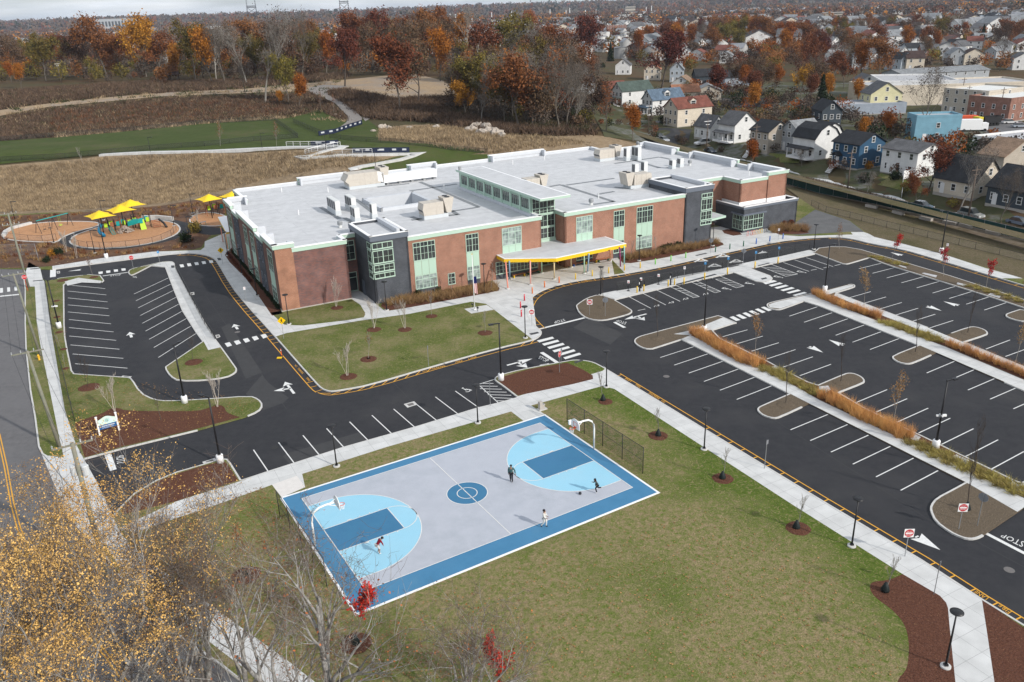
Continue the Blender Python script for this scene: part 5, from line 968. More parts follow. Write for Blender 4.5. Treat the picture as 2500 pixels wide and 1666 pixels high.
fence([GT(1905,447)[:2],GT(2000,474)[:2],GT(2140,502)[:2],GT(2250,527)[:2],GT(2400,564)[:2],GT(2560,604)[:2]],1.9,'long dark green privacy fence below the street of houses',post_m=metal_grey,mesh_m=privacy,spacing=4,name='privacy_fence')
for i,(x,y) in enumerate(((905,1048),(1225,1118),(1500,1165),(1680,1200),(1990,1280),(600,975))):
 P = T1(2000,300,x,y,KZ);t = tag(MB().box((0,0,.25),(2.6,.7,.6)).build('concrete_block',base_c),'long pale concrete block lying below the green privacy fence, %s' % ('under the grey sedan','second from the left pair','middle of the row','under the jeep','rightmost','leftmost')[i],'concrete block','concrete blocks along the gravel verge');t.location = tuple(P);t.rotation_euler = (0,0,-1.22+.1*(i % 3))
fence([GT(*q)[:2] for q in ((-60,350),(0,346),(130,335),(330,320),(500,303),(670,295),(675,300))],1.3,'black fence along the far side of the grass field',terr=True,spacing=6)
fence([GT(*q)[:2] for q in ((-60,400),(0,396),(160,387),(330,371),(500,358),(620,346),(728,338))],1.3,'black fence along the near side of the grass field',terr=True,spacing=6);fence([GT(*q)[:2] for q in ((675,300),(700,318),(728,338))],1.4,'black fence across the right end of the field',terr=True,spacing=3)
fence([GT(*q)[:2] for q in ((716,300),(750,316),(785,330))],1.4,'black fence beside the small sloping lawn',terr=True,spacing=3);fence([GT(*q)[:2] for q in ((805,338),(860,345),(930,350),(1000,355),(1100,368),(1190,377))],1.3,'black fence between the back lawn and the dry grass',terr=True,spacing=5)
for sp,nm in (([(30,1320),(170,1338),(330,1355),(490,1362),(650,1340)],'swing area'),([(1010,1440),(910,1420),(820,1360)],'left rim'),([(1010,1430),(1150,1440),(1290,1438),(1450,1425),(1605,1410),(1755,1385),(1860,1350),(1970,1300),(2025,1230)],'front rim')):
 fence([T1(0,300,*q,KZ+.1) for q in sp],1.15,'black railing fence round the playground, %s' % nm,spacing=3.2,zb=KZ+.1,mesh_m=chain_g)
fence([T1(0,600,*q,KZ) for q in ((-50,112),(260,106),(425,100),(450,190))],2.0,'old grey chain-link fence at the street side of the planting',post_m=metal_grey,mesh_m=chain_g,spacing=4)
# ball, fountain, flagpole, benches, racks, hydrant, cone
P = T1(1140,980,1300,1056,KZ+.15);tag(MB().blob((0,0,0),.14,1,rough=0,n=14,m=10).build('ball',mat('dark_ball',(.02,.022,.03),rough=.6),None,True),'dark basketball on the arc line in front of the running child','ball').location = tuple(P)
P = T1(1140,980,845,100,KZ);t = thing('drinking_fountain','grey concrete drinking fountain at the top corner of the court','fountain',P,CY);b = MB();b.box((0,0,.5),(.35,.4,1.0));b.box((.3,0,.55),(.4,.36,.15));b.box((.28,0,.25),(.25,.3,.5));b.build('pedestal',base_c,t);MB().lathe((.3,0,.63),[(.17,0),(.17,.03)],14).build('bowl',metal_grey,t);MB().box((.2,0,.06),(1.0,.6,.12)).build('step',kerbm,t)
P = T1(1140,980,1175,160,KZ+1.6);t = thing('net_box','small white box hung on the fence behind the right hoop','box',T1(1140,980,1150,240,KZ+1.4)+np.array([.25,0,0]),CY);MB().box((0,-.1,0),(.32,.2,.4)).build('box',swhite,t)
MB().box((0,-.1,.22),(.36,.24,.04)).build('lid',swhite,t)
P = T1(1000,600,748,735,Z2);t = thing('flagpole','tall white flagpole with a hanging flag on the small square before the school','flagpole',P);MB().tube([(0,0,0),(0,0,8.2)],[.085,.045],10).build('pole',metal_white,t,True);MB().blob((0,0,8.28),.08,1,rough=0).build('finial',bolly,t);MB().lathe((0,0,0),[(.16,0),(.12,.12)],12).build('collar',metal_white,t)
fl = thing('flag','red, white and blue striped flag hanging limp on the flagpole','flag',(P[0],P[1],0),.3)
def hang(x0,x1,z0,z1,m,nm,k0):
 b = MB();n = 8
 pts = [(x0+(x1-x0)*i/n,.07*math.sin((x0+(x1-x0)*i/n)*22+k0)) for i in range(n+1)]
 for i in range(n): b.quad((pts[i][0],pts[i][1],z0-i*.02),(pts[i+1][0],pts[i+1][1],z0-(i+1)*.02),(pts[i+1][0]-.02,pts[i+1][1],z1),(pts[i][0]-.02,pts[i][1],z1))
 return b.build(nm,m,fl)
for i in range(7): hang(.07+i*.07,.14+i*.07,2.75-.04*i,4.1,sred if i % 2 == 0 else swhite,'stripe',1)
hang(.06,.5,4.1,5.1,mat('flag_navy',(.01,.02,.12),rough=.8),'canton',1)
for x,y,w_ in ((722,712,'left'),(783,755,'right')):
 P = T1(1000,600,x,y,Z2);t = thing('flag_spotlight','small black ground spotlight %s of the flagpole' % w_,'spotlight',P);MB().tube([(0,0,0),(0,0,.5)],.04,6).build('stem',metal_black,t);MB().box((0,0,.55),(.22,.3,.2),.4).build('housing',metal_black,t)
wood_b = mat('bench_wood',(.36,.15,.08),(.28,.11,.06),3,.6)
for i,(x0,y0,x1,y1,c) in enumerate(((1185,372,1330,345,'yellow'),(1360,338,1490,308,'dark green'),(1870,240,2010,215,'blue'),(2020,212,2150,192,'yellow'),(2165,190,2290,168,'dark green'))):
 A,Bq = T1(1000,600,x0,y0,Z1),T1(1000,600,x1,y1,Z1);c_ = (A+Bq)/2;yw = math.atan2((Bq-A)[1],(Bq-A)[0]);Ln = 2.3
 t = thing('bench','backless wooden bench with %s ends under the canopy, %s from the left' % (c,('first','second','third','fourth','fifth')[i]),'bench',c_,yw,'benches under the canopy');b = MB()
 for k in (-.18,0,.18): b.box((0,k,.46),(Ln,.14,.06))
 b.build('seat',wood_b,t)
 for s in (-1,1): MB().box((s*(Ln/2-.2),0,.21),(.12,.5,.43)).build('leg',mat('bollard_'+c.replace(' ','_'),bc[c],rough=.4),t)
hc = [('pink_rack',(.7,.2,.18)),('red_rack',(.6,.06,.05)),('orange_rack',(.75,.3,.1)),('amber_rack',(.7,.38,.12)),('yellow_rack',(.75,.45,.05)),('gold_rack',(.7,.5,.08)),('black_rack',(.02,.02,.02)),('charcoal_rack',(.03,.03,.035))]
for i,(x,y) in enumerate(((1530,1300),(1575,1292),(1600,1288),(1630,1282),(1665,1275),(1690,1268),(1730,1262),(1755,1255))):
 P = T1(1500,300,x,y,Z1);t = tag(MB().tube([(.42*math.cos(k),0,.4+.42*math.sin(k)) for k in np.linspace(-1.3,2*math.pi-1.85,24)],.035,8).build('bicycle_hoop',mat(hc[i][0],hc[i][1],rough=.4),None,True),'%s round bicycle hoop in the row before the corner windows' % hc[i][0].split('_')[0],'bicycle rack','coloured bicycle hoops');t.location = tuple(P);t.rotation_euler = (0,0,.9)
P = T1(0,600,452,1315,KZ);t = thing('fire_hydrant','yellow fire hydrant on the verge beside the street pavement','hydrant',P);hy = mat('hydrant_yellow',(.75,.42,.03),rough=.5);MB().lathe((0,0,0),[(.16,0),(.16,.06),(.12,.1),(.12,.55),(.15,.58),(.13,.7),(.05,.78)],14).build('barrel',hy,t,True)
for q in ((.2,0),(-.2,0),(0,-.2)): MB().tube([(0,0,.45),(q[0],q[1],.45)],.06,8).build('outlet',hy,t)
P = T1(500,600,882,1265,0);t = thing('delineator_post','orange delineator post with a white band standing in the west drive','traffic post',P);MB().tube([(0,0,0),(0,0,.95)],.05,10).build('post',mat('cone_orange',(.8,.12,.02),rough=.5),t);MB().lathe((0,0,.7),[(.056,0),(.056,.12)],10).build('band',swhite,t);MB().lathe((0,0,0),[(.2,0),(.18,.06)],12).build('foot',metal_black,t)
P = T1(500,600,858,1292,.05);tag(MB().box((0,0,.04),(.6,.42,.08)).build('fallen_sign',syel),'yellow board lying flat on the drive by the orange post','sign').location = tuple(P)
# school sign on the bark bed
A = G(244,1063,KZ+.05);A2 = G(291,1050,KZ+.05);yw = math.atan2((A2-A)[1],(A2-A)[0]);Ln = np.linalg.norm(A2-A)
t = thing('school_sign','pale blue and navy school name sign between two white posts in the bark bed','sign',A,yw)
for x in (0,Ln): MB().box((x,0,1.0),(.16,.16,2.05)).box((x,0,2.06),(.22,.22,.08)).build('post',metal_white,t)
top = [(Ln*k,1.62+.3*math.sin(math.pi*k)**2) for k in np.linspace(.03,.97,14)]
b = MB();pr = [(Ln*.03,1.08)]+[(Ln*.97,1.08)]+top[::-1];b.add([(p[0],-.05,p[1]) for p in pr],[tuple(range(len(pr)))]);b.add([(p[0],.05,p[1]) for p in pr],[tuple(range(len(pr)))]);b.build('upper_board',mat('sign_sky',(.55,.75,.78),(.62,.74,.55),1.2,.5),t)
MB().box((Ln/2,0,.83),(Ln*.94,.1,.5)).build('lower_board',mat('sign_navy',(.02,.1,.26),rough=.5),t)
b = MB()
for k in range(9): a_ = k*math.pi*2/9;b.tube([(Ln*.5+.06*math.cos(a_),-.07,1.5+.06*math.sin(a_)),(Ln*.5+.24*math.cos(a_),-.07,1.5+.24*math.sin(a_))],.018,4)
b.build('tree_emblem',mat('emblem_teal',(.12,.32,.33)),t)
b = MB();text('ELEMENTARY SCHOOL',[(Ln*.2,.66),(Ln*.8,.66),(Ln*.8,.77),(Ln*.2,.77)],b,None,None);b.v = [(v[0],-.06,v[1]) for v in b.v]
for x0,x1 in ((.18,.46),(.49,.83)):
 k = x0
 while k < x1: b.box((Ln*(k+.012),-.058,.91),(Ln*.018,.01,.12));k += .03
b.build('lettering',swhite,t)
# utility poles and wires
uw = mat('weathered_pole_wood',(.27,.25,.2),(.2,.19,.15),6,.9,c3=(.17,.2,.15),sc3=.6);ins = mat('insulator_grey',(.55,.57,.58),rough=.35);wire = mat('wire_black',(.015,.015,.015),rough=.6)
def upole(P,top,label,arms,xf=False,r=(.2,.13)):
 t = thing('utility_pole',label,'utility pole',P);d = np.array(top)-np.array(P);MB().tube([(0,0,-.1),tuple(d)],r,12).build('pole',uw,t,True);ends = []
 for k,L_,yw in arms:
  c = d*k;u = np.array([math.cos(yw),math.sin(yw),0]);a0,a1 = c-u*L_/2,c+u*L_/2;n_ = np.array([-u[1],u[0],0])*.06
  b = MB();b.add([tuple(a0+n_+[0,0,-.06]),tuple(a1+n_+[0,0,-.06]),tuple(a1-n_+[0,0,-.06]),tuple(a0-n_+[0,0,-.06]),tuple(a0+n_+[0,0,.06]),tuple(a1+n_+[0,0,.06]),tuple(a1-n_+[0,0,.06]),tuple(a0-n_+[0,0,.06])],[(0,1,2,3),(4,5,6,7),(0,1,5,4),(1,2,6,5),(2,3,7,6),(3,0,4,7)]);b.build('crossarm',uw,t)
  for q in (.02,.3,.7,.98): e = a0+(a1-a0)*q;MB().lathe((e[0],e[1],e[2]+.06),[(.04,0),(.06,.08),(.03,.12),(.06,.18),(.02,.26)],8).build('insulator',ins,t);ends.append(np.array(P)+e+np.array([0,0,.3]))
 if xf:
  for s,m in ((1,ins),(-1,ins)): MB().lathe((s*.42+d[0]*.86,d[1]*.86+.1,d[2]*.78),[(.24,0),(.26,.05),(.26,.75),(.2,.82)],14).build('transformer',ins,t)
 return ends
def upx(bx,by,tx,ty,h):
 P = G(bx,by,KZ);T_ = G(tx,ty,h);return P,T_
sa = math.atan2(*(np.array(G(74,953)[:2])-np.array(G(98,1090)[:2]))[::-1])
def wires(a,b_,label,n=1,sag=.6,r=.012):
 t = thing('overhead_wires',label,'wires',a[0])
 for p,q in zip(a,b_): pts = [tuple(np.array(p)+(np.array(q)-np.array(p))*k-np.array([0,0,sag*4*k*(1-k)])-np.array(a[0])) for k in np.linspace(0,1,10)];MB().tube(pts,r,4,False).build('wire',wire,t)
def up(bx,by,tx,ty,h,*a,**k): return upole(G(bx,by,KZ),G(tx,ty,h),*a,**k)
ap = sa+math.pi/2
e0 = up(70,702,19,521,12.5,'far utility pole behind the street-corner stop sign',[(.99,2.4,ap),(.85,2.4,ap)])
e1 = up(100,870,32,668,11.6,'slim bare utility pole standing by the yellow hydrant',[(.985,2.6,ap)],r=(.18,.11))
e2 = up(146,1092,66,857,11,'mossy green-grey utility pole at the verge end by the driveway',[(.985,2.8,ap)])
PD = G(176,1083,12.2);e3 = upole(np.array([PD[0],PD[1],0]),PD,'near utility pole with two grey transformers above the driveway',[(.99,2.7,ap)],True,r=(.22,.15))
wires(e1[:4],e0[:4],'overhead wires between the far pole and the hydrant pole')
wires(e0[:3]+e0[4:6],[G(-60,500,9)]*5,'overhead wires running off left past the farthest street pole');wires(e2[:4],e1[:4],'overhead wires between the far and middle street poles');wires(e3[:4],e2[:4],'overhead wires between the middle and near street poles')
wires([e3[0],e3[3]],[G(-300,1300,8),G(330,1750,9)],'overhead wires from the near transformer pole out of the picture')
# people
skin = mat('skin',(.3,.17,.11),rough=.6);hairm = mat('dark_hair',(.015,.012,.012),rough=.7)
def skinned(name,m,verts,edges,radii,parent,sub=2):
 me = bpy.data.meshes.new(name);me.from_pydata(verts,edges,[]);o = bpy.data.objects.new(name,me);COL.objects.link(o)
 md = o.modifiers.new('s','SKIN');bpy.context.view_layer.update();me.skin_vertices or me.attributes
 if not me.skin_vertices:
  bpy.context.view_layer.objects.active = o;bpy.ops.mesh.customdata_skin_add()
 for i,r in enumerate(radii): me.skin_vertices[0].data[i].radius = (r,r) if not isinstance(r,tuple) else r
 me.skin_vertices[0].data[0].use_root = True;md.use_smooth_shade = True
 o.modifiers.new('u','SUBSURF').levels = sub;o.modifiers['u'].render_levels = sub
 bpy.context.view_layer.update();m2 = bpy.data.meshes.new_from_object(o.evaluated_get(bpy.context.evaluated_depsgraph_get()));bpy.data.objects.remove(o)
 m2.materials.clear();m2.materials.append(m);m2.name = name;return link(name,m2,parent)
def person(P,yaw,label,H,J,top_m,leg_m,shoe_m,long_sleeve=True,short=False,hood=None,coat=False,hair='short'):
 # J: joints in metres for a 1.75 m figure; x right, y forward, z up
 t = thing('person',label,'person',P,yaw);k = H/1.75;V = {a: tuple(q*k for q in b) for a,b in J.items()}
 body = ['pelvis','waist','chest','neck','head0','head','crown','lsh','lel','lwr','rsh','rel','rwr','lhip','lkn','lan','ltoe','rhip','rkn','ran','rtoe']
 vs = [V[b] for b in body];ix = {b: i for i,b in enumerate(body)};ed = [('pelvis','waist'),('waist','chest'),('chest','neck'),('neck','head0'),('head0','head'),('head','crown'),('chest','lsh'),('lsh','lel'),('lel','lwr'),('chest','rsh'),('rsh','rel'),('rel','rwr'),('pelvis','lhip'),('lhip','lkn'),('lkn','lan'),('lan','ltoe'),('pelvis','rhip'),('rhip','rkn'),('rkn','ran'),('ran','rtoe')]
 rad = dict(pelvis=(.15,.11),waist=(.13,.1),chest=(.17,.11),neck=.055,head0=.07,head=(.085,.1),crown=.07,lsh=.06,lel=.045,lwr=.03,rsh=.06,rel=.045,rwr=.03,lhip=.085,lkn=.058,lan=.04,ltoe=.035,rhip=.085,rkn=.058,ran=.04,rtoe=.035)
 sc_ = lambda r: tuple(q*k for q in r) if isinstance(r,tuple) else r*k
 skinned('body',skin,vs,[(ix[a],ix[b]) for a,b in ed],[sc_(rad[b]) for b in body],t)
 def sub_(name,m,seq,extra=[],grow=.018,clip=None):
  nm = [];
  for a,b in seq:
   for q in (a,b):
    if q not in nm: nm.append(q)
  g = lambda q: (tuple((r+grow)*k for r in rad[q]) if isinstance(rad[q],tuple) else (rad[q]+grow)*k)
  return skinned(name,m,[V[q] for q in nm],[(nm.index(a),nm.index(b)) for a,b in seq],[g(q) for q in nm],t)
 arms = [('chest','lsh'),('lsh','lel'),('lel','lwr'),('chest','rsh'),('rsh','rel'),('rel','rwr')] if long_sleeve else [('chest','lsh'),('lsh','lel'),('chest','rsh'),('rsh','rel')]
 sub_('jacket',top_m,[('pelvis','waist'),('waist','chest')]+arms,grow=.03 if coat else .02)
 legs = [('pelvis','lhip'),('lhip','lkn'),('pelvis','rhip'),('rhip','rkn')]+([] if short else [('lkn','lan'),('rkn','ran')])
 sub_('trousers' if not short else 'shorts',leg_m,legs,grow=.022 if not short else .035)
 for s in 'lr': a,b = V[s+'an'],V[s+'toe'];skinned('shoe',shoe_m,[(a[0],a[1]-.03*k,a[2]-.015),a,b],[(0,1),(1,2)],[.05*k,.052*k,.045*k],t,1)
 h = V['head'];c = V['crown'];f = MB();hv = MB()
 hv.blob((h[0],h[1]-.025*k,h[2]+.035*k),.115*k,3,(1,1.02,1),14,9,.06)
 if hair == 'long': hv.blob((h[0],h[1]-.07*k,h[2]-.06*k),.11*k,4,(1.15,.9,1.5),12,8,.12)
 hv.build('hair',hood or hairm,t,True)
 f.blob((h[0],h[1]+.075*k,h[2]-.03*k),.06*k,1,(.95,.8,1.15),10,7,0);f.blob((h[0],h[1]+.13*k,h[2]-.03*k),.016*k,1);f.blob((h[0]-.03*k,h[1]+.112*k,h[2]),.01*k,1).blob((h[0]+.03*k,h[1]+.112*k,h[2]),.01*k,1);f.build('face',skin,t,True)
 for s,sx in (('l',-1),('r',1)):
  w_ = Vector(V[s+'wr']);e = Vector(V[s+'el']);d = (w_-e).normalized();sd_ = d.cross(Vector((0,1,.2))).normalized();up = d.cross(sd_)
  hb = MB();q = w_+d*.045*k;hb.tube([tuple(w_),tuple(q),tuple(w_+d*.09*k)],[.026*k,.036*k,.03*k],8)
  for i,(o_,ln_) in enumerate(((-.027,.06),(-.009,.075),(.009,.07),(.027,.055))): p0 = w_+d*.085*k+sd_*o_*k;hb.tube([tuple(p0),tuple(p0+d*ln_*.5*k+up*.008*k),tuple(p0+d*ln_*.85*k+up*.03*k)],[.009*k,.0085*k,.007*k],6)
  p0 = w_+d*.03*k+sd_*.032*k*sx;hb.tube([tuple(p0),tuple(p0+sd_*.02*k*sx+d*.025*k),tuple(p0+sd_*.022*k*sx+d*.05*k+up*.01*k)],[.011*k,.01*k,.008*k],6)
  hb.build('hand',skin,t,True)
 return t
J0 = dict(pelvis=(0,0,.95),waist=(0,0,1.1),chest=(0,0,1.33),neck=(0,0,1.47),head0=(0,.01,1.54),head=(0,.015,1.62),crown=(0,.01,1.7),lsh=(-.2,0,1.41),lel=(-.25,-.02,1.14),lwr=(-.27,.06,.9),rsh=(.2,0,1.41),rel=(.25,-.02,1.14),rwr=(.27,.06,.9),lhip=(-.1,0,.9),lkn=(-.11,.03,.5),lan=(-.12,0,.08),ltoe=(-.13,.17,.04),rhip=(.1,0,.9),rkn=(.11,.03,.5),ran=(.12,0,.08),rtoe=(.13,.17,.04))
teal = mat('teal_jacket',(.04,.1,.11),(.05,.12,.125),20,.9);dk = mat('dark_trousers',(.012,.013,.02),rough=.9);wh = mat('white_tracksuit',(.62,.61,.58),(.56,.55,.53),12,.9);rd = mat('red_hoodie',(.24,.012,.025),(.2,.01,.02),15,.9);gy = mat('pale_shorts',(.5,.49,.48),rough=.9);gn = mat('grey_green_top',(.07,.09,.085),rough=.9);blk = mat('dark_shoe',(.012,.012,.012),rough=.5);whs = mat('white_shoe',(.6,.6,.6),rough=.5)
def J(**k): d = dict(J0);d.update(k);return d
SZ = KZ+.03
person(T1(1140,980,512,925,SZ),2.9,'person in a teal hooded jacket and dark trousers walking beside the far three-point line',1.78,J(lel=(-.33,-.02,1.17),lwr=(-.4,.1,.98),rwr=(.24,.02,.86),lkn=(-.1,.12,.52),lan=(-.1,.02,.1),ltoe=(-.1,.17,.06),rkn=(.1,.0,.5),ran=(.11,-.16,.1),rtoe=(.12,.0,.04)),teal,dk,blk,coat=True,hood=mat('dark_cap',(.02,.03,.035)))
person(T1(1140,980,1495,1050,SZ),1.75,'child with long dark hair in a grey-green top running after the ball',1.52,J(pelvis=(0,0,.93),waist=(0,.05,1.08),chest=(0,.13,1.3),neck=(0,.19,1.43),head0=(0,.22,1.5),head=(0,.25,1.57),crown=(0,.26,1.65),lsh=(-.19,.14,1.36),rsh=(.19,.14,1.36),lel=(-.25,-.05,1.15),lwr=(-.22,.12,1.0),rel=(.24,.25,1.12),rwr=(.2,.42,1.2),lkn=(-.1,.2,.58),lan=(-.1,.05,.1),ltoe=(-.1,.2,.04),rkn=(.1,-.12,.52),ran=(.1,-.48,.48),rtoe=(.1,-.55,.33)),gn,dk,whs,hair='long')
person(T1(1140,980,890,1445,SZ),-1.9,'person in an all-white tracksuit walking along the near sideline',1.72,J(lkn=(-.09,.16,.53),lan=(-.1,.12,.09),ltoe=(-.1,.28,.05),rkn=(.1,-.02,.5),ran=(.1,-.28,.16),rtoe=(.1,-.16,.04),lel=(-.22,.08,1.15),lwr=(-.14,.24,1.05),rel=(.23,.05,1.14),rwr=(.16,.22,1.03)),wh,wh,blk)
person(T1(640,1200,1345,712,SZ),-1.1,'person in a dark red hoodie and pale shorts bending forward in the near key area',1.66,J(pelvis=(0,-.1,.9),waist=(0,.0,1.05),chest=(0,.2,1.22),neck=(0,.3,1.33),head0=(0,.36,1.36),head=(0,.42,1.4),crown=(0,.46,1.47),lsh=(-.19,.2,1.28),rsh=(.19,.2,1.28),lel=(-.23,.3,1.03),lwr=(-.17,.36,.82),rel=(.23,.3,1.03),rwr=(.17,.36,.82),lhip=(-.1,-.1,.86),rhip=(.1,-.1,.86),lkn=(-.11,.04,.48),rkn=(.11,.06,.48),lan=(-.12,-.05,.08),ran=(.13,-.02,.08),ltoe=(-.13,.12,.04),rtoe=(.14,.14,.04)),rd,gy,whs,short=True)
# playground
chips = mat('wood_chips',(.40,.2,.1),(.5,.28,.15),3,.95,.8,6,c3=(.33,.17,.09),sc3=.3,f3=(.45,.65),spec=.1)
def pg(x,y,z=KZ): return T1(0,300,x,y,z)
pe1 = smooth_line([pg(*q)[:2] for q in ((800,1360),(850,1300),(1000,1245),(1200,1180),(1400,1130),(1650,1115),(1900,1130),(2020,1160),(2065,1200),(2070,1240),(2020,1290),(1900,1340),(1750,1385),(1500,1425),(1280,1440),(1100,1445),(950,1435),(850,1410),(810,1385))],1)
pe0 = smooth_line([pg(*q)[:2] for q in ((40,1300),(60,1260),(140,1215),(350,1165),(600,1140),(850,1135),(1060,1140),(1150,1160),(1120,1190),(950,1235),(800,1280),(700,1330),(665,1370),(500,1375),(250,1362),(90,1345),(45,1325))],1)
pe2 = smooth_line([pg(*q)[:2] for q in ((2180,1110),(2230,1060),(2353,1030),(2500,1040),(2620,1090),(2640,1150),(2520,1190),(2353,1190),(2230,1165),(2185,1140))],1)
for q in (pe0,pe1,pe2): sheet('wood_chip_surface',q,KZ+.03,chips);struct(strip(MB(),q+[q[0],q[1]],.3,KZ-.1,KZ+.1).build('play_area_curb',kerbm))
b = MB();strip(b,[pg(*q)[:2] for q in ((45,1310),(70,1262),(150,1218),(360,1165))],.8,KZ,KZ+.5);strip(b,[pg(*q)[:2] for q in ((1640,1112),(1800,1110),(1990,1128))],.5,KZ,KZ+.9);struct(b.build('seat_wall',kerbm))
sail = mat('yellow_sail',(.8,.55,.02),rough=.7)
def shade(P,H,W_,yaw,label):
 t = thing('shade_sail',label,'shade sail',P,yaw);n = 12;b = MB();V = [];F = []
 for i in range(n+1):
  for j in range(n+1):
   u,v = i/n*2-1,j/n*2-1;e = max(abs(u),abs(v));pin = 1-.16*(1-min(abs(u),abs(v))**2/max(e,.01)**2)*e;V.append((u*W_*pin,v*W_*pin,H+1.15*(1-e)**1.35))
 for i in range(n):
  for j in range(n): F.append((i*(n+1)+j,(i+1)*(n+1)+j,(i+1)*(n+1)+j+1,i*(n+1)+j+1))
 b.add(V,F);b.build('canopy',sail,t,True);MB().tube([(0,0,0),(0,0,H+1.1)],.1,10).build('pole',metal_black,t,True)
def shade_px(ax,ay,H,W_,yaw,label): P = T1(0,300,ax,ay,H+1.1);shade((P[0],P[1],KZ),H,W_,yaw,label)
shade_px(1137,1015,4.2,2.4,.75,'yellow shade sail nearest the blue spiral slide');shade_px(1377,948,4.5,2.4,.75,'middle one of the three yellow shade sails over the climbing frame');shade_px(1495,888,4.9,2.35,.75,'rear yellow shade sail over the climbing frame')
shade_px(2395,825,4.2,2.3,.75,'yellow shade sail over the small play area');shade_px(2662,795,4.2,2.3,.75,'yellow shade sail half hidden behind the school corner')
lime = mat('lime_plastic',(.4,.62,.03),rough=.45);tealp = mat('teal_plastic',(.01,.3,.3),rough=.4);bluep = mat('blue_plastic',(.01,.15,.28),rough=.35);brownp = mat('brown_panel',(.3,.11,.05),rough=.6);tan_d = mat('deck_dark',(.06,.05,.05),rough=.8)
def playset(P,yaw,label,spans,big=True):
 t = thing('climbing_frame',label,'playground',P,yaw);xs = spans
 for i,x in enumerate(xs):
  for y in (0,1.6):
   MB().tube([(x,y,0),(x,y,2.9 if i % 2 else 2.6)],.065,8).build('post',metal_black if i % 3 else brownp,t)
 for i in range(len(xs)-1):
  b = MB();b.box(((xs[i]+xs[i+1])/2,.8,1.25),(xs[i+1]-xs[i],1.6,.08));b.build('deck',tan_d,t)
  m = (lime,brownp,tealp,lime)[i % 4];b = MB();w_ = xs[i+1]-xs[i]
  b.box((xs[i]+w_*.5,0,1.75),(w_*.55,.05,.9));b.build('panel',m,t);b = MB();b.box((xs[i]+w_*.5,1.6,1.75),(w_*.6,.05,.8));b.build('panel',(brownp,lime,brownp,tealp)[i % 4],t)
 return t
P = pg(1200,1280);P2_ = pg(1745,1200);yw = math.atan2((P2_-P)[1],(P2_-P)[0]);Lp = np.linalg.norm((P2_-P)[:2])
ps = playset(P,yw,'long climbing frame with teal slides, lime panels and a stone mound under the yellow sails',list(np.linspace(0,Lp,9)))
q = [(-.1-.6*math.sin(k*.9)*(.4+k/6)-.2*k,-.9*(1-math.cos(k*.9))*.9-.35*k,2.0-.33*k) for k in np.linspace(0,5.6,26)];MB().tube(q,.36,10).build('spiral_slide',bluep,ps,True)
b = MB()
for i in range(9): x0 = 1.0+.12*i;
b.tube([(.9,-.1,1.3),(1.1,-1.2,.75),(1.3,-2.1,.1)],.05,6).tube([(1.5,-.1,1.3),(1.7,-1.2,.75),(1.9,-2.1,.1)],.05,6)
for k in np.linspace(0,1,7): b.tube([(.9+.4*k,-.1-2.0*k,1.3-1.2*k),(1.5+.4*k,-.1-2.0*k,1.3-1.2*k)],.035,5)
b.build('arched_ladder',tealp,ps)
b = MB()
for k in np.linspace(0,1,6): b.box((Lp*.55+2.2*k,-.15-.1*k,1.6+.25*math.sin(k*3)),(.6,.9,.7))
b.build('tube_bridge',tealp,ps);b = MB();b.add([(Lp*.5,-1.0,1.9),(Lp*.74,-.9,2.3),(Lp*.74,-.5,1.3),(Lp*.5,-.6,1.0),(Lp*.5,-.9,1.9),(Lp*.74,-.8,2.3),(Lp*.74,-.4,1.3),(Lp*.5,-.5,1.0)],[(0,1,2,3),(4,7,6,5),(0,4,5,1),(3,2,6,7)]);b.build('wide_slide',tealp,ps)
MB().add([(Lp*.76,-.1,1.9),(Lp*.86,-.1,1.9),(Lp*.87,-1.3,0),(Lp*.75,-1.3,0),(Lp*.76,.05,1.9),(Lp*.86,.05,1.9)],[(0,3,2,1),(0,1,5,4)]).build('climbing_wall',lime,ps)
b = MB();rs = random.Random(4)
for k in range(150): r_ = rs.random();a_ = rs.random()*6.28;b.blob((Lp*.42+1.6*r_*math.cos(a_),-1.1+1.3*r_*math.sin(a_),1.25*(1-r_)+.1),.22,k,(1,1,.7),6,4,.2)
b.build('stone_mound',mat('mound_stone',(.36,.3,.25),(.25,.2,.17),2,.9),ps)
b = MB()
for k in range(5): b.box((Lp+.9,-.2-.28*k,1.4-.28*k),(1.2,.25,.1))
b.tube([(Lp+.2,-.1,1.5),(Lp+.25,-1.6,.1)],.05,6).tube([(Lp+1.6,-.1,1.5),(Lp+1.55,-1.6,.1)],.05,6);b.build('log_steps',brownp,ps)
b = MB();b.tube([(Lp+1.6,-.2,1.5),(Lp+2.2,-1.7,.9),(Lp+2.5,-2.6,.1)],[.2,.22,.25],8);b.build('dark_slide',metal_black,ps,True)
P = pg(2385,1075);playset(P,yw,'small brown and lime play structure near the school corner',[0,1.3,2.6,3.9],False)
P = pg(470,1275);Q = pg(830,1180);yw2 = math.atan2((Q-P)[1],(Q-P)[0]);Lw = np.linalg.norm((Q-P)[:2]);t = thing('swing_set','long teal-topped swing frame with a lime seat left of the climbing frame','swing',P,yw2)
MB().tube([(0,.6,2.6),(Lw,.6,2.6)],.09,8).build('top_beam',tealp,t)
for k in (0,.5,1): MB().tube([(Lw*k,.6,2.6),(Lw*k-.1,-.5,0)],.06,6).build('leg',metal_black,t);MB().tube([(Lw*k,.6,2.6),(Lw*k+.1,1.7,0)],.06,6).build('leg',metal_black,t)
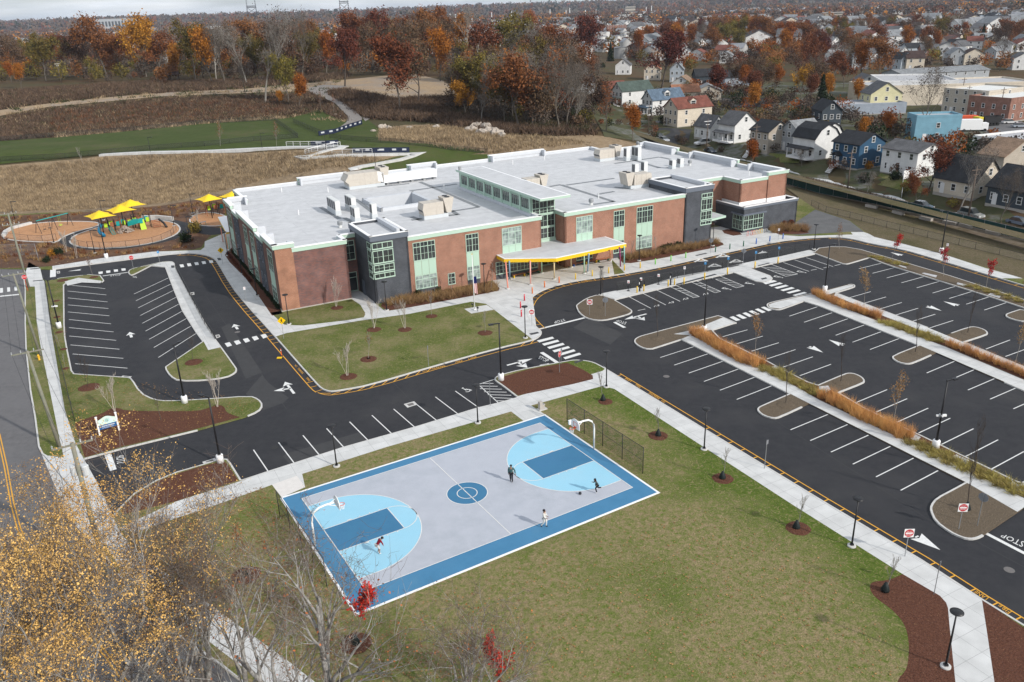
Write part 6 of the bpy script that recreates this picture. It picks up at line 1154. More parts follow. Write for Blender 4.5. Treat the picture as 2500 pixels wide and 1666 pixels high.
for k,m in ((.2,metal_black),(.35,metal_black),(.7,lime)): b = MB();b.tube([(Lw*k-.2,.6,2.6),(Lw*k-.2,.6,.6)],.015,4).tube([(Lw*k+.2,.6,2.6),(Lw*k+.2,.6,.6)],.015,4);b.box((Lw*k,.6,.55),(.6 if m is lime else .45,.4,.1));b.build('swing_seat',m,t)
P = pg(2340,1180);t = thing('play_table','small grey and teal play table in the right play area','play table',P,yw);MB().tube([(-.5,0,0),(-.5,0,.7),(.5,0,.7),(.5,0,0)],.05,6).build('frame',tealp,t);MB().box((0,0,.74),(1.1,.7,.05)).build('top',metal_grey,t)
# ramp railings, paths on the slope, banner fence
def drape_path(pts,wd,off=.32):
 P = [TT(500,300,*q)[:2] for q in pts];A,Bq = offs(P,wd/2),offs(P,-wd/2);b = MB()
 for i in range(len(A)-1):
  z0,z1 = [float(hgt(*P[j]))+off for j in (i,i+1)];b.add([(*A[i],z0),(*A[i+1],z1),(*Bq[i+1],z1),(*Bq[i],z0),(*A[i],z0-.9),(*A[i+1],z1-.9),(*Bq[i+1],z1-.9),(*Bq[i],z0-.9)],[(0,1,2,3),(2,3,7,6),(0,1,5,4)])
 return struct(b.build('path',concrete))
drape_path([(-1200,375),(-1000,362),(-640,345),(0,333),(650,302),(930,290),(1300,283),(1520,278),(1600,283),(1560,295),(1400,325),(1200,385),(1110,402),(1140,412),(1300,398),(1480,382),(1900,370),(2353,362)],1.9)
drape_path([(2353,362),(2440,362),(2400,380),(2250,425),(2000,470),(1800,505),(1700,535),(1720,560)],1.9)
def railing(pts,label):
 P = [TT(500,300,*q) for q in pts];P = [np.array([*p[:2],float(hgt(*p[:2]))+.3]) for p in resample(P,2.2)];o = P[0];t = thing('ramp_railing',label,'railing',o);
 for h in (.15,.6,1.1): MB().tube([tuple(p-o+np.array([0,0,h])) for p in P],.05,5).build('rail',metal_grey if h < 1 else coping,t)
 me = MB().tube([(0,0,0),(0,0,1.1)],.045,5).mesh('post',coping)
 for p in P: c = link('post',me,t);c.location = tuple(p-o)
railing([(940,280),(1100,278),(1390,275)],'pale metal railing along the upper run of the zigzag ramp');railing([(1155,372),(1300,330),(1530,285)],'pale metal railing on the left side of the middle ramp run');railing([(1200,362),(1400,318),(1560,280)],'pale metal railing on the right side of the middle ramp run');railing([(1465,372),(1700,366),(1925,360)],'pale metal railing along the lower run of the zigzag ramp')
ban = mat('navy_banner',(.012,.02,.05),rough=.6);banw = mat('banner_white',(.5,.52,.55),rough=.6)
def banner(pts,label,H=1.3):
 P = [TT(500,300,*q) for q in pts];P = [np.array([*p,float(hgt(*p))+.25]) for p in resample([p[:2] for p in P],3.0)];o = P[0];t = thing('banner_fence',label,'fence',o);b,c = MB(),MB()
 for i in range(len(P)-1):
  p,q = P[i]-o,P[i+1]-o;b.quad(p,q,q+[0,0,H],p+[0,0,H]);d = (q-p);n = np.array([d[1],-d[0],0])/np.linalg.norm(d)*.03
  if n[1] > 0: n = -n
  for h0,h1 in ((.4,.75),): c.quad(*[v+n for v in (p+d*.3+[0,0,H*h0],p+d*.7+[0,0,H*h0],p+d*.7+[0,0,H*h1],p+d*.3+[0,0,H*h1])])
 b.build('banner',ban,t);c.build('banner_print',banw,t)
 for p in P: MB().tube([tuple(p-o),tuple(p-o+[0,0,H+.1])],.04,5).build('post',metal_black,t)
banner([(1310,160),(1500,130),(1650,75),(1810,25)],'navy printed fabric fence up the gravel track');banner([(1220,275),(1400,272),(1540,262)],'navy printed fabric fence beside the upper ramp');banner([(1700,356),(1930,355),(2120,352),(2353,350)],'navy printed fabric fence along the lower path')
# plant builders
def tubes_np(segs,n=4):                       # segs: (p0, p1, r0, r1)
 P0_ = np.array([s[0] for s in segs]);P1_ = np.array([s[1] for s in segs]);R0 = np.array([s[2] for s in segs]);R1 = np.array([s[3] for s in segs])
 d = P1_-P0_;d /= np.linalg.norm(d,axis=1,keepdims=True)+1e-9;a = np.cross(d,np.where(np.abs(d[:,2:3]) < .9,[[0,0,1.0]],[[1.0,0,0]]));a /= np.linalg.norm(a,axis=1,keepdims=True)+1e-9;b = np.cross(d,a)
 k = np.arange(n)*2*np.pi/n;ring = a[:,None]*np.cos(k)[None,:,None]+b[:,None]*np.sin(k)[None,:,None]
 V = np.concatenate([P0_[:,None]+ring*R0[:,None,None],P1_[:,None]+ring*R1[:,None,None]],1).reshape(-1,3)
 base = np.arange(len(segs))[:,None]*2*n;i = np.arange(n)[None];j = (i+1) % n
 return V,np.stack([base+i,base+j,base+n+j,base+n+i],-1).reshape(-1,4)
def skel(rn,H,r,first=.3,levels=4,nb=(5,3,3),ang=.65,lens=(.5,.55,.6),multi=1,up=.25,wob=.12,tips=None):
 segs = [];tips = [] if tips is None else tips
 def grow(p,d,L_,r0,lev,parts):
  q = p;dd = d;pts = [(p,r0)]
  for i in range(parts):
   dd = dd+rn.normal(0,wob,3);dd[2] += up*.15;dd = dd/np.linalg.norm(dd);q2 = q+dd*L_/parts;ra = r0*(1-.8*i/parts) if lev else r0*(1-.75*i/parts);rb = r0*(1-.8*(i+1)/parts) if lev else r0*(1-.75*(i+1)/parts)
   segs.append((q,q2,max(ra,.006),max(rb,.005)));q = q2;pts.append((q,rb))
  if lev >= levels-1: tips.append(q);tips.append(pts[len(pts)//2][0]);return
  n_ = nb[min(lev,len(nb)-1)]
  for k in range(n_):
   f = (first if lev == 0 else .3)+(1-(first if lev == 0 else .3))*(k+rn.random())/n_;i = min(int(f*parts),parts-1);a,ra = pts[i];b_,rb = pts[i+1];t = f*parts-i;s = a+(b_-a)*min(t,1)
   side = rn.normal(0,1,3);side -= dd*side.dot(dd);side /= np.linalg.norm(side);an = ang*(.7+.6*rn.random());nd = dd*math.cos(an)+side*math.sin(an);nd[2] += up;nd /= np.linalg.norm(nd)
   grow(s,nd,L_*lens[min(lev,len(lens)-1)]*(.75+.5*rn.random())*(1.1-.45*f if lev == 0 else 1),max(ra*.62,.008),lev+1,max(2,parts-1))
 for m in range(multi):
  a0 = m*2*math.pi/max(multi,1)+rn.random();lean = .0 if multi == 1 else .22
  grow(np.array([.06*math.cos(a0)*(multi > 1),.06*math.sin(a0)*(multi > 1),-.1]),np.array([lean*math.cos(a0),lean*math.sin(a0),1.0]),H,r,0,5)
 return segs,np.array(tips)
def cards(rn,C,n,size,spread,flat=0.0):                # leaf quads scattered about the points C
 c = C[rn.integers(0,len(C),n)]+rn.normal(0,1,(n,3))*spread;s = size*(.6+.8*rn.random(n))[:,None]
 u = rn.normal(0,1,(n,3));u /= np.linalg.norm(u,axis=1,keepdims=True);v = np.cross(u,rn.normal(0,1,(n,3)));v /= np.linalg.norm(v,axis=1,keepdims=True)
 V = np.stack([c-u*s*.5,c+v*s*.35,c+u*s*.5,c-v*s*.35],1).reshape(-1,3);return V,np.arange(n*4).reshape(-1,4)
bark = mat('bark_grey',(.16,.14,.12),(.1,.085,.07),5,.95,spec=.1,rnd=.2);bark_d = mat('bark_dark',(.055,.045,.04),(.09,.075,.065),4,.95,spec=.1,rnd=.2);bark_w = mat('bark_white',(.52,.47,.41),(.34,.3,.26),9,.9,spec=.1);bark_p = mat('bark_pale',(.3,.28,.25),(.2,.185,.165),6,.95,spec=.1,rnd=.15)
def leafm(n,c,c2,rnd=.22): return mat('leaves_'+n,c,c2,.35,.85,spec=.15,rnd=rnd,attr=.35,detail=3)
LM = dict(rust=leafm('rust',(.23,.085,.03),(.13,.05,.024)),red=leafm('dark_red',(.15,.045,.025),(.09,.03,.02)),orange=leafm('orange',(.36,.13,.02),(.24,.08,.016)),gold=leafm('gold',(.42,.2,.025),(.3,.13,.02)),olive=leafm('olive_gold',(.17,.12,.025),(.09,.08,.022)),brown=leafm('brown',(.13,.075,.045),(.085,.055,.035)),twig=leafm('twig_haze',(.11,.085,.07),(.075,.058,.048)),green=leafm('dark_green',(.022,.035,.013),(.012,.022,.01),.1),scarlet=leafm('scarlet',(.42,.02,.02),(.3,.015,.02)),pale=leafm('pale_gold',(.34,.2,.08),(.24,.13,.05)))
def proto(name,seed,H,r,leaf,nleaf,lsize,spread,bk=bark,twigs=0,crown_from=None,squash=1.0,**kw):
 rn = np.random.default_rng(seed);t = thing(name,'','tree');segs,tips = skel(rn,H,r,**kw)
 if squash != 1: segs = [(a*[squash,squash,1],b*[squash,squash,1],c,d) for a,b,c,d in segs];tips = tips*[squash,squash,1]
 if twigs:
  tw = []
  for _ in range(twigs): c = tips[rn.integers(0,len(tips))]+rn.normal(0,spread*.5,3);d = rn.normal(0,1,3)+[0,0,.7];d *= H*.06/np.linalg.norm(d);tw.append((c-d*.6,c+d,H*.0009+.004,.004))
  segs = segs+tw
 V,F = tubes_np(segs,4);fast('trunk',V,F,bk,None,t)
 if nleaf: V,F = cards(rn,tips,nleaf,lsize,spread);fast('crown',V,F,LM[leaf],rn.random(len(F)),t)
 return t
# broad trees of the wood and the streets
WOOD = {
 'rust': [Placer(proto('oak_tree',1+i,15.5,.34,'rust',4600,.62,.85,first=.25,levels=4,nb=(10,4,3),ang=.85,lens=(.52,.55,.6),up=.22)) for i in range(2)],
 'red': [Placer(proto('maple_tree',11,14.5,.33,'red',4600,.6,.8,bk=bark_d,first=.25,levels=4,nb=(10,4,3),ang=.8,lens=(.5,.55,.6)))],
 'orange': [Placer(proto('maple_tree',21,14,.3,'orange',4600,.6,.75,first=.22,levels=4,nb=(10,4,3),ang=.7,lens=(.48,.52,.6),up=.4))],
 'gold': [Placer(proto('maple_tree',31,14.5,.32,'gold',5200,.6,.8,first=.2,levels=4,nb=(11,4,3),ang=.7,lens=(.48,.5,.6),up=.4))],
 'olive': [Placer(proto('ash_tree',41,14.5,.32,'olive',4600,.6,.8,first=.2,levels=4,nb=(10,4,3),ang=.7,lens=(.5,.52,.6)))],
 'brown': [Placer(proto('oak_tree',51,14,.3,'brown',3400,.6,.9,bk=bark_d,first=.25,levels=4,nb=(9,4,3),ang=.8,lens=(.5,.55,.6)))],
 'bare': [Placer(proto('bare_tree',61+i,15.5,.28,'twig',900,.34,.8,twigs=900,bk=bark_p if i else bark,first=.3,levels=5,nb=(9,4,3,3),ang=.6,lens=(.45,.55,.6,.6),up=.45)) for i in range(2)],
 'sparse': [Placer(proto('half_bare_tree',71,15,.28,'orange',700,.5,.7,twigs=700,first=.3,levels=5,nb=(9,4,3,3),ang=.6,lens=(.45,.55,.6,.6),up=.45))],
}
def conifer(seed,H,R,n=2400):
 rn = np.random.default_rng(seed);t = thing('fir_tree','','tree');V,F = tubes_np([(np.array([0,0,0.]),np.array([0,0,H*.97]),.22,.03)],6);fast('trunk',V,F,bark_d,None,t)
 z = H*(.06+.92*rn.random(n)**1.25);a = rn.random(n)*6.283;lay = .78+.22*np.sin(z*5.5);rr = R*(1-z/H)**.85*(.35+.65*rn.random(n)**.5)*lay
 C = np.stack([rr*np.cos(a),rr*np.sin(a),z-rr*.25],1);V,F = cards(rn,C,n*2,.55,.12);fast('crown',V,F,LM['green'],rn.random(len(F)),t);return t
WOOD['fir'] = [Placer(conifer(5,15,3.6))]
def bush(seed,leaf,n=500,R=1.2,H=1.2,size=.22,twigs=60):
 rn = np.random.default_rng(seed);t = thing('shrub','','shrub');C = rn.normal(0,1,(60,3));C /= np.linalg.norm(C,axis=1,keepdims=True);C = C*[R,R,H]*.75*rn.random((60,1))**.4+[0,0,H*.75];C[:,2] = np.abs(C[:,2])
 segs = [(np.array([rn.normal(0,.1),rn.normal(0,.1),0]),C[i % 60],.03,.01) for i in range(twigs)];V,F = tubes_np(segs,3);fast('stems',V,F,bark_d,None,t);V,F = cards(rn,C,n,size,.16*R);fast('foliage',V,F,LM[leaf],rn.random(len(F)),t);return t
names = {'rust': 'rust-brown','red': 'dark red','orange': 'orange','gold': 'golden yellow','olive': 'olive and gold','brown': 'dull brown','bare': 'bare grey','sparse': 'half-bare orange-flecked','fir': 'dark green evergreen'}
_k = [0]
def tree(kind,P,sc,label,group=None,rz=None):
 _k[0] += 1;l = WOOD[kind];pl_ = l[_k[0] % len(l)];k = random.uniform(.94,1.06);return pl_((P[0],P[1],P[2]-.1),random.uniform(0,6.28) if rz is None else rz,label,(sc*k,sc*k*random.uniform(.92,1.08),sc),group)
# singled-out trees: (kind, base pixel, crown-top pixel, label)
def tpx(kind,bx,by,ty,label,nomH=17.5,group=None,wide=1.0):
 P = GT(bx,by);d = math.hypot(P[0],P[1]);
 for z in np.arange(2,45,.25):
  D = np.array([P[0],P[1],P[2]+z])-[0,0,CH];y = 833-CF*(D@_u)/(D@_F)
  if y <= ty: break
 o = tree(kind,P,z/nomH,label,group);o.scale = (o.scale[0]*wide,o.scale[1]*wide,o.scale[2]);return o
for a in (('gold',358,188,50,'bright golden-orange maple, tallest at the left of the wood'),('rust',262,190,66,'rust-red broad tree left of the bright golden maple'),('orange',30,205,155,'small orange tree at the far left edge'),('orange',52,216,160,'orange-gold tree left of the pale street pole'),('olive',478,200,75,'olive and gold tree right of the turquoise house'),('orange',520,205,80,'orange-topped tree before the pale blue townhouse'),
   ('bare',648,252,60,'slim bare tree with pale trunk above the brown slope'),('bare',602,243,165,'small bare tree at the edge of the brush above the field'),('olive',705,250,150,'olive-gold tree with slim trunks above the field'),('orange',730,262,190,'orange tree in the clump above the field'),('orange',684,260,225,'little bright orange tree before the clump above the field'),('red',842,212,85,'big dark red oak beside the fork of the gravel track'),('rust',975,270,120,'spreading brown-red oak right of the gravel track'),('brown',1022,255,122,'tall thin dark-trunked oak on the grassy mound'),('red',925,160,38,'dark red broad crown rising on the skyline left of centre'),
   ('gold',1137,285,205,'golden low tree at the edge of the wood above the rocks'),('bare',1175,300,195,'slender bare tree right of the golden low tree'),('bare',1302,312,180,'bare grey tree with pale trunk above the dry grass'),('bare',1398,312,225,'tall bare tree nearest the houses'),('bare',1365,320,185,'dark bare tree in the wood near the green-roofed house'),('orange',1290,100,32,'round orange-rust crown standing out before the town'),('red',1440,160,48,'rust-red tall tree between the brown-roofed flats'),('red',1615,215,88,'dark red tree between the small bungalows'),('rust',1980,190,103,'large dark rust oak behind the grey-roofed houses'),('gold',1955,238,167,'bright golden maple left of the big evergreen'),('fir',2002,275,165,'tall dark evergreen beside the dark blue gabled house'),('orange',2095,262,200,'rounded orange tree left of the pale yellow house'),('bare',2235,348,200,'broad leafless tan-grey tree before the blue commercial building'),('orange',2160,342,278,'orange bushy tree below the yellow house'),('rust',2122,85,42,'bright rust-red tree in the far neighbourhood'),('orange',2105,345,290,'small orange tree between the blue house and broad bare tree'),
   ('bare',2440,175,100,'big spreading bare tree behind the grey warehouse'),('red',2265,470,365,'red-leaved street tree before the white two-storey house'),('rust',2235,500,440,'low rust-red tree by the parked grey sedan'),('bare',2340,525,385,'dark bare tree before the cream cape house'),('bare',2440,545,440,'dark leafless tree on the far right bank'),('bare',2115,480,430,'small dark leafless tree by the blue house drive'),('orange',1840,410,350,'tan leafy bush-like tree by the tan house'),('bare',1958,410,372,'dark bare shrubby tree behind the school corner'),('fir',1490,150,95,'dark evergreen behind the brown-roofed flats'),('orange',1545,345,265,'orange-brown small tree at the top of the street'),('orange',1830,285,210,'orange leafy tree behind the grey-roofed white house'),('sparse',1480,320,230,'reddish sparse tree before the green-roofed house')):
 tpx(*a)
# dead snag
rn = np.random.default_rng(9);P = GT(1168,235);t = thing('dead_tree','bleached dead snag standing above the wood','tree',P);sg_,_ = skel(rn,19,.35,first=.5,levels=2,nb=(4,),ang=.5,lens=(.3,),up=.4,wob=.05);V,F = tubes_np(sg_,5);fast('trunk',V,F,mat('bleached_wood',(.42,.38,.34),rough=.9),None,t)
# the wood: trunk positions by region; look-alikes of one kind in one region share a label
def grove(poly_px,n,kinds,sc,where,mind=6.0,gk=None):
 poly = [GT(*q)[:2] for q in poly_px];pts = scatter(poly,n*6);keep = []
 for p in pts:
  if all((p[0]-q[0])**2+(p[1]-q[1])**2 > mind*mind for q in keep): keep.append(p)
  if len(keep) >= n: break
 ks,ws = zip(*kinds.items());ws = np.array(ws)/sum(ws)
 for p in keep:
  k = ks[RNG.choice(len(ks),p=ws)];s = 1.15*sc*random.uniform(.8,1.15)
  tree(k,(p[0],p[1],float(hgt(*p))),s,'%s tree %s' % (names[k],where),'%s trees %s' % (names[k],where))
grove([(0,205),(260,203),(560,208),(560,175),(260,165),(0,180)],34,{'rust': 3,'olive': 4,'orange': 3,'brown': 4,'bare': 2,'gold': 1,'red': 1},.95,'in the wood behind the field, left part')
grove([(500,215),(620,208),(700,212),(830,192),(860,165),(600,165)],30,{'rust': 3,'olive': 3,'bare': 5,'brown': 4,'orange': 3},1.0,'in the wood between the townhouse and the gravel track')
grove([(860,175),(1010,190),(1100,215),(1180,240),(1300,250),(1290,170),(1000,140),(860,150)],44,{'rust': 6,'red': 3,'bare': 5,'brown': 5,'olive': 2,'orange': 2},1.05,'in the wood beyond the grassy mound')
grove([(1080,275),(1250,318),(1400,325),(1455,322),(1440,265),(1380,240),(1200,245)],46,{'bare': 10,'brown': 5,'olive': 2,'sparse': 2,'rust': 1},.8,'in the dense thicket behind the school',4.0)
grove([(1300,165),(1420,210),(1420,240),(1300,240)],12,{'rust': 3,'brown': 3,'bare': 2,'olive': 1},.85,'left of the small white bungalows')
grove([(1540,150),(1700,170),(1900,175),(1980,160),(1980,110),(1760,85),(1560,95)],46,{'orange': 5,'rust': 6,'brown': 5,'bare': 3,'olive': 2,'red': 2},.95,'in the belt behind the dark-roofed ranch houses')
grove([(1760,255),(1900,265),(2050,268),(2000,215),(1850,200),(1740,220)],12,{'orange': 2,'brown': 3,'bare': 2,'red': 2},.6,'among the back gardens of the near street')
grove([(2000,240),(2130,220),(2200,160),(2330,170),(2480,165),(2500,100),(2200,75),(2000,90)],58,{'orange': 4,'brown': 5,'bare': 5,'rust': 3,'olive': 2,'red': 1,'fir': 1},.75,'among the houses of the right-hand neighbourhood')
grove([(0,160),(1000,130),(1000,95),(0,120)],26,{'rust': 3,'orange': 4,'brown': 5,'bare': 2,'gold': 1},.85,'beyond the wood towards the town')
# brush, thicket floor and tall dry grass: uncountable growth
def blades(P,n,h,wd,rn,lean=.35):
 a = rn.random(n)*6.283;hh = h*(.5+rn.random(n));d = np.stack([np.cos(a),np.sin(a),np.zeros(n)],1);l_ = np.stack([rn.normal(0,lean,n),rn.normal(0,lean,n),np.ones(n)],1)*hh[:,None]
 V = np.stack([P-d*wd/2,P+d*wd/2,P+l_],1).reshape(-1,3);return V,np.arange(n*3).reshape(-1,3)
def growth(name,poly_px,n,h,wd,m,label,world=None,clump=1,cs=.3,lean=.35,zoff=0.0):
 poly = world if world is not None else [GT(*q)[:2] for q in poly_px];rn = np.random.default_rng(n);c = scatter(poly,max(1,n//clump));c = np.repeat(c,clump,0)+rn.normal(0,cs,(len(c)*clump,2));P = np.column_stack([c,hgt(c[:,0],c[:,1])+zoff])
 V,F = blades(P,len(P),h,wd,rn,lean);o = fast(name,V,F,m,rn.random(len(F)));return tag(o,label,'vegetation',None,'stuff')
gdry = leafm('dry_grass',(.39,.295,.18),(.2,.145,.09),0);gbr = leafm('brush',(.14,.09,.06),(.075,.052,.037),0);gor = leafm('brush_rust',(.2,.085,.035),(.12,.05,.03),0);ggr = leafm('brush_green',(.05,.06,.02),(.03,.04,.016),0)
slope_px = [(-40,520),(0,520),(230,512),(400,498),(560,462),(640,440),(850,413),(868,405),(960,392),(800,378),(700,372),(500,378),(245,388),(212,394),(120,402),(0,412),(-40,415)]
growth('dry_grass',slope_px,60000,.7,.13,gdry,'tall dry tan grass covering the slope behind the playground',clump=5,cs=.35)
growth('dry_grass',[(925,345),(1080,362),(1200,378),(1440,350),(1330,335),(1240,332),(1060,308),(925,318)],16000,.8,.17,gdry,'tall dry tan grass on the mound behind the school roof',clump=5,cs=.35)
growth('brush',[(-40,345),(0,345),(130,335),(330,318),(500,300),(700,285),(780,268),(850,300),(820,262),(760,228),(680,232),(560,236),(400,243),(250,257),(120,270),(0,290),(-40,300)],42000,1.1,.3,gbr,'dark brown brush between the pale track and the field',clump=9,cs=.7,lean=.6)
growth('rusty_brush',[(130,330),(500,298),(700,284),(690,245),(400,255),(130,275)],6000,1.0,.35,gor,'rust-tinted undergrowth in the brush above the field',clump=12,cs=.8,lean=.6)
growth('brush',[(-40,285),(0,268),(250,238),(600,216),(760,202),(850,192),(850,180),(600,196),(300,205),(0,225),(-40,230)],36000,1.3,.35,gbr,'dark brush between the pale track and the wood',clump=9,cs=.8,lean=.6)
growth('brush',[(800,225),(850,222),(960,245),(1100,240),(1200,250),(1420,300),(1450,330),(1330,330),(1200,325),(1060,300),(900,290),(850,258)],60000,1.5,.35,gbr,'dark tangled thicket around the wood edge behind the school',clump=9,cs=.9,lean=.7)
growth('dry_grass',[(130,337),(330,320),(500,304),(700,290),(700,276),(500,286),(300,302),(130,322)],9000,.7,.2,gdry,'tan grass strip between the brush and the field',clump=8,cs=.6)
growth('fence_brush',None,9000,.9,.25,gbr,'brown scrub along the green privacy fence',world=[GT(*q)[:2] for q in ((1900,447),(2250,520),(2560,600),(2560,585),(2250,512),(1960,440))]+[],clump=10,cs=.5)
for nm,k,m,h,cl_,l_ in (('tan_brush',9000,gdry,.9,14,'tan grass tufts scattered through the brush beside the pale track'),('green_brush',7000,ggr,1.0,16,'dull green plants scattered through the brush beside the pale track')):
 growth(nm,[(-40,345),(330,318),(700,288),(840,300),(800,240),(850,182),(600,198),(0,228),(-40,240)],k,h,.3,m,l_,clump=cl_,cs=.8,lean=.6)
growth('green_brush',[(1080,280),(1300,320),(1440,325),(1430,270),(1200,250)],9000,1.6,.4,ggr,'dull green undergrowth inside the thicket',clump=12,cs=.9,lean=.7)
# boulders on the slope behind the school
rockm = mat('pale_rock',(.48,.42,.36),(.3,.26,.22),1.5,.9,1,3)
for i,(x,y,s) in enumerate(((1150,320,1.6),(1165,314,2.2),(1185,318,2.4),(1200,325,2.2),(1215,328,2.0),(1225,333,1.3),(1175,326,1.6),(935,312,1.3),(950,314,1.1),(1000,315,1.0),(1065,313,1.2),(820,283,.8),(833,288,.8),(912,322,.8))):
 P = GT(x,y);t = tag(MB().blob((0,0,.1),s,i,(1.2,.9,.75),9,6,.28).build('boulder',rockm),('pale boulder in the rocky outcrop at the wood edge' if 1140 < x < 1230 else 'pale boulder lying at the edge of the mound behind the school' if x > 840 else 'small white boulder beside the gravel track'),'rock','boulders in the outcrop' if 1140 < x < 1230 else 'boulders by the mound' if x > 840 else 'boulders by the track');t.location = tuple(P);t.rotation_euler = (0,0,i)
# planted young trees
def young(seed,H,leaf=None,n=0,multi=1,bk=bark_p,size=.12,nb=(9,4,3),ang=.55,r=.035,first=.35,sq=.8): return Placer(proto('young_tree' if multi == 1 else 'young_birch',seed,H,r,leaf,n,size,.14,bk=bk,first=first,levels=4,nb=nb,ang=ang,lens=(.36,.5,.5),multi=multi,up=.55,squash=sq))
Y = dict(bare=young(101,2.9),bareb=young(102,3.2,bk=bark_d),birch=young(103,3.6,multi=4,bk=bark_w,nb=(7,4,3),first=.45,sq=.7),brown=young(104,4.2,'pale',380,ang=.5,size=.15,bk=bark_p),red=young(105,3.6,'scarlet',500,size=.17),tall=young(106,5.2,bk=bark_d,r=.05,sq=.75),few=young(107,3.0,'rust',60,size=.14),redbig=young(108,4.6,'scarlet',900,size=.19,nb=(12,5,4)),pinkbud=young(109,3.3,'rust',260,size=.12))
def yt(k,ox,oy,x,y,label,s=4.706,sc=1.0,z=KZ): return Y[k](T1(ox,oy,x,y,z,s),random.uniform(0,6.28),label,sc)
for a in (('birch',500,600,1510,705,'white-stemmed young birch against the mixed brick wall'),('birch',500,600,1945,955,'white-stemmed birch on the front lawn, leftmost of the top row'),('birch',500,600,2300,955,'white-stemmed birch on the front lawn, second of the top row'),('birch',500,600,1640,1500,'white-stemmed birch nearest the fire lane on the front lawn'),('few',500,600,1878,1300,'thin young tree with reddish top in the middle of the front lawn'),('few',1000,600,252,805,'young tree with sparse red leaves by the school path'),('bare',1000,600,866,1000,'bare young tree on the lawn below the flagpole'),('bare',1000,600,278,590,'bare young tree before the first wall window bay'),('bare',1000,600,497,552,'bare young tree by the small square window'),('pinkbud',1000,600,935,510,'reddish young tree at the tip of the grass bed by the canopy'),('tall',1000,600,2228,700,'pale-trunked tree on the round traffic island'),('bareb',0,600,2215,1325,'bare young tree on the lawn tip below the west walk'),('bareb',0,600,985,1560,'bare young tree on the lawn below the west lot'),('few',0,600,1072,355,'thin young tree on the lawn tip at the top of the west lot'),('bare',0,600,745,1400,'small bare sapling on the verge beside the west lot, nearest'),('bare',0,600,700,1180,'small bare sapling on the verge beside the west lot, middle'),('bare',0,600,640,810,'small bare sapling on the verge beside the west lot, farthest'),
   ('tall',1500,600,497,1050,'tall dark sapling in the grey-bark island left of the crosswalk'),('brown',1500,600,1620,1235,'brown-leaved young tree among the near orange grasses, left'),('brown',2000,600,515,690,'brown-leaved young tree among the far orange grasses, left'),('tall',2000,600,1102,1230,'dark bare tree in the rounded island of the far divider, left'),('tall',2000,600,1703,1005,'dark bare tree in the rounded island of the far divider, right'),('tall',2000,900,247,155,'dark bare tree in the rounded island off the near divider, top'),('tall',1500,900,1970,400,'dark bare tree in the rounded island off the near divider, bottom'),('brown',2000,600,2255,1330,'brown-leaved young tree among the far orange grasses, right'),('brown',2000,900,845,640,'brown-leaved young tree among the near orange grasses, right'),('tall',2000,900,1770,1210,'thin bare tree in the yellow grasses of the near divider'),('tall',2000,1200,1695,205,'bare tree in the big rounded island at right'),('red',2000,600,830,150,'red-leaved young tree on the far kerb strip, leftmost'),('red',2000,600,1430,350,'red-leaved young tree on the far kerb strip, middle'),('red',2000,600,1912,500,'red-leaved young tree on the far kerb strip, rightmost'),('pinkbud',2000,300,230,1450,'pale pinkish young tree on the oval grey-bark island'),('brown',2000,600,2335,690,'brown-leaved young tree at the right edge of the far strip'),
   ('bare',1500,900,505,765,'bare sapling with dark watering bag, second along the long pavement'),('bare',1500,900,1240,1250,'bare sapling with dark watering bag, third along the long pavement'),('bare',900,750,2245,885,'bare sapling with dark watering bag beyond the drinking fountain',3.92),('bare',1800,1200,488,290,'bare sapling with dark watering bag near the middle right lawn',3.361),('bare',1800,1200,1215,810,'bare sapling with dark watering bag in the bark bed',3.361),('redbig',600,1300,1148,1150,'scarlet young maple at the near corner of the court',4.278),('pinkbud',0,1200,2000,680,'pinkish bare young tree on the lawn left of the court',3.361),('bareb',0,900,1322,425,'small bare tree in the sign bed',3.361),('birch',0,900,942,350,'white-stemmed birch beside the school sign',3.361),('birch',0,900,1785,315,'white-stemmed red-twigged birch at the sign bed end',3.361),('bareb',0,900,715,150,'small bare sapling on the sign lawn',3.361),('bare',1500,600,180,150,'bare sapling in the bed right of the canopy'),('bare',1500,300,480,1510,'bare sapling in the bed before the third bay'),('birch',0,600,765,75,'white-stemmed birch in the north planting, left'),('birch',0,600,885,145,'white-stemmed birch in the north planting, right'),('birch',500,300,-75,1230,'white-stemmed birch in the planting near the side canopy'),('bareb',1600,1500,0,0,'')):
 if a[5]: yt(*a[:6],s=a[6] if len(a) > 6 else 4.706,sc=(.6 if 'small bare sapling on the verge' in a[5] else 1.0))
for x,y,z in ((205,405,0),(815,278,1),(782,270,1),(538,358,1),(675,358,1)):
 P = GT(x,y);Y['pinkbud' if z else 'bare'](P,1,{205: 'bare sapling below the field fence at left',815: 'reddish sapling on the small sloping lawn, right',782: 'orange-tinted sapling on the small sloping lawn, left',538: 'thin sapling on the plateau path, left',675: 'thin sapling on the plateau path, right'}[x],1.5)
G2 = G(1245,1660,KZ);Y['redbig']((G2[0],G2[1]-2.5,KZ),1,'scarlet treetop poking up at the bottom edge of the lawn',.9)
bagm = mat('watering_bag',(.008,.014,.014),rough=.6)
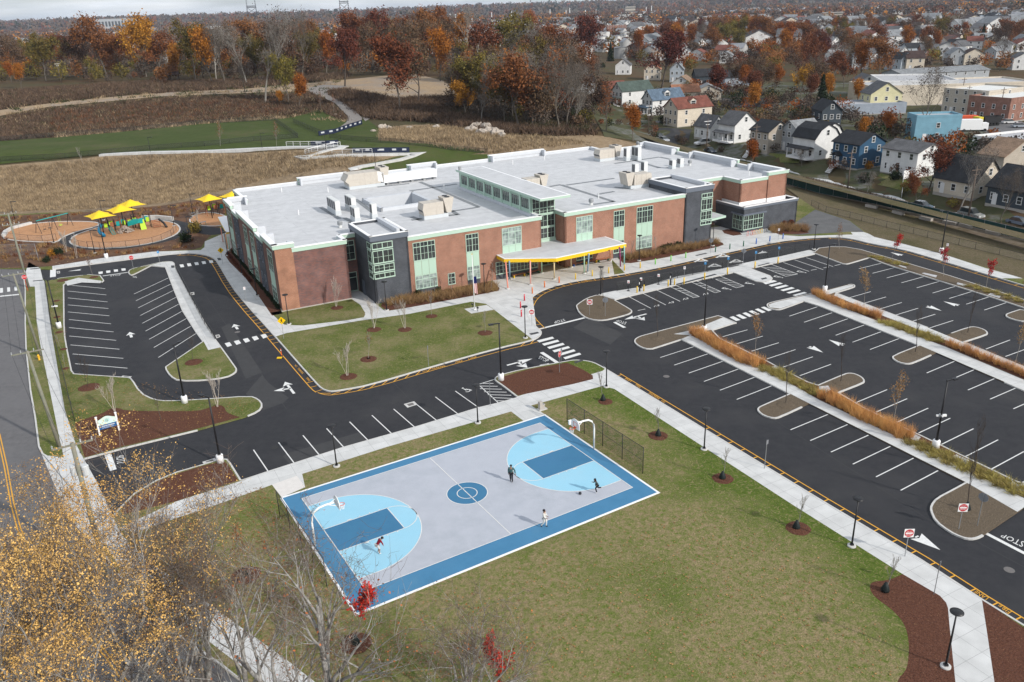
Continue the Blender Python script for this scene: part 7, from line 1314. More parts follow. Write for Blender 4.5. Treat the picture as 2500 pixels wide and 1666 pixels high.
for ox,oy,x,y,s,w_ in ((1500,900,503,772,4.706,'second sapling along the long pavement'),(1500,900,1240,1262,4.706,'third sapling along the long pavement'),(900,750,2243,893,3.92,'sapling beyond the drinking fountain'),(1800,1200,484,300,3.361,'sapling in the middle right lawn'),(1800,1200,1212,815,3.361,'sapling in the bark bed'),(600,1300,1148,1160,4.278,'scarlet maple at the court corner'),(0,1200,2005,690,3.361,'pinkish tree left of the court'),(2000,1200,1695,208,4.706,'bare tree in the big rounded island')):
 t = tag(MB().lathe((0,0,0),[(.3,0),(.31,.15),(.2,.45),(.07,.75)],12).build('watering_bag',bagm,None,True),'dark watering bag round the %s' % w_,'watering bag','watering bags');t.location = tuple(T1(ox,oy,x,y,KZ+.05,s))
# ornamental grasses: every clump a thing
def tuft(seed,n,h,wd,m,spread=.16,lean=.22,name='grass_clump'):
 rn = np.random.default_rng(seed);t = thing(name,'','grass clump');c = rn.normal(0,spread,(n,2));P = np.column_stack([c,np.zeros(n)]);V,F = blades(P,n,h,wd,rn,lean);V = V.reshape(-1,3,3);V[:,2,:2] += c*.9;o = fast('blades',V.reshape(-1,3),F,m,rn.random(n),t)
 V,F = blades(P[:n//5]*.6,n//5,h*.35,wd*1.3,rn,lean);fast('base_leaves',V,F,gdry,rn.random(len(F)),t);return t
gorn = leafm('orange_grass',(.66,.36,.14),(.5,.25,.085),.15);gyl = leafm('yellow_grass',(.36,.29,.09),(.24,.2,.06),.15);gtn = leafm('tan_grass',(.3,.19,.09),(.2,.11,.05),.2)
TU = [Placer(tuft(200+i,380,.95,.028,gorn,.15,.24)) for i in range(2)];TY = [Placer(tuft(210+i,220,.33,.04,gyl,.22,.6)) for i in range(2)];TB = [Placer(tuft(220+i,240,.75,.04,gtn,.2,.4)) for i in range(2)]
def rowg(P_,ox,oy,pts,step,label,group,jit=.12,sc=1.0,s=4.706,z=Z2,rows_=1,rs=.8):
 Q = [T1(ox,oy,*q,z,s)[:2] for q in pts]
 for r in range(rows_):
  for i,(p,d) in enumerate(at_steps(offs(Q,(r-(rows_-1)/2)*rs),step,.1+r*step*.5)): P_[random.randrange(len(P_))]((p[0]+random.uniform(-jit,jit),p[1]+random.uniform(-jit,jit),z),random.uniform(0,6.28),label,sc*random.uniform(.85,1.12),group)
og = 'orange ornamental grasses in the car-park dividers'
rowg(TU,1500,600,[(905,1000),(1110,1120),(1480,1325)],.85,'orange grass clump in the near divider, in the stretch right of the crosswalk lamp',og,rows_=2,rs=.75);rowg(TU,1500,600,[(1480,1325),(1700,1385)],.85,'orange grass clump at the end of the first stretch of the near divider',og,rows_=2,rs=.9)
rowg(TU,2000,900,[(60,330),(440,530),(1020,800)],.9,'orange grass clump in the middle stretch of the near divider',og,rows_=2,rs=.8)
rowg(TU,1500,600,[(2290,560),(2353,590)],.8,'orange grass clump at the left tip of the far divider',og);rowg(TU,2000,600,[(0,590),(300,720),(720,840)],.85,'orange grass clump in the first stretch of the far divider',og)
rowg(TU,2000,600,[(1500,1150),(1900,1310),(2353,1490),(2500,1560)],.9,'orange grass clump in the second stretch of the far divider',og)
yg = 'low yellow grasses in the car-park dividers'
rowg(TY,2000,600,[(740,870),(1100,1000),(1440,1120)],1.5,'low yellow-green grass clump in the middle of the far divider',yg,rows_=3,rs=.6,sc=1.1);rowg(TY,1500,600,[(1740,1390),(2000,1520)],1.5,'low yellow grass clump between the stones of the near divider',yg,rows_=3,rs=.6);rowg(TY,1500,900,[(1750,10),(2100,170),(2353,300)],1.5,'low yellow grass clump before the middle orange grasses',yg,rows_=3,rs=.55)
rowg(TY,2000,900,[(1060,835),(1500,1060),(1900,1230),(2353,1440),(2480,1500)],1.5,'low yellow grass clump along the lower near divider',yg,rows_=3,rs=.65,sc=1.1)
rowg(TY,2000,600,[(640,130),(800,185),(1000,235)],1.6,'olive grass clump at the start of the far kerb strip',yg,rows_=2,rs=.9);rowg(TY,2000,600,[(1720,460),(1850,495),(2100,570),(2353,660)],1.6,'olive grass clump along the far kerb strip, right part',yg,rows_=2,rs=.9)
tg = 'tan grasses planted along the school wall'
rowg(TB,1000,600,[(-230,655),(0,640),(400,590),(750,525),(1000,490)],1.5,'tan grass clump in the bed left of the entrance canopy',tg,rows_=3,rs=1.1,sc=1.15);rowg(TB,1500,600,[(130,150),(400,110),(700,50),(900,20)],1.5,'tan grass clump in the bed right of the entrance canopy',tg,rows_=2,rs=1.2,sc=1.15);rowg(TB,1500,300,[(860,1450),(1050,1400),(1230,1370)],1.5,'tan grass clump below the right dark tower',tg,rows_=2,rs=1.1);rowg(TB,1500,300,[(1790,1245),(2000,1220),(2240,1235)],1.5,'tan grass clump beside the low dark wing',tg,rows_=3,rs=1.2,sc=1.2)
for nm,k,m,l_ in (('planting_tufts',5200,gtn,'small tan tufts planted all over the dark beds round the playground'),('planting_shrublets',3500,gor,'rust-red ground cover in the planting between playground and drive')):
 growth(nm,None,k,.5,.12,m,l_,world=[G(*q,KZ)[:2] for q in ([(-40,535),(230,520),(545,492),(545,512),(480,515),(430,532),(362,536),(240,522),(100,533),(20,552),(8,575),(30,590),(140,598),(180,612),(330,612),(440,592),(492,585),(480,603),(255,626),(0,652),(-40,620)])],clump=30,cs=.22,zoff=KZ)
SH = {k: Placer(bush(300+i,k,700,1.0,.8,.2)) for i,k in enumerate(('green','olive','gold','red','brown'))}
for k,ox,oy,x,y,sc,l_ in (('green',1000,600,95,575,.6,'dark green shrub at the left end of the wall bed'),('green',1000,600,330,540,.6,'dark green shrub under the first window bay'),('green',1500,300,560,1470,.7,'dark green shrub before the third bay, left'),('green',1500,300,640,1450,.7,'dark green shrub before the third bay, middle'),('green',1500,300,735,1430,.7,'dark green shrub before the third bay, right'),('green',0,600,680,110,.9,'dark green shrub in the north planting'),('green',0,600,540,190,.7,'low dark green shrub by the street-side fence'),('green',0,300,2130,1370,1.2,'big dark green shrub beside the playground path'),('olive',0,300,2250,1260,1.4,'olive-brown shrub mass beside the playground path'),('gold',0,600,600,120,.8,'yellowish shrub in the north planting'),('gold',2000,300,-430,300,1.3,'yellow shrub by the street kerb behind the roof, left'),('gold',2000,300,-260,360,1.4,'yellow shrub by the street kerb behind the roof, right'),('red',2000,300,-150,300,1.3,'dark red shrub before the tan house'),('brown',2000,300,-60,370,1.4,'brown shrub beside the tan house'),('green',1500,0,555,1420,1.6,'pointed dark green shrub at the cream house corner'),('green',2000,300,540,690,1.5,'round dark hedge bush in the sloping front garden'),('green',2000,300,870,650,1.2,'round dark green bush below the white two-storey house'),('green',1000,0,2210,780,2.0,'dark green bush beside the small white bungalow'),('red',1500,300,1940,1180,.6,'small red shrub beside the low dark wing, left'),('red',1500,300,2030,1170,.6,'small red shrub beside the low dark wing, right'),('orange' if False else 'gold',2000,300,560,530,1.2,'orange-gold shrub at the corner of the blue house')):
 P = TT(ox,oy,x,y) if (ox,oy) in ((1500,0),(1000,0)) or l_.count('street kerb') or 'house' in l_ or 'garden' in l_ else T1(ox,oy,x,y,KZ);SH[k](P,random.uniform(0,6),l_,sc*1.2)
hg = 'low evergreen hedge plants along the west wall'
for p,d in at_steps([G(572,618,Z2)[:2],G(640,700,Z2)[:2],G(683,755,Z2)[:2]],1.15,.3): SH['green']((p[0],p[1],Z2),random.uniform(0,6),'low dark hedge plant along the west wall of the school',.62,hg)
for p,d in at_steps([G(556,622,Z2)[:2],G(612,690,Z2)[:2]],1.6,.3): SH['red']((p[0],p[1],Z2),random.uniform(0,6),'small red shrub in the bed beside the west wall',.4,'small red shrubs in the west bed')
# houses
def rgbm(n,c,sc=1.5,r=.85): return mat(n,c,tuple(q*.86 for q in c),sc,r)
WL = dict(white=(.7,.7,.69),cream=(.62,.55,.45),grey=(.36,.38,.4),blue=(.035,.09,.16),pale=(.42,.47,.52),tan=(.42,.37,.31),yellow=(.62,.58,.36),dark=(.06,.075,.09),brick=(.25,.11,.08),beige=(.5,.45,.38),steel=(.32,.36,.42),sky=(.2,.38,.48),teal=(.08,.3,.35))
RL = dict(dark=(.035,.037,.042),grey=(.13,.13,.135),lgrey=(.26,.27,.28),green=(.085,.115,.1),blue=(.12,.17,.23),red=(.2,.075,.055),brown=(.07,.045,.04),tan=(.28,.19,.13),terra=(.36,.17,.1),flat=(.42,.42,.43),white=(.68,.68,.66))
def clap(k): return brick('siding_'+k,WL[k],tuple(q*.93 for q in WL[k]),tuple(q*.7 for q in WL[k]),40,.14,.012,dirt=.1,bump=.4) if k != 'brick' else brick('house_brick',WL[k],(.2,.085,.06),(.3,.2,.16))
def shingle(k): return brick('shingle_'+k,RL[k],tuple(q*.8 for q in RL[k]),tuple(q*.6 for q in RL[k]),.5,.25,.02,uv=True,dirt=.3,bump=.2) if k not in ('flat','white') else rgbm('flatroof_'+k,RL[k],.3)
trim = mat('white_trim',(.7,.7,.7),rough=.6)
def wmesh(w_,h_,m=trim):
 f = MB();t_ = .1
 for c,s in (((0,0,h_/2),(w_+.16,.08,t_)),((0,0,-h_/2),(w_+.2,.1,t_)),((w_/2,0,0),(t_,.08,h_)),((-w_/2,0,0),(t_,.08,h_)),((0,-.0,0),(w_,.06,.06))): f.box(c,s)
 return f.mesh('window',m),MB().box((0,.02,0),(w_-.02,.04,h_-.02)).mesh('pane',glassm)
WM = wmesh(.95,1.35);WS = wmesh(1.8,1.35)
def addwin(t,x,y,z,rz,ms=None):
 ms = ms or WM;a = link('window',ms[0],t);a.location = (x,y,z);a.rotation_euler = (0,0,rz);b = link('pane',ms[1],a)
def rect_roof(t,L,W,H,rise,m,prof='gable',ov=.4,hip=0.0,nm='roof',x0=0,y0=0,ry=0):
 if prof == 'gambrel': pr = [(-W/2-ov,-.1),(-W*.32,rise*.62),(0,rise),(W*.32,rise*.62),(W/2+ov,-.1)]
 else: pr = [(-W/2-ov,-rise*ov/(W/2)),(0,rise),(W/2+ov,-rise*ov/(W/2))]
 n = len(pr);xs = (-L/2-ov,L/2+ov);V = []
 for x in xs:
  for dz in (0,.16):
   for y,z in pr: V.append((x*(1-hip if abs(y) < .01 else 1),y,H+z+dz))
 F = []
 for i in range(n-1): F += [(n+i,n+i+1,3*n+i+1,3*n+i),(i+1,i,2*n+i,2*n+i+1),(i,i+1,n+i+1,n+i),(2*n+i+1,2*n+i,3*n+i,3*n+i+1)]
 F += [(0,n,3*n,2*n),(n-1,3*n-1,4*n-1,2*n-1)]
 c,s = math.cos(ry),math.sin(ry);V = [(x0+a*c-b*s,y0+a*s+b*c,z) for a,b,z in V];b = MB();b.add(V,F);return b.build(nm,m,t)
def body(t,L,W,H,rise,m,prof='gable',hip=0.0,x0=0,y0=0,ry=0,nm='wall'):
 b = MB();V = [(-L/2,-W/2),(L/2,-W/2),(L/2,W/2),(-L/2,W/2)];c,s = math.cos(ry),math.sin(ry);R2 = lambda a,q,z: (x0+a*c-q*s,y0+a*s+q*c,z)
 b.add([R2(*v,0) for v in V]+[R2(*v,H) for v in V],[(0,1,5,4),(1,2,6,5),(2,3,7,6),(3,0,4,7),(4,5,6,7)])
 if not hip:
  for sx in (-1,1):
   g = [(-W/2,0),(W/2,0)]+([(W*.32,rise*.62),(0,rise),(-W*.32,rise*.62)] if prof == 'gambrel' else [(0,rise)]);g = [R2(sx*L/2,y,H+z) for y,z in g];b.add(g if sx > 0 else g[::-1],[tuple(range(len(g)))])
 return b.build(nm,m,t)
def house(P,yaw,L,W,H,wall_,roof_,label,gab='R',rise=2.2,prof='gable',hip=0.0,porch=None,dormer=False,chim=False,win=True,cols=(3,2),flat=False,group=None,cat='house',name='house'):
 t = thing(name,label,cat,P,yaw,group);wm,rm = clap(wall_),shingle(roof_)
 if flat:
  b = MB();b.prism([(-L/2,-W/2),(L/2,-W/2),(L/2,W/2),(-L/2,W/2)],0,H,False);b.build('wall',wm,t);b = MB();b.quad((-L/2+.2,-W/2+.2,H-.4),(L/2-.2,-W/2+.2,H-.4),(L/2-.2,W/2-.2,H-.4),(-L/2+.2,W/2-.2,H-.4));b.build('roof',rm,t)
  b = MB();
  for q in ([(-L/2,-W/2),(L/2,-W/2)],[(L/2,-W/2),(L/2,W/2)],[(L/2,W/2),(-L/2,W/2)],[(-L/2,W/2),(-L/2,-W/2)]): strip(b,q,.4,H-.5,H+.12,.15)
  b.build('parapet',wm,t)
 elif gab == 'R': body(t,L,W,H,rise,wm,prof,hip);rect_roof(t,L,W,H,rise,rm,prof,hip=hip)
 else: body(t,W,L,H,rise,wm,prof,hip,ry=math.pi/2);rect_roof(t,W,L,H,rise,rm,prof,hip=hip,ry=math.pi/2)
 fl = max(1,int(H/2.6)) if win else 0
 for k in range(fl):
  z = 1.55+k*2.75
  for i in range(cols[0]):
   x = -L/2+L*(i+.5)/cols[0];addwin(t,x,-W/2-.03,z,0);addwin(t,x,W/2+.03,z,math.pi)
  for i in range(cols[1]):
   y = -W/2+W*(i+.5)/cols[1];addwin(t,L/2+.03,y,z,math.pi/2);addwin(t,-L/2-.03,y,z,-math.pi/2)
 if win and not flat and not hip:
  if gab == 'R': addwin(t,L/2+.04,0,H+rise*.4,math.pi/2)
  else: addwin(t,0,-W/2-.04,H+rise*.4,0)
 if win: MB().box((-L/2+L*.22,-W/2-.04,1.05),(.95,.08,2.1)).build('door',trim,t)
 if porch == 'F': rect_roof(t,L*.95,2.2,2.6,.5,rm,ov=.15,nm='porch_roof',y0=-W/2-1.1);b = MB();[b.box((x,-W/2-2.1,1.3),(.15,.15,2.6)) for x in (-L*.45,-L*.15,L*.15,L*.45)];b.box((0,-W/2-1.1,.25),(L*.95,2.2,.5));b.build('porch',trim,t)
 if porch == 'S': rect_roof(t,2.0,1.6,2.6,.7,rm,ov=.15,nm='porch_roof',x0=-L*.22,y0=-W/2-.8,ry=math.pi/2);b = MB();[b.box((-L*.22+x,-W/2-1.5,1.3),(.12,.12,2.6)) for x in (-.7,.7)];b.box((-L*.22,-W/2-1.0,.2),(2.0,2.0,.4));[b.box((-L*.22,-W/2-2.1-.3*k,.15-.3*k-.2),(1.4,.3,.2)) for k in range(5)];b.build('porch',trim,t)
 if dormer:
  x0,y0 = (0,-W*.22) if gab == 'R' else (L*.2,0);body(t,2.2,2.4,H+rise*.75,.7,wm,x0=x0,y0=y0,ry=math.pi/2 if gab == 'R' else 0,nm='dormer');rect_roof(t,2.4,2.2,H+rise*.75,.7,rm,ov=.2,x0=x0,y0=y0,ry=math.pi/2 if gab == 'R' else 0,nm='dormer_roof');addwin(t,*((x0,y0-1.25) if gab == 'R' else (x0+1.25,y0)),H+rise*.45,0 if gab == 'R' else math.pi/2,WS)
 if chim: MB().box((L*.12,W*.08,H+rise*.75),(.6,.6,1.8)).build('chimney',clap('brick'),t)
 return t
def hpx(ox,oy,x,y,zb,L,W,H,wall_,roof_,label,yaw=-64,**k):                     # placed by its nearest eave corner
 zb = 2.0
 for _ in range(8): Bc = T1(ox,oy,x,y,zb+H);zb = .5*zb+.5*(float(hgt(Bc[0],Bc[1]))+.3)
 Bc = T1(ox,oy,x,y,zb+H);a = R_(yaw);f = np.array([math.cos(a),math.sin(a)]);s = np.array([-f[1],f[0]]);c = Bc[:2]-f*L/2+s*W/2
 MB_ = house((c[0],c[1],zb),a,L,W,H,wall_,roof_,label,**k);b = MB();b.box((0,0,-2),(L-.02,W-.02,4));b.build('foundation',base_c,MB_);return MB_
for a,k in (((2000,300,470,255,2.2,8,8.5,5.6,'blue','dark','dark blue two-storey gabled house with white trim and small porch'),dict(porch='S')),((2000,300,1140,348,2.2,9.5,8.5,5.4,'white','grey','white two-storey house with low grey gable roof, right of the dark blue one'),dict(rise=1.6,cols=(3,2))),((2000,300,1790,690,2.4,9,8.5,3.2,'cream','dark','cream cape house with steep dark roof behind red-leaved trees'),dict(rise=4.2)),
   ((1500,300,1775,108,2.2,7,7.6,5.7,'tan','dark','tan two-storey house with dark grey gable roof and small porch'),dict(porch='S',rise=2.4)),((1500,300,2310,195,2.2,7.5,8.2,5.0,'white','dark','white gambrel-roofed house with enclosed front porch'),dict(prof='gambrel',rise=3.4,porch='F')),((1500,0,1385,1440,2.2,7.0,8.0,5.0,'white','grey','white frame house with grey roof and black trim lines on the gable'),dict(rise=3.2,porch='F')),((1500,0,1105,1462,2.2,7.5,5.5,3.6,'white','grey','small white house with steep grey roof, left of the white frame house'),dict(rise=3.0)),
   ((1500,0,730,1250,2.2,7.5,14,5.8,'cream','red','long cream house with reddish roof, dormer and chimney'),dict(gab='L',dormer=True,chim=True,rise=2.9,hip=.0)),((1500,0,440,1150,2.2,6.5,14,5.4,'white','blue','white house with long pale blue roof and cross gable'),dict(gab='L',rise=3.2,dormer=True,porch='F')),((1500,0,90,1050,2.2,7,14,5.6,'white','green','white house with long grey-green roof'),dict(gab='L',rise=3.0,porch='F')),
   ((1000,0,2250,1020,2.2,6,10,4.6,'white','red','white house with dark red roof, left of the green-roofed house'),dict(gab='L')),((1000,0,2010,800,2.0,9,8,4.2,'white','grey','small white bungalow with broad grey gable near the flats'),dict(yaw=-20,gab='L',rise=3)),((1000,0,1835,945,2.0,5,12,4.8,'grey','dark','grey house with dark roof at the edge of the wood'),dict(gab='L')),
   ((1500,0,530,800,2.0,8.5,11,5.2,'cream','terra','cream bungalow with rose-brown gable roof'),dict(yaw=-12,gab='L',rise=3.4)),((1500,0,185,750,2.0,8.5,11,5.0,'white','grey','white bungalow with grey gable roof and porch, left of the rose-brown one'),dict(yaw=-12,gab='L',rise=3.4)),((1500,0,800,800,2.0,7,11,6,'pale','lgrey','tall pale blue house with steep gable'),dict(yaw=-12,gab='L',rise=3.6,dormer=True)),
   ((1500,0,1208,868,2.2,11.5,7.5,4.2,'dark','dark','dark grey ranch house with charcoal roof, left one'),dict(yaw=2,rise=3,cols=(3,1))),((1500,0,1558,880,2.2,12,7.5,4.0,'steel','dark','blue-grey ranch house with charcoal roof, right one'),dict(yaw=2,rise=3,cols=(3,1))),((1500,0,1240,1045,2.2,11,10,3.6,'beige','lgrey','low beige house with wide pale grey gable'),dict(yaw=-8,gab='L',rise=2.4)),((1500,0,880,960,2.2,9,9,3.8,'white','tan','white house with tan hip-like gable roof'),dict(yaw=-25,gab='L',rise=3)),((1500,0,985,1050,2.2,11,7,3.8,'cream','terra','cream house with terracotta roof behind the blue-roofed one'),dict(yaw=5,rise=2.6)),
   ((1500,300,2110,92,2.2,6,8,5.6,'grey','lgrey','grey house with pale roof joined behind the tan house'),dict(gab='L')),((2000,0,960,1070,2.2,11,9,6,'yellow','grey','pale yellow house with big gable and dark grey roof'),dict(yaw=0,gab='L',rise=3.6)),((2000,0,690,940,2.2,8,12,5.4,'white','grey','off-white gabled house behind the pale yellow one'),dict(yaw=-8,gab='L',rise=2.6)),((2000,0,265,1265,2.2,6,9,6.2,'dark','dark','dark slate-blue narrow gabled house with white window row'),dict(yaw=0,gab='L',rise=2.6)),
   ((2000,300,2130,390,2.4,6,12,4.4,'tan','tan','tan-roofed beige house at the far right edge'),dict(gab='R',rise=3)),((2000,300,2400,800,2.4,8,10,3.4,'dark','dark','dark-roofed house cut by the right edge'),dict(rise=3.6)),((2000,300,70,130,2.2,5,6,4.6,'white','dark','white gambrel house end left of the dark blue house'),dict(prof='gambrel',rise=2.6)),
   ((1000,0,1945,545,8,12,14,6.5,'brick','brown','brown-roofed brick flats with pale gable, nearest'),dict(yaw=2,gab='L',rise=3.4,cols=(2,4))),((1000,0,1990,435,8,40,14,6.5,'brick','brown','long brown-roofed brick flats with small gables'),dict(yaw=6,rise=4,cols=(9,2))),((1500,0,250,470,8,12,16,6.5,'cream','brown','brown-roofed flats with cream gable, far one'),dict(yaw=-10,gab='L',rise=3.4)),((1500,0,330,550,8,14,16,6,'brick','brown','brown-roofed flats with tan gable, right one'),dict(yaw=-10,gab='L',rise=3.4)),((1500,0,140,290,8,26,14,13,'brick','flat','four-storey red brick apartment block'),dict(yaw=2,flat=True,cols=(8,3))),
   ((500,0,430,620,9,9,15,7,'pale','brown','pale blue townhouse with brown roof, left gable'),dict(yaw=-30,gab='L',rise=5)),((500,0,730,560,9,8,15,7,'pale','brown','pale blue townhouse gable among the trees, right'),dict(yaw=-30,gab='L',rise=5)),((0,0,2040,690,10,6,8,6,'teal','grey','turquoise house glimpsed behind the golden maple'),dict(yaw=-20,gab='L')),((0,0,640,620,9,6,14,5,'white','lgrey','pale grey-roofed house in the left wood'),dict(yaw=-30,gab='L',rise=3)),
   ((2000,0,1960,800,2.2,46,14,5.2,'grey','lgrey','long pale grey warehouse with row of small windows'),dict(yaw=14,rise=1.6,cols=(9,3))),((2000,0,1605,925,2.2,26,30,8,'white','flat','large white flat-roofed commercial building'),dict(yaw=-14+0,flat=True,win=False)),((2000,0,2500,935,2.2,60,22,7,'cream','flat','long cream flat-roofed industrial building'),dict(yaw=0,flat=True,win=False)),((2000,0,1955,1050,2.2,16,22,8,'beige','white','beige block building with narrow windows and white roof'),dict(yaw=-62,flat=True,cols=(5,1))),((2000,0,2210,1135,2.2,14,26,7,'brick','white','two-storey red brick building with white roof'),dict(yaw=-62,flat=True,cols=(4,6))),
   ((2000,0,1650,1320,2.2,12,7,7,'sky','flat','sky-blue commercial building with one window'),dict(yaw=-5,flat=True,cols=(1,1))),((2000,300,2240,215,2.2,12,36,3.6,'white','flat','large low flat-roofed building with grey puddled roof'),dict(yaw=-70,flat=True,win=False)),((2000,0,1010,1180,2.2,24,12,3.4,'steel','flat','low grey flat-roofed building below the yellow house'),dict(yaw=0,flat=True,win=False)),((2000,0,2060,1120,2.2,3,3,3,'white','flat','small rooftop hut'),dict(flat=True,win=False))):
 if a[-1] == 'small rooftop hut': continue
 hpx(*a,**k)
# smaller houses of the neighbourhood and town, by kind
FH = {}
for i,(wl_,rf,pr) in enumerate((('white','grey','gable'),('white','lgrey','gable'),('cream','brown','gable'),('pale','dark','gable'),('tan','grey','gambrel'),('brick','grey','gable'),('white','red','gable'),('grey','lgrey','gable'))): FH[i] = (Placer(house((0,0,0),0,8,10,5.6,wl_,rf,'',gab='L' if i % 2 else 'R',rise=2.8,prof=pr,cols=(2,2))),'%s house with %s roof' % (wl_,{'lgrey': 'pale grey'}.get(rf,rf)))
for x,y,k,l_ in ((470,480,0,'at the left of the far neighbourhood'),(30,480,1,'on the rise left of the dark rust oak'),(290,780,1,'behind the big evergreen'),(440,790,7,'with wide pale roof, mid right'),(660,660,0,'with reddish hip, right of the dark rust oak'),(900,800,3,'two-tone, above the parking lot'),(1060,800,2,'left of the grey warehouse'),(1130,560,3,'with balconies in the far right'),(1340,600,0,'tallest white front in the far right'),(1560,560,6,'right of the tallest white front'),(1550,740,7,'just above the warehouse'),(1740,740,2,'gable right above the warehouse'),(1600,640,0,'two rows above the warehouse'),(1030,430,3,'dark-fronted with triangle gable'),(520,450,4,'with conical top among trees'),(2300,800,0,'at the right edge above the road'),(1240,680,5,'low and dark red behind the warehouse'),(2320,560,7,'at the far right edge')):
 P = TT(2000,0,x,y);FH[k][0](P,R_(random.choice((-64,26,-10,80))),FH[k][1]+' '+l_,random.uniform(.9,1.15))
tn = 0
for reg,n,l_ in (([(1600,55),(2500,60),(2500,100),(2150,105),(1750,88)],100,'in the far right part of town'),([(2000,110),(2500,105),(2500,170),(2250,150),(2050,170)],44,'in the streets beyond the warehouses'),([(1000,75),(1600,62),(1600,80),(1000,100)],56,'in the centre of the far town'),([(0,92),(1000,82),(1000,112),(0,125)],50,'in the far town beyond the left wood'),([(1560,120),(1950,100),(1900,150),(1600,165)],22,'hidden among the belt of trees')):
 for p in scatter([GT(*q)[:2] for q in reg],n):
  k = random.choice((0,0,1,1,2,3,6,7));tn += 1;s_ = random.uniform(1.2,1.9) if p[1] > 700 else random.uniform(.8,1.1)
  FH[k][0]((p[0],p[1],float(hgt(*p))),random.uniform(0,3.1),FH[k][1]+' '+l_,(s_*1.2,s_*1.2,s_),FH[k][1]+'s '+l_)
# landmark buildings and masts in the distance
def far_block(x0,x1,yb,yt_,wall_,label,floors=0,name='far_building'):
 A,Bq = GT(x0,yb),GT(x1,yb);dd = np.linalg.norm(A[:2]);Lb = np.linalg.norm((Bq-A)[:2]) if abs(yb-yb) else (x1-x0)/CF*dd;c = GT((x0+x1)/2,yb);d = np.linalg.norm(c[:2]);Lb = (x1-x0)/CF*d;H = (yb-yt_)/CF*d
 t = thing(name,label,'building',c,math.atan2(c[1],c[0])-math.pi/2+.15);b = MB();b.box((0,Lb*.15,H/2),(Lb,Lb*.3,H));b.build('wall',rgbm('far_'+wall_,WL[wall_],.02),t);b = MB();b.box((0,Lb*.15,H+.3),(Lb*1.01,Lb*.31,.6));b.build('roof',shingle('flat'),t)
 if floors:
  b = MB()
  for f in range(floors):
   for i in range(18): b.box((-Lb/2+Lb*(i+.5)/18,-.1,H*(f+.55)/floors),(Lb/30,.3,H/floors*.45))
  b.build('window_rows',glassm,t)
for a in ((218,331,74,52,'grey','large ribbed grey plant building on the skyline at left',1),(1724,1832,61,43,'white','long white five-storey block with balconies',5),(508,540,82,68,'white','white block of flats beyond the left wood',4),(575,607,92,87,'beige','low beige store beyond the left wood',0),(775,865,70,64,'pale','long pale building below the right pylons',0),(940,995,95,80,'white','white building behind the dark red crown',3),(1236,1252,62,53,'grey','small block of flats left of the round orange tree',3),(1302,1320,60,48,'grey','small block of flats right of the round orange tree',3),(1340,1390,55,45,'steel','dark glass office behind the town',3),(1510,1565,50,38,'white','pale hall with stepped tower, upper centre',2),(1528,1550,40,20,'beige','square stepped tower on the pale hall',3),(2009,2053,48,34,'beige','row of beige terraces in the far right',3),(2205,2240,75,58,'grey','grey-roofed boathouse by the water',0),(2355,2390,72,62,'white','white house with red-tiled roof by the river',2),(130,300,92,84,'white','scatter of white sheds in the far left',0)): far_block(*a)
def mast(px,yb,yt_,label,kind='pole',dist=900.0):
 P = GT(px,yb);d = np.linalg.norm(P[:2]);H = (yb-yt_)/CF*d;t = thing('transmission_mast' if kind != 'pole' else 'tall_pole',label,'mast',P,math.atan2(P[1],P[0])-math.pi/2)
 if kind == 'pole': MB().tube([(0,0,0),(0,0,H)],[d/CF*1.1,d/CF*.7],6).build('pole',coping,t);MB().box((0,0,H*.97),(d/CF*3,.3,.5)).build('crossarm',coping,t)
 else:
  ws = ((-1,1) if kind == 'twin' else (0,));m = mat('mast_steel',(.05,.05,.055));r = d/CF*.55
  for s in ws:
   b = MB();x = s*d/CF*8.5;b.tube([(x*1.25,0,0),(x,0,H)],[r*1.6,r*.7],5)
   for k in range(14): z = H*(.3+.7*k/14);b.box((x*(1.25-.25*z/H),0,z),(d/CF*(4.2-2*k/14),.4,r*1.1))
   b.build('lattice_leg',m,t)
  if kind == 'twin': b = MB();[b.box((0,0,H*z),(d/CF*18,.5,r*3)) for z in (.62,.66)];[b.tube([(-d/CF*9,0,H*z),(d/CF*9,0,H*(z+.18))],r*.8,4).tube([(d/CF*9,0,H*z),(-d/CF*9,0,H*(z+.18))],r*.8,4) for z in (.1,.3,.42)];b.build('bracing',m,t)
 return t
mast(620,66,2,'dark twin lattice transmission tower on the skyline, left one','twin');mast(845,66,-14,'dark twin lattice transmission tower on the skyline, right one','twin');mast(1102,24,-6,'slender grey lattice mast on the skyline','single')
for i_,(x,yb,yt_,w_) in enumerate(((990,64,44,'a'),(1046,74,46,''),(1100,66,38,''),(1114,76,40,''),(1124,72,38,''),(1153,64,42,''),(1201,55,34,''),(1249,56,32,''),(1343,46,26,''),(1382,46,28,''),(1391,46,23,''),(1429,46,28,''),(1455,45,27,''),(1577,36,20,''),(1590,38,18,''))): mast(x,yb,yt_,'tall white pole rising above the far town')['group'] = 'white poles above the far town'
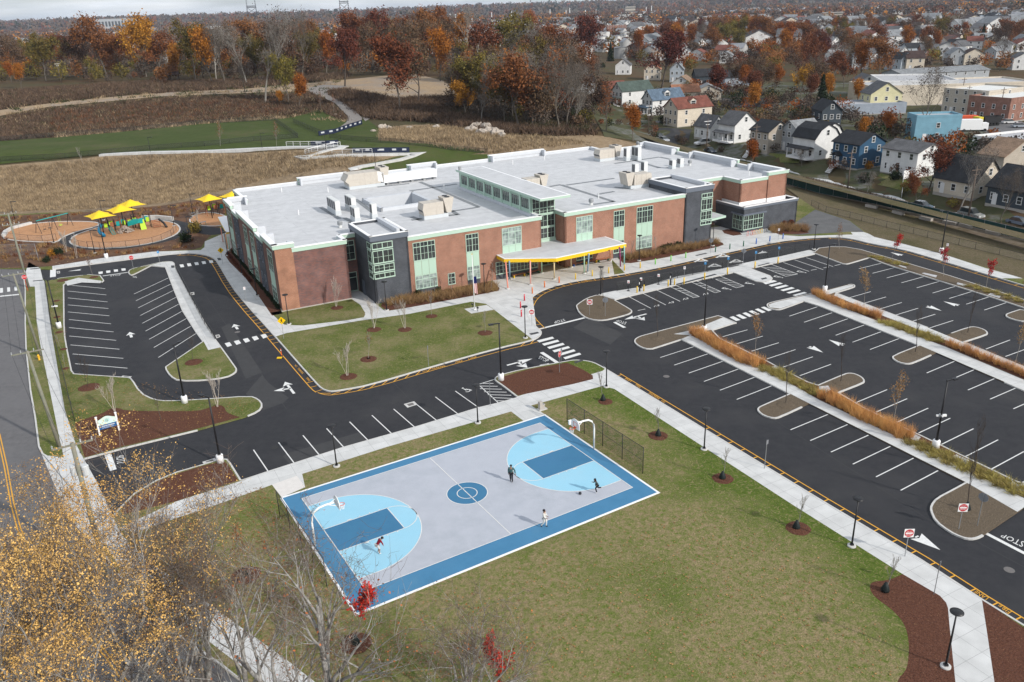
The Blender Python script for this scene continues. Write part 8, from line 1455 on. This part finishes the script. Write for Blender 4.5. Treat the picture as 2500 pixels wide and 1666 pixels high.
# vehicles
tyre = mat('tyre',(.012,.012,.012),rough=.8)
def car(label,P,yaw,col,kind='sedan'):
 t = thing('parked_car',label,'car',P,yaw);L_,H1,H2,W_ = (4.5,.85,1.42,1.78) if kind == 'sedan' else (4.7,1.0,1.78,1.9);m = mat('car_'+'_'.join(str(int(q*100)) for q in col),col,rough=.25,spec=.6,coat=.6)
 pr = [(-L_/2,.35),(-L_/2,H1-.05),(-L_*.4,H1),(L_*.22,H1),(L_*.46,H1-.15),(L_/2,.6),(L_/2,.3)];b = MB();n = len(pr)
 b.add([(x,-W_/2,z) for x,z in pr]+[(x,W_/2,z) for x,z in pr],[tuple(range(n)),tuple(range(2*n-1,n-1,-1))]+[((i+1) % n,i,i+n,(i+1) % n+n) for i in range(n)]);b.build('body',m,t)
 xr = -L_*.42 if kind != 'sedan' else -L_*.38;q = [(xr,H1),(xr+.45 if kind == 'sedan' else xr+.15,H2),(L_*.06,H2),(L_*.24,H1)];c = MB();w2 = W_*.44
 c.add([(x,-w2*(1 if z < H1+.01 else .85),z) for x,z in q]+[(x,w2*(1 if z < H1+.01 else .85),z) for x,z in q],[(3,2,1,0),(4,5,6,7),(0,1,5,4),(2,3,7,6)]);c.build('window',glassm,t)
 r = MB();r.add([(q[1][0],-w2*.86,H2+.02),(q[2][0],-w2*.86,H2+.02),(q[2][0],w2*.86,H2+.02),(q[1][0],w2*.86,H2+.02)],[(0,1,2,3)]);r.build('roof',m,t)
 for x in (-L_*.3,L_*.31):
  for y in (-W_/2,W_/2-.2): MB().tube([(x,y,.32),(x,y+.2,.32)],.32,12).build('wheel',tyre,t)
 for y in (-.6,.6): MB().box((L_/2,y,.62),(.06,.35,.14)).build('headlight',swhite,t)
 return t
def cpx(ox,oy,x,y,yaw,col,label,kind='sedan'): P = TT(ox,oy,x,y);return car(label,(P[0],P[1],float(hgt(P[0],P[1]))+.05),R_(yaw),col,kind)
for a in ((1500,300,570,215,-75,(.42,.44,.47),'silver sedan parked on the street beyond the school roof'),(1500,300,1010,255,200,(.7,.7,.7),'white SUV in the driveway of the white frame house','suv'),(1500,300,1100,345,-75,(.06,.08,.11),'dark car behind the school roof parapet'),(1500,300,515,175,-75,(.05,.04,.04),'dark car parked behind the silver sedan'),(2000,300,1180,985,-66,(.1,.15,.2),'blue-grey sedan behind the green privacy fence'),(2000,300,1740,1090,-66,(.25,.26,.25),'olive-grey jeep-like car behind the privacy fence','suv'),(2000,300,2300,1180,-66,(.12,.15,.2),'dark blue car at the right edge behind the fence'),(2000,0,1465,1160,-80,(.5,.53,.56),'pale blue-grey car outside the white building, left'),(2000,0,1545,1160,-80,(.7,.7,.7),'white car outside the white building, middle','suv'),(2000,0,1640,1160,-80,(.68,.68,.68),'white van outside the white building, right','suv'),(2000,0,2180,1425,0,(.6,.6,.6),'silver car beside the red brick building'),(2000,0,2300,1470,0,(.3,.33,.38),'grey-blue car at the right edge by the road')): cpx(*a)
for i,(x,y) in enumerate(((830,935),(860,945),(900,920),(960,950),(1010,945),(1060,930),(1110,925),(1160,930),(1000,965),(1120,960),(1200,955))): cpx(2000,0,x,y,-60+20*(i % 3),((.7,.7,.7),(.1,.12,.15),(.45,.48,.52))[i % 3],'%s car parked in the crowded lot left of the warehouse' % ('white','dark','silver')[i % 3],'suv' if i % 2 else 'sedan')['group'] = 'cars in the crowded lot'
P = TT(2000,0,1920,1450);t = thing('dump_truck','black dump truck with yellow cab on the far road','truck',P,R_(195));b = MB();b.add([(-4,-1.3,1),(2,-1.3,1),(2.3,-1.3,2.9),(-4.4,-1.3,2.9),(-4,1.3,1),(2,1.3,1),(2.3,1.3,2.9),(-4.4,1.3,2.9)],[(0,1,2,3),(7,6,5,4),(0,4,5,1),(1,5,6,2),(3,7,4,0)]);b.build('tipper_body',metal_black,t);b = MB();b.box((3.5,0,1.9),(1.6,2.4,2.2));b.box((4.8,0,1.3),(1.2,2.0,1.0));b.build('cab',mat('truck_yellow',(.6,.5,.05)),t)
for x in (-3,-1.8,-.6,4.6): MB().tube([(x,-1.35,.5),(x,1.35,.5)],.5,12).build('wheel_axle',tyre,t)
P = TT(2000,0,1750,1510);t = thing('box_truck','white box truck beside the sky-blue building','truck',P,R_(-8));MB().box((-1,0,2),(6.5,2.4,2.9)).build('box_body',coping,t);b = MB();b.box((3.2,0,1.5),(1.7,2.2,1.9));b.build('cab',coping,t);MB().box((3.9,0,1.9),(.4,1.9,.8)).build('window',glassm,t)
for x in (-2.6,3.2): MB().tube([(x,-1.2,.45),(x,1.2,.45)],.45,12).build('wheel_axle',tyre,t)
P = TT(2000,0,1700,1430);t = thing('storage_container','orange-red container above the white box truck','container',P,0);b = MB();b.box((0,0,1.5),(5,2.4,2.4));[b.box((x,-1.22,1.5),(.1,.06,2.2)) for x in np.arange(-2.3,2.4,.4)];b.build('shell',mat('container_orange',(.6,.1,.04)),t);MB().box((2.52,0,1.5),(.04,2.2,2.2)).build('door',coping,t)
wpm = rgbm('brown_pole_wood',(.13,.1,.08))
for ox,oy,x,y,h_,l_ in ((1500,300,1055,345,9.5,'brown utility pole with pale crossarm by the street, middle'),(1500,0,390,1540,9.5,'pale brown utility pole before the blue-roofed house'),(1500,300,1605,460,10,'brown utility pole before the tan house'),(2000,300,320,810,9.5,'dark brown utility pole before the dark blue house'),(2000,300,1710,1100,10,'brown utility pole before the cream cape house'),(2000,0,1615,1245,10.5,'tall dark utility pole by the beige block building'),(2000,0,1320,1010,9,'utility pole before the grey warehouse'),(2000,0,2060,1380,10,'utility pole before the red brick building'),(2000,0,1680,1300,9,'thin street pole at the far road bend'),(0,0,705,960,10,'pale slanted utility pole at the left wood edge'),(0,0,1925,850,9,'pale street pole by the picnic shelter'),(2000,0,800,940,9,'thin pole beside the crowded car lot')):
 P = TT(ox,oy,x,y);t = thing('utility_pole',l_,'utility pole',P,.3);MB().tube([(0,0,0),(0,0,h_)],[.17,.1],8).build('pole',wpm,t,True);MB().box((0,0,h_-.7),(2.2,.12,.14)).box((0,0,h_-1.6),(1.2,.12,.12)).build('crossarm',coping if 'pale' in l_ else wpm,t)
P = TT(0,0,1955,920);t = thing('picnic_shelter','low brown-roofed open shelter at the edge of the left wood','shelter',P,.2);rect_roof(t,9,6,2.6,1.2,shingle('brown'));
for x in (-4,0,4):
 for y in (-2.6,2.6): MB().box((x,y,1.3),(.2,.2,2.6)).build('post',bark_d,t)
fence([TT(1500,0,*q)[:2] for q in ((1180,1200),(1290,1205))],1.5,'weathered board fence behind the cream house',mesh_m=rgbm('board_fence',(.16,.13,.11)),terr=True,name='board_fence')
for q,l_ in ((((1850,880),(2190,730)),'tall white vinyl fence beside the cream cape house'),(((955,790),(955,690),(1130,640)),'white vinyl fence below the white two-storey house')): fence([G(2000+x/4.706,300+y/4.706,1.6)[:2] for x,y in q],1.9,l_,mesh_m=trim,post_m=trim,terr=True,name='vinyl_fence')
def wedge_(y0,y1): return [(-.66*y0,y0),(.68*y0,y0),(.68*y1,y1),(-.66*y1,y1)]
# the mass of woodland out to the horizon
def crowns(kind,P,ncard,R,size,rn):
 n = len(P);u = rn.normal(0,1,(n,ncard,3));u /= np.linalg.norm(u,axis=2,keepdims=True);rr = rn.random((n,ncard,1))**.35;s = (R*(.7+.6*rn.random((n,1,1))))
 lump = 1+.25*np.sin(u[...,:1]*5+P[:,None,:1])*np.cos(u[...,1:2]*4);C = u*rr*s*lump*[1,1,.85]+P[:,None,:]+np.array([0,0,1.0])*s*1.15;C[...,2] = np.maximum(C[...,2],P[:,None,2]+.5)
 C = C.reshape(-1,3);m = len(C);a = rn.normal(0,1,(m,3));a /= np.linalg.norm(a,axis=1,keepdims=True);b = np.cross(a,rn.normal(0,1,(m,3)));b /= np.linalg.norm(b,axis=1,keepdims=True);q = size*(.6+.8*rn.random((m,1)))
 tone = np.repeat(rn.random(n),ncard)*.6+rn.random(m)*.4;V = np.stack([C-a*q*.5,C+b*q*.4,C+a*q*.5,C-b*q*.4],1).reshape(-1,3);return V,np.arange(m*4).reshape(-1,4),tone
def mass(name,poly,counts,ncard,R,size,label):
 rn = np.random.default_rng(len(name)+ncard)
 for k,n in counts.items():
  p = scatter(poly,n);P = np.column_stack([p,hgt(p[:,0],p[:,1])]);V,F,t_ = crowns(k,P,ncard,R,size,rn);tag(fast(name,V,F,LM[k],t_),'%s %s' % (names.get(k,k),label),'woodland',None,'stuff')
PX = lambda l: [GT(*q)[:2] for q in l]
mass('woodland_mass',PX([(-40,204),(560,206),(830,190),(1010,188),(1100,212),(1300,235),(1300,150),(1000,120),(-40,150)]),dict(rust=90,red=14,orange=70,brown=130,olive=80,twig=230),480,4.4,.75,'crowns filling the wood behind the field')
mass('thicket_mass',PX([(1080,265),(1240,315),(1450,320),(1440,262),(1380,235),(1200,235)]),dict(brown=36,twig=60,olive=8),380,2.6,.5,'crowns filling the thicket behind the school')
mass('garden_trees',PX([(1960,222),(2060,250),(2150,210),(2500,170),(2500,85),(1500,85),(1560,130),(1900,160)]),dict(rust=30,orange=34,brown=70,olive=26,twig=110,red=8,green=12),300,3.4,.75,'crowns among the houses of the right-hand neighbourhood')
rn = np.random.default_rng(77)
for nm,reg,n,smin,smax in (('distant_houses',wedge_(620,1500),420,9,15),('distant_houses',wedge_(1500,3200),900,12,26)):
 p = scatter(reg,n*2);p = p[(np.sin(p[:,0]/130+1)+np.sin(p[:,1]/170+p[:,0]/300) > -.35)][:n];V,F,V2,F2,tn_ = [],[],[],[],[]
 for x,y in p:
  a = rn.random()*3.14;L_,W_ = rn.uniform(smin,smax),rn.uniform(smin*.7,smax*.7);H = rn.uniform(6,10);z = float(hgt(x,y))-1;cs,sn = math.cos(a),math.sin(a);f = lambda u,v,w_: (x+u*cs-v*sn,y+u*sn+v*cs,z+w_);k = len(V);rise = rn.choice((.4,3.0))
  V += [f(-L_/2,-W_/2,0),f(L_/2,-W_/2,0),f(L_/2,W_/2,0),f(-L_/2,W_/2,0),f(-L_/2,-W_/2,H),f(L_/2,-W_/2,H),f(L_/2,W_/2,H),f(-L_/2,W_/2,H),f(-L_/2,0,H+rise),f(L_/2,0,H+rise)]
  F += [(k,k+1,k+5,k+4),(k+1,k+2,k+6,k+5),(k+2,k+3,k+7,k+6),(k+3,k,k+4,k+7),(k+4,k+8,k+7,k+4),(k+5,k+6,k+9,k+5)];tn_ += [rn.random()]*6;k = len(V2)
  V2 += [f(-L_/2-.4,-W_/2-.4,H-.2),f(L_/2+.4,-W_/2-.4,H-.2),f(L_/2+.4,0,H+rise+.1),f(-L_/2-.4,0,H+rise+.1),f(-L_/2-.4,W_/2+.4,H-.2),f(L_/2+.4,W_/2+.4,H-.2)];F2 += [(k,k+1,k+2,k+3),(k+3,k+2,k+5,k+4)]
 tag(fast(nm,V,F,mat('distant_walls',(.62,.61,.59),(.4,.4,.4),.05,rnd=0.0,attr=.35),tn_),'pale house walls crowding the far town','town',None,'stuff');tag(fast('distant_roofs',V2,F2,mat('distant_roof',(.3,.31,.33),(.1,.1,.11),.03)),'grey and pale roofs crowding the far town','town',None,'stuff')
wedge = wedge_
mass('far_woods',wedge(640,1500),dict(rust=170,orange=210,brown=420,olive=120,twig=420,red=60,green=60),60,4.8,2.0,'woods between the far streets')
mass('distant_woods',wedge(1500,3600),dict(rust=900,orange=700,brown=2000,twig=1500,green=300),26,8,4.5,'woods on the distant hills')
mass('horizon_woods',wedge(3600,8600),dict(rust=900,brown=2600,twig=1700,green=500),16,17,12,'woods along the horizon')
mass('belt_trees',PX([(1530,155),(1700,178),(1990,178),(2000,110),(1560,92)]),dict(rust=50,orange=45,brown=50,olive=18,twig=40,red=14),420,4.2,.75,'crowns in the belt behind the ranch houses')
mass('garden_shrubs',PX([(1440,320),(1560,330),(1900,400),(2200,480),(2500,560),(2500,380),(2100,290),(1700,250),(1440,260)]),dict(green=24,brown=60,twig=60,rust=14,olive=20),160,1.3,.35,'shrubs filling the gardens of the near street')
mass('garden_trees',PX([(1560,232),(1560,300),(1700,318),(1800,325),(2050,345),(2250,395),(2500,420),(2500,345),(2240,335),(2040,262),(1700,222)]),dict(twig=60,brown=34,rust=12,orange=16,olive=12,green=14),260,2.5,.55,'crowns in the back gardens of the near street')
mass('wood_floor_shrubs',PX([(-40,208),(560,210),(830,190),(1010,190),(1100,215),(1250,240),(1250,180),(1000,150),(-40,180)]),dict(brown=160,olive=60,twig=160,rust=50),140,2.2,.5,'undergrowth along the foot of the wood')
# foreground trees at the lower left
def big_tree(seed,P,H,r,label,leaf,nleaf,lsize,spread,bk,multi=1,twigs=2500,**kw):
 rn = np.random.default_rng(seed);t = thing('large_tree',label,'tree',P);segs,tips = skel(rn,H,r,multi=multi,**kw);tw = []
 for _ in range(twigs): c = tips[rn.integers(0,len(tips))];d = rn.normal(0,1,3)+[0,0,.5];d *= .75*(.4+rn.random())/np.linalg.norm(d);tw.append((c,c+d*.6,.009,.007));e = c+d*.6;f = d*.6+rn.normal(0,.2,3);tw.append((e,e+f,.007,.004))
 V,F = tubes_np(segs,6);fast('trunk',V,F,bk,None,t,True);V,F = tubes_np(tw,3);fast('twigs',V,F,bark_tw,None,t)
 if nleaf: C = np.array([s[1] for s in tw]);C = C[np.sin(C[:,0]*1.9)+np.sin(C[:,1]*1.6+1)+np.sin(C[:,2]*2.1) > -.25];V,F = cards(rn,C,nleaf,lsize,spread);fast('crown',V,F,leafm(leaf+'_near',*NL[leaf]),rn.random(len(F)),t)
bark_tw = mat('bark_twig',(.2,.15,.12),(.13,.1,.085),6,.9,spec=.1);NL = dict(gold=((.66,.42,.14),(.5,.29,.09),0),sparse=((.4,.14,.05),(.3,.1,.04),0))
bark_m = mat('bark_mottled',(.2,.19,.175),(.38,.37,.35),3,.95,.5,8,c3=(.12,.1,.085),sc3=1.2,spec=.1)
big_tree(1,(-24.5,30,0),15.2,.3,'large golden-leaved tree filling the lower left corner, many-stemmed','gold',50000,.088,.17,bark_m,multi=4,twigs=5000,levels=5,nb=(9,5,4,3),ang=.62,lens=(.45,.52,.58,.6),first=.3,up=.3)
big_tree(2,(-31,34,0),14.5,.28,'golden-leaved tree over the street at the far left','gold',32000,.088,.17,bark_m,multi=3,twigs=4000,levels=5,nb=(9,5,4,3),ang=.62,lens=(.45,.52,.58,.6),first=.3,up=.3)
big_tree(3,(-19.5,40,0),11,.22,'sparser golden tree over the driveway mouth','gold',11000,.088,.17,bark_m,multi=3,twigs=5000,levels=5,nb=(9,5,4,3),ang=.65,lens=(.48,.55,.58,.6),first=.3,up=.3)
big_tree(4,(-10.2,32.5,0),12.6,.34,'leafless grey tree at the bottom, left of the scarlet maple','sparse',240,.13,.3,bark_m,multi=3,twigs=1500,levels=5,nb=(6,4,3,3),ang=.7,lens=(.42,.5,.55,.6),first=.35,up=.22)
big_tree(5,(-15.5,34,0),12,.26,'second leafless grey tree over the pavement near the bottom edge','sparse',200,.13,.3,bark_m,multi=2,twigs=2500,levels=5,nb=(7,4,3,3),ang=.65,lens=(.45,.5,.55,.6),first=.3,up=.25)
big_tree(6,(-3.5,38.5,0),5.5,.14,'low leafless spreading tree at the bottom edge below the court','sparse',150,.13,.3,bark_m,multi=4,twigs=1800,levels=4,nb=(6,4,3),ang=.8,lens=(.6,.55,.6),first=.25,up=.12)
rn = np.random.default_rng(5)
for poly,n,l_ in (([G(*q)[:2] for q in ((250,1310),(640,1190),(1000,1480),(1700,1240),(2100,1400),(2200,1660),(700,1660),(480,1450))],1500,'fallen yellow leaves scattered over the court lawn'),([G(*q)[:2] for q in ((250,1300),(640,1190),(880,1500),(1200,1660),(700,1660),(480,1450))],2600,'fallen leaves thick on the grass under the big trees'),([G(*q)[:2] for q in ((63,680),(110,690),(170,1080),(205,1118),(590,1018),(640,985),(330,930),(170,910),(155,700))],900,'fallen leaves on the verge and sign lawn'),([G(*q)[:2] for q in ((40,1130),(100,1120),(300,1330),(440,1470),(400,1560),(200,1400))],900,'fallen leaves on the pavement and street under the golden trees')):
 p = scatter(poly,n);s_ = .05+.05*rn.random((n,1));a = rn.random(n)*6.28;u = np.stack([np.cos(a),np.sin(a)],1)*s_;v_ = np.stack([-u[:,1],u[:,0]],1)*.8;z = np.full((n,1),.155)+rn.random((n,1))*.03;V = np.stack([np.hstack([p-u,z]),np.hstack([p+v_,z]),np.hstack([p+u,z+.02]),np.hstack([p-v_,z])],1).reshape(-1,3)
 tag(fast('fallen_leaves',V,np.arange(n*4).reshape(-1,4),LM['pale'],rn.random(n)),l_,'leaves',None,'stuff')
# haze
hz_ = MB();hz_.box((0,4300,44),(17000,9600,100));ho = hz_.build('haze',mat('haze',(1,1,1)));tag(ho,None,None,None,'stuff')
m = MATS['haze'];m.node_tree.nodes.clear();o_ = m.node_tree.nodes.new('ShaderNodeOutputMaterial');v = m.node_tree.nodes.new('ShaderNodeVolumePrincipled');v.inputs['Color'].default_value = (.68,.76,.9,1);v.inputs['Density'].default_value = .00006;v.inputs['Anisotropy'].default_value = .2;m.node_tree.links.new(v.outputs[0],o_.inputs['Volume'])
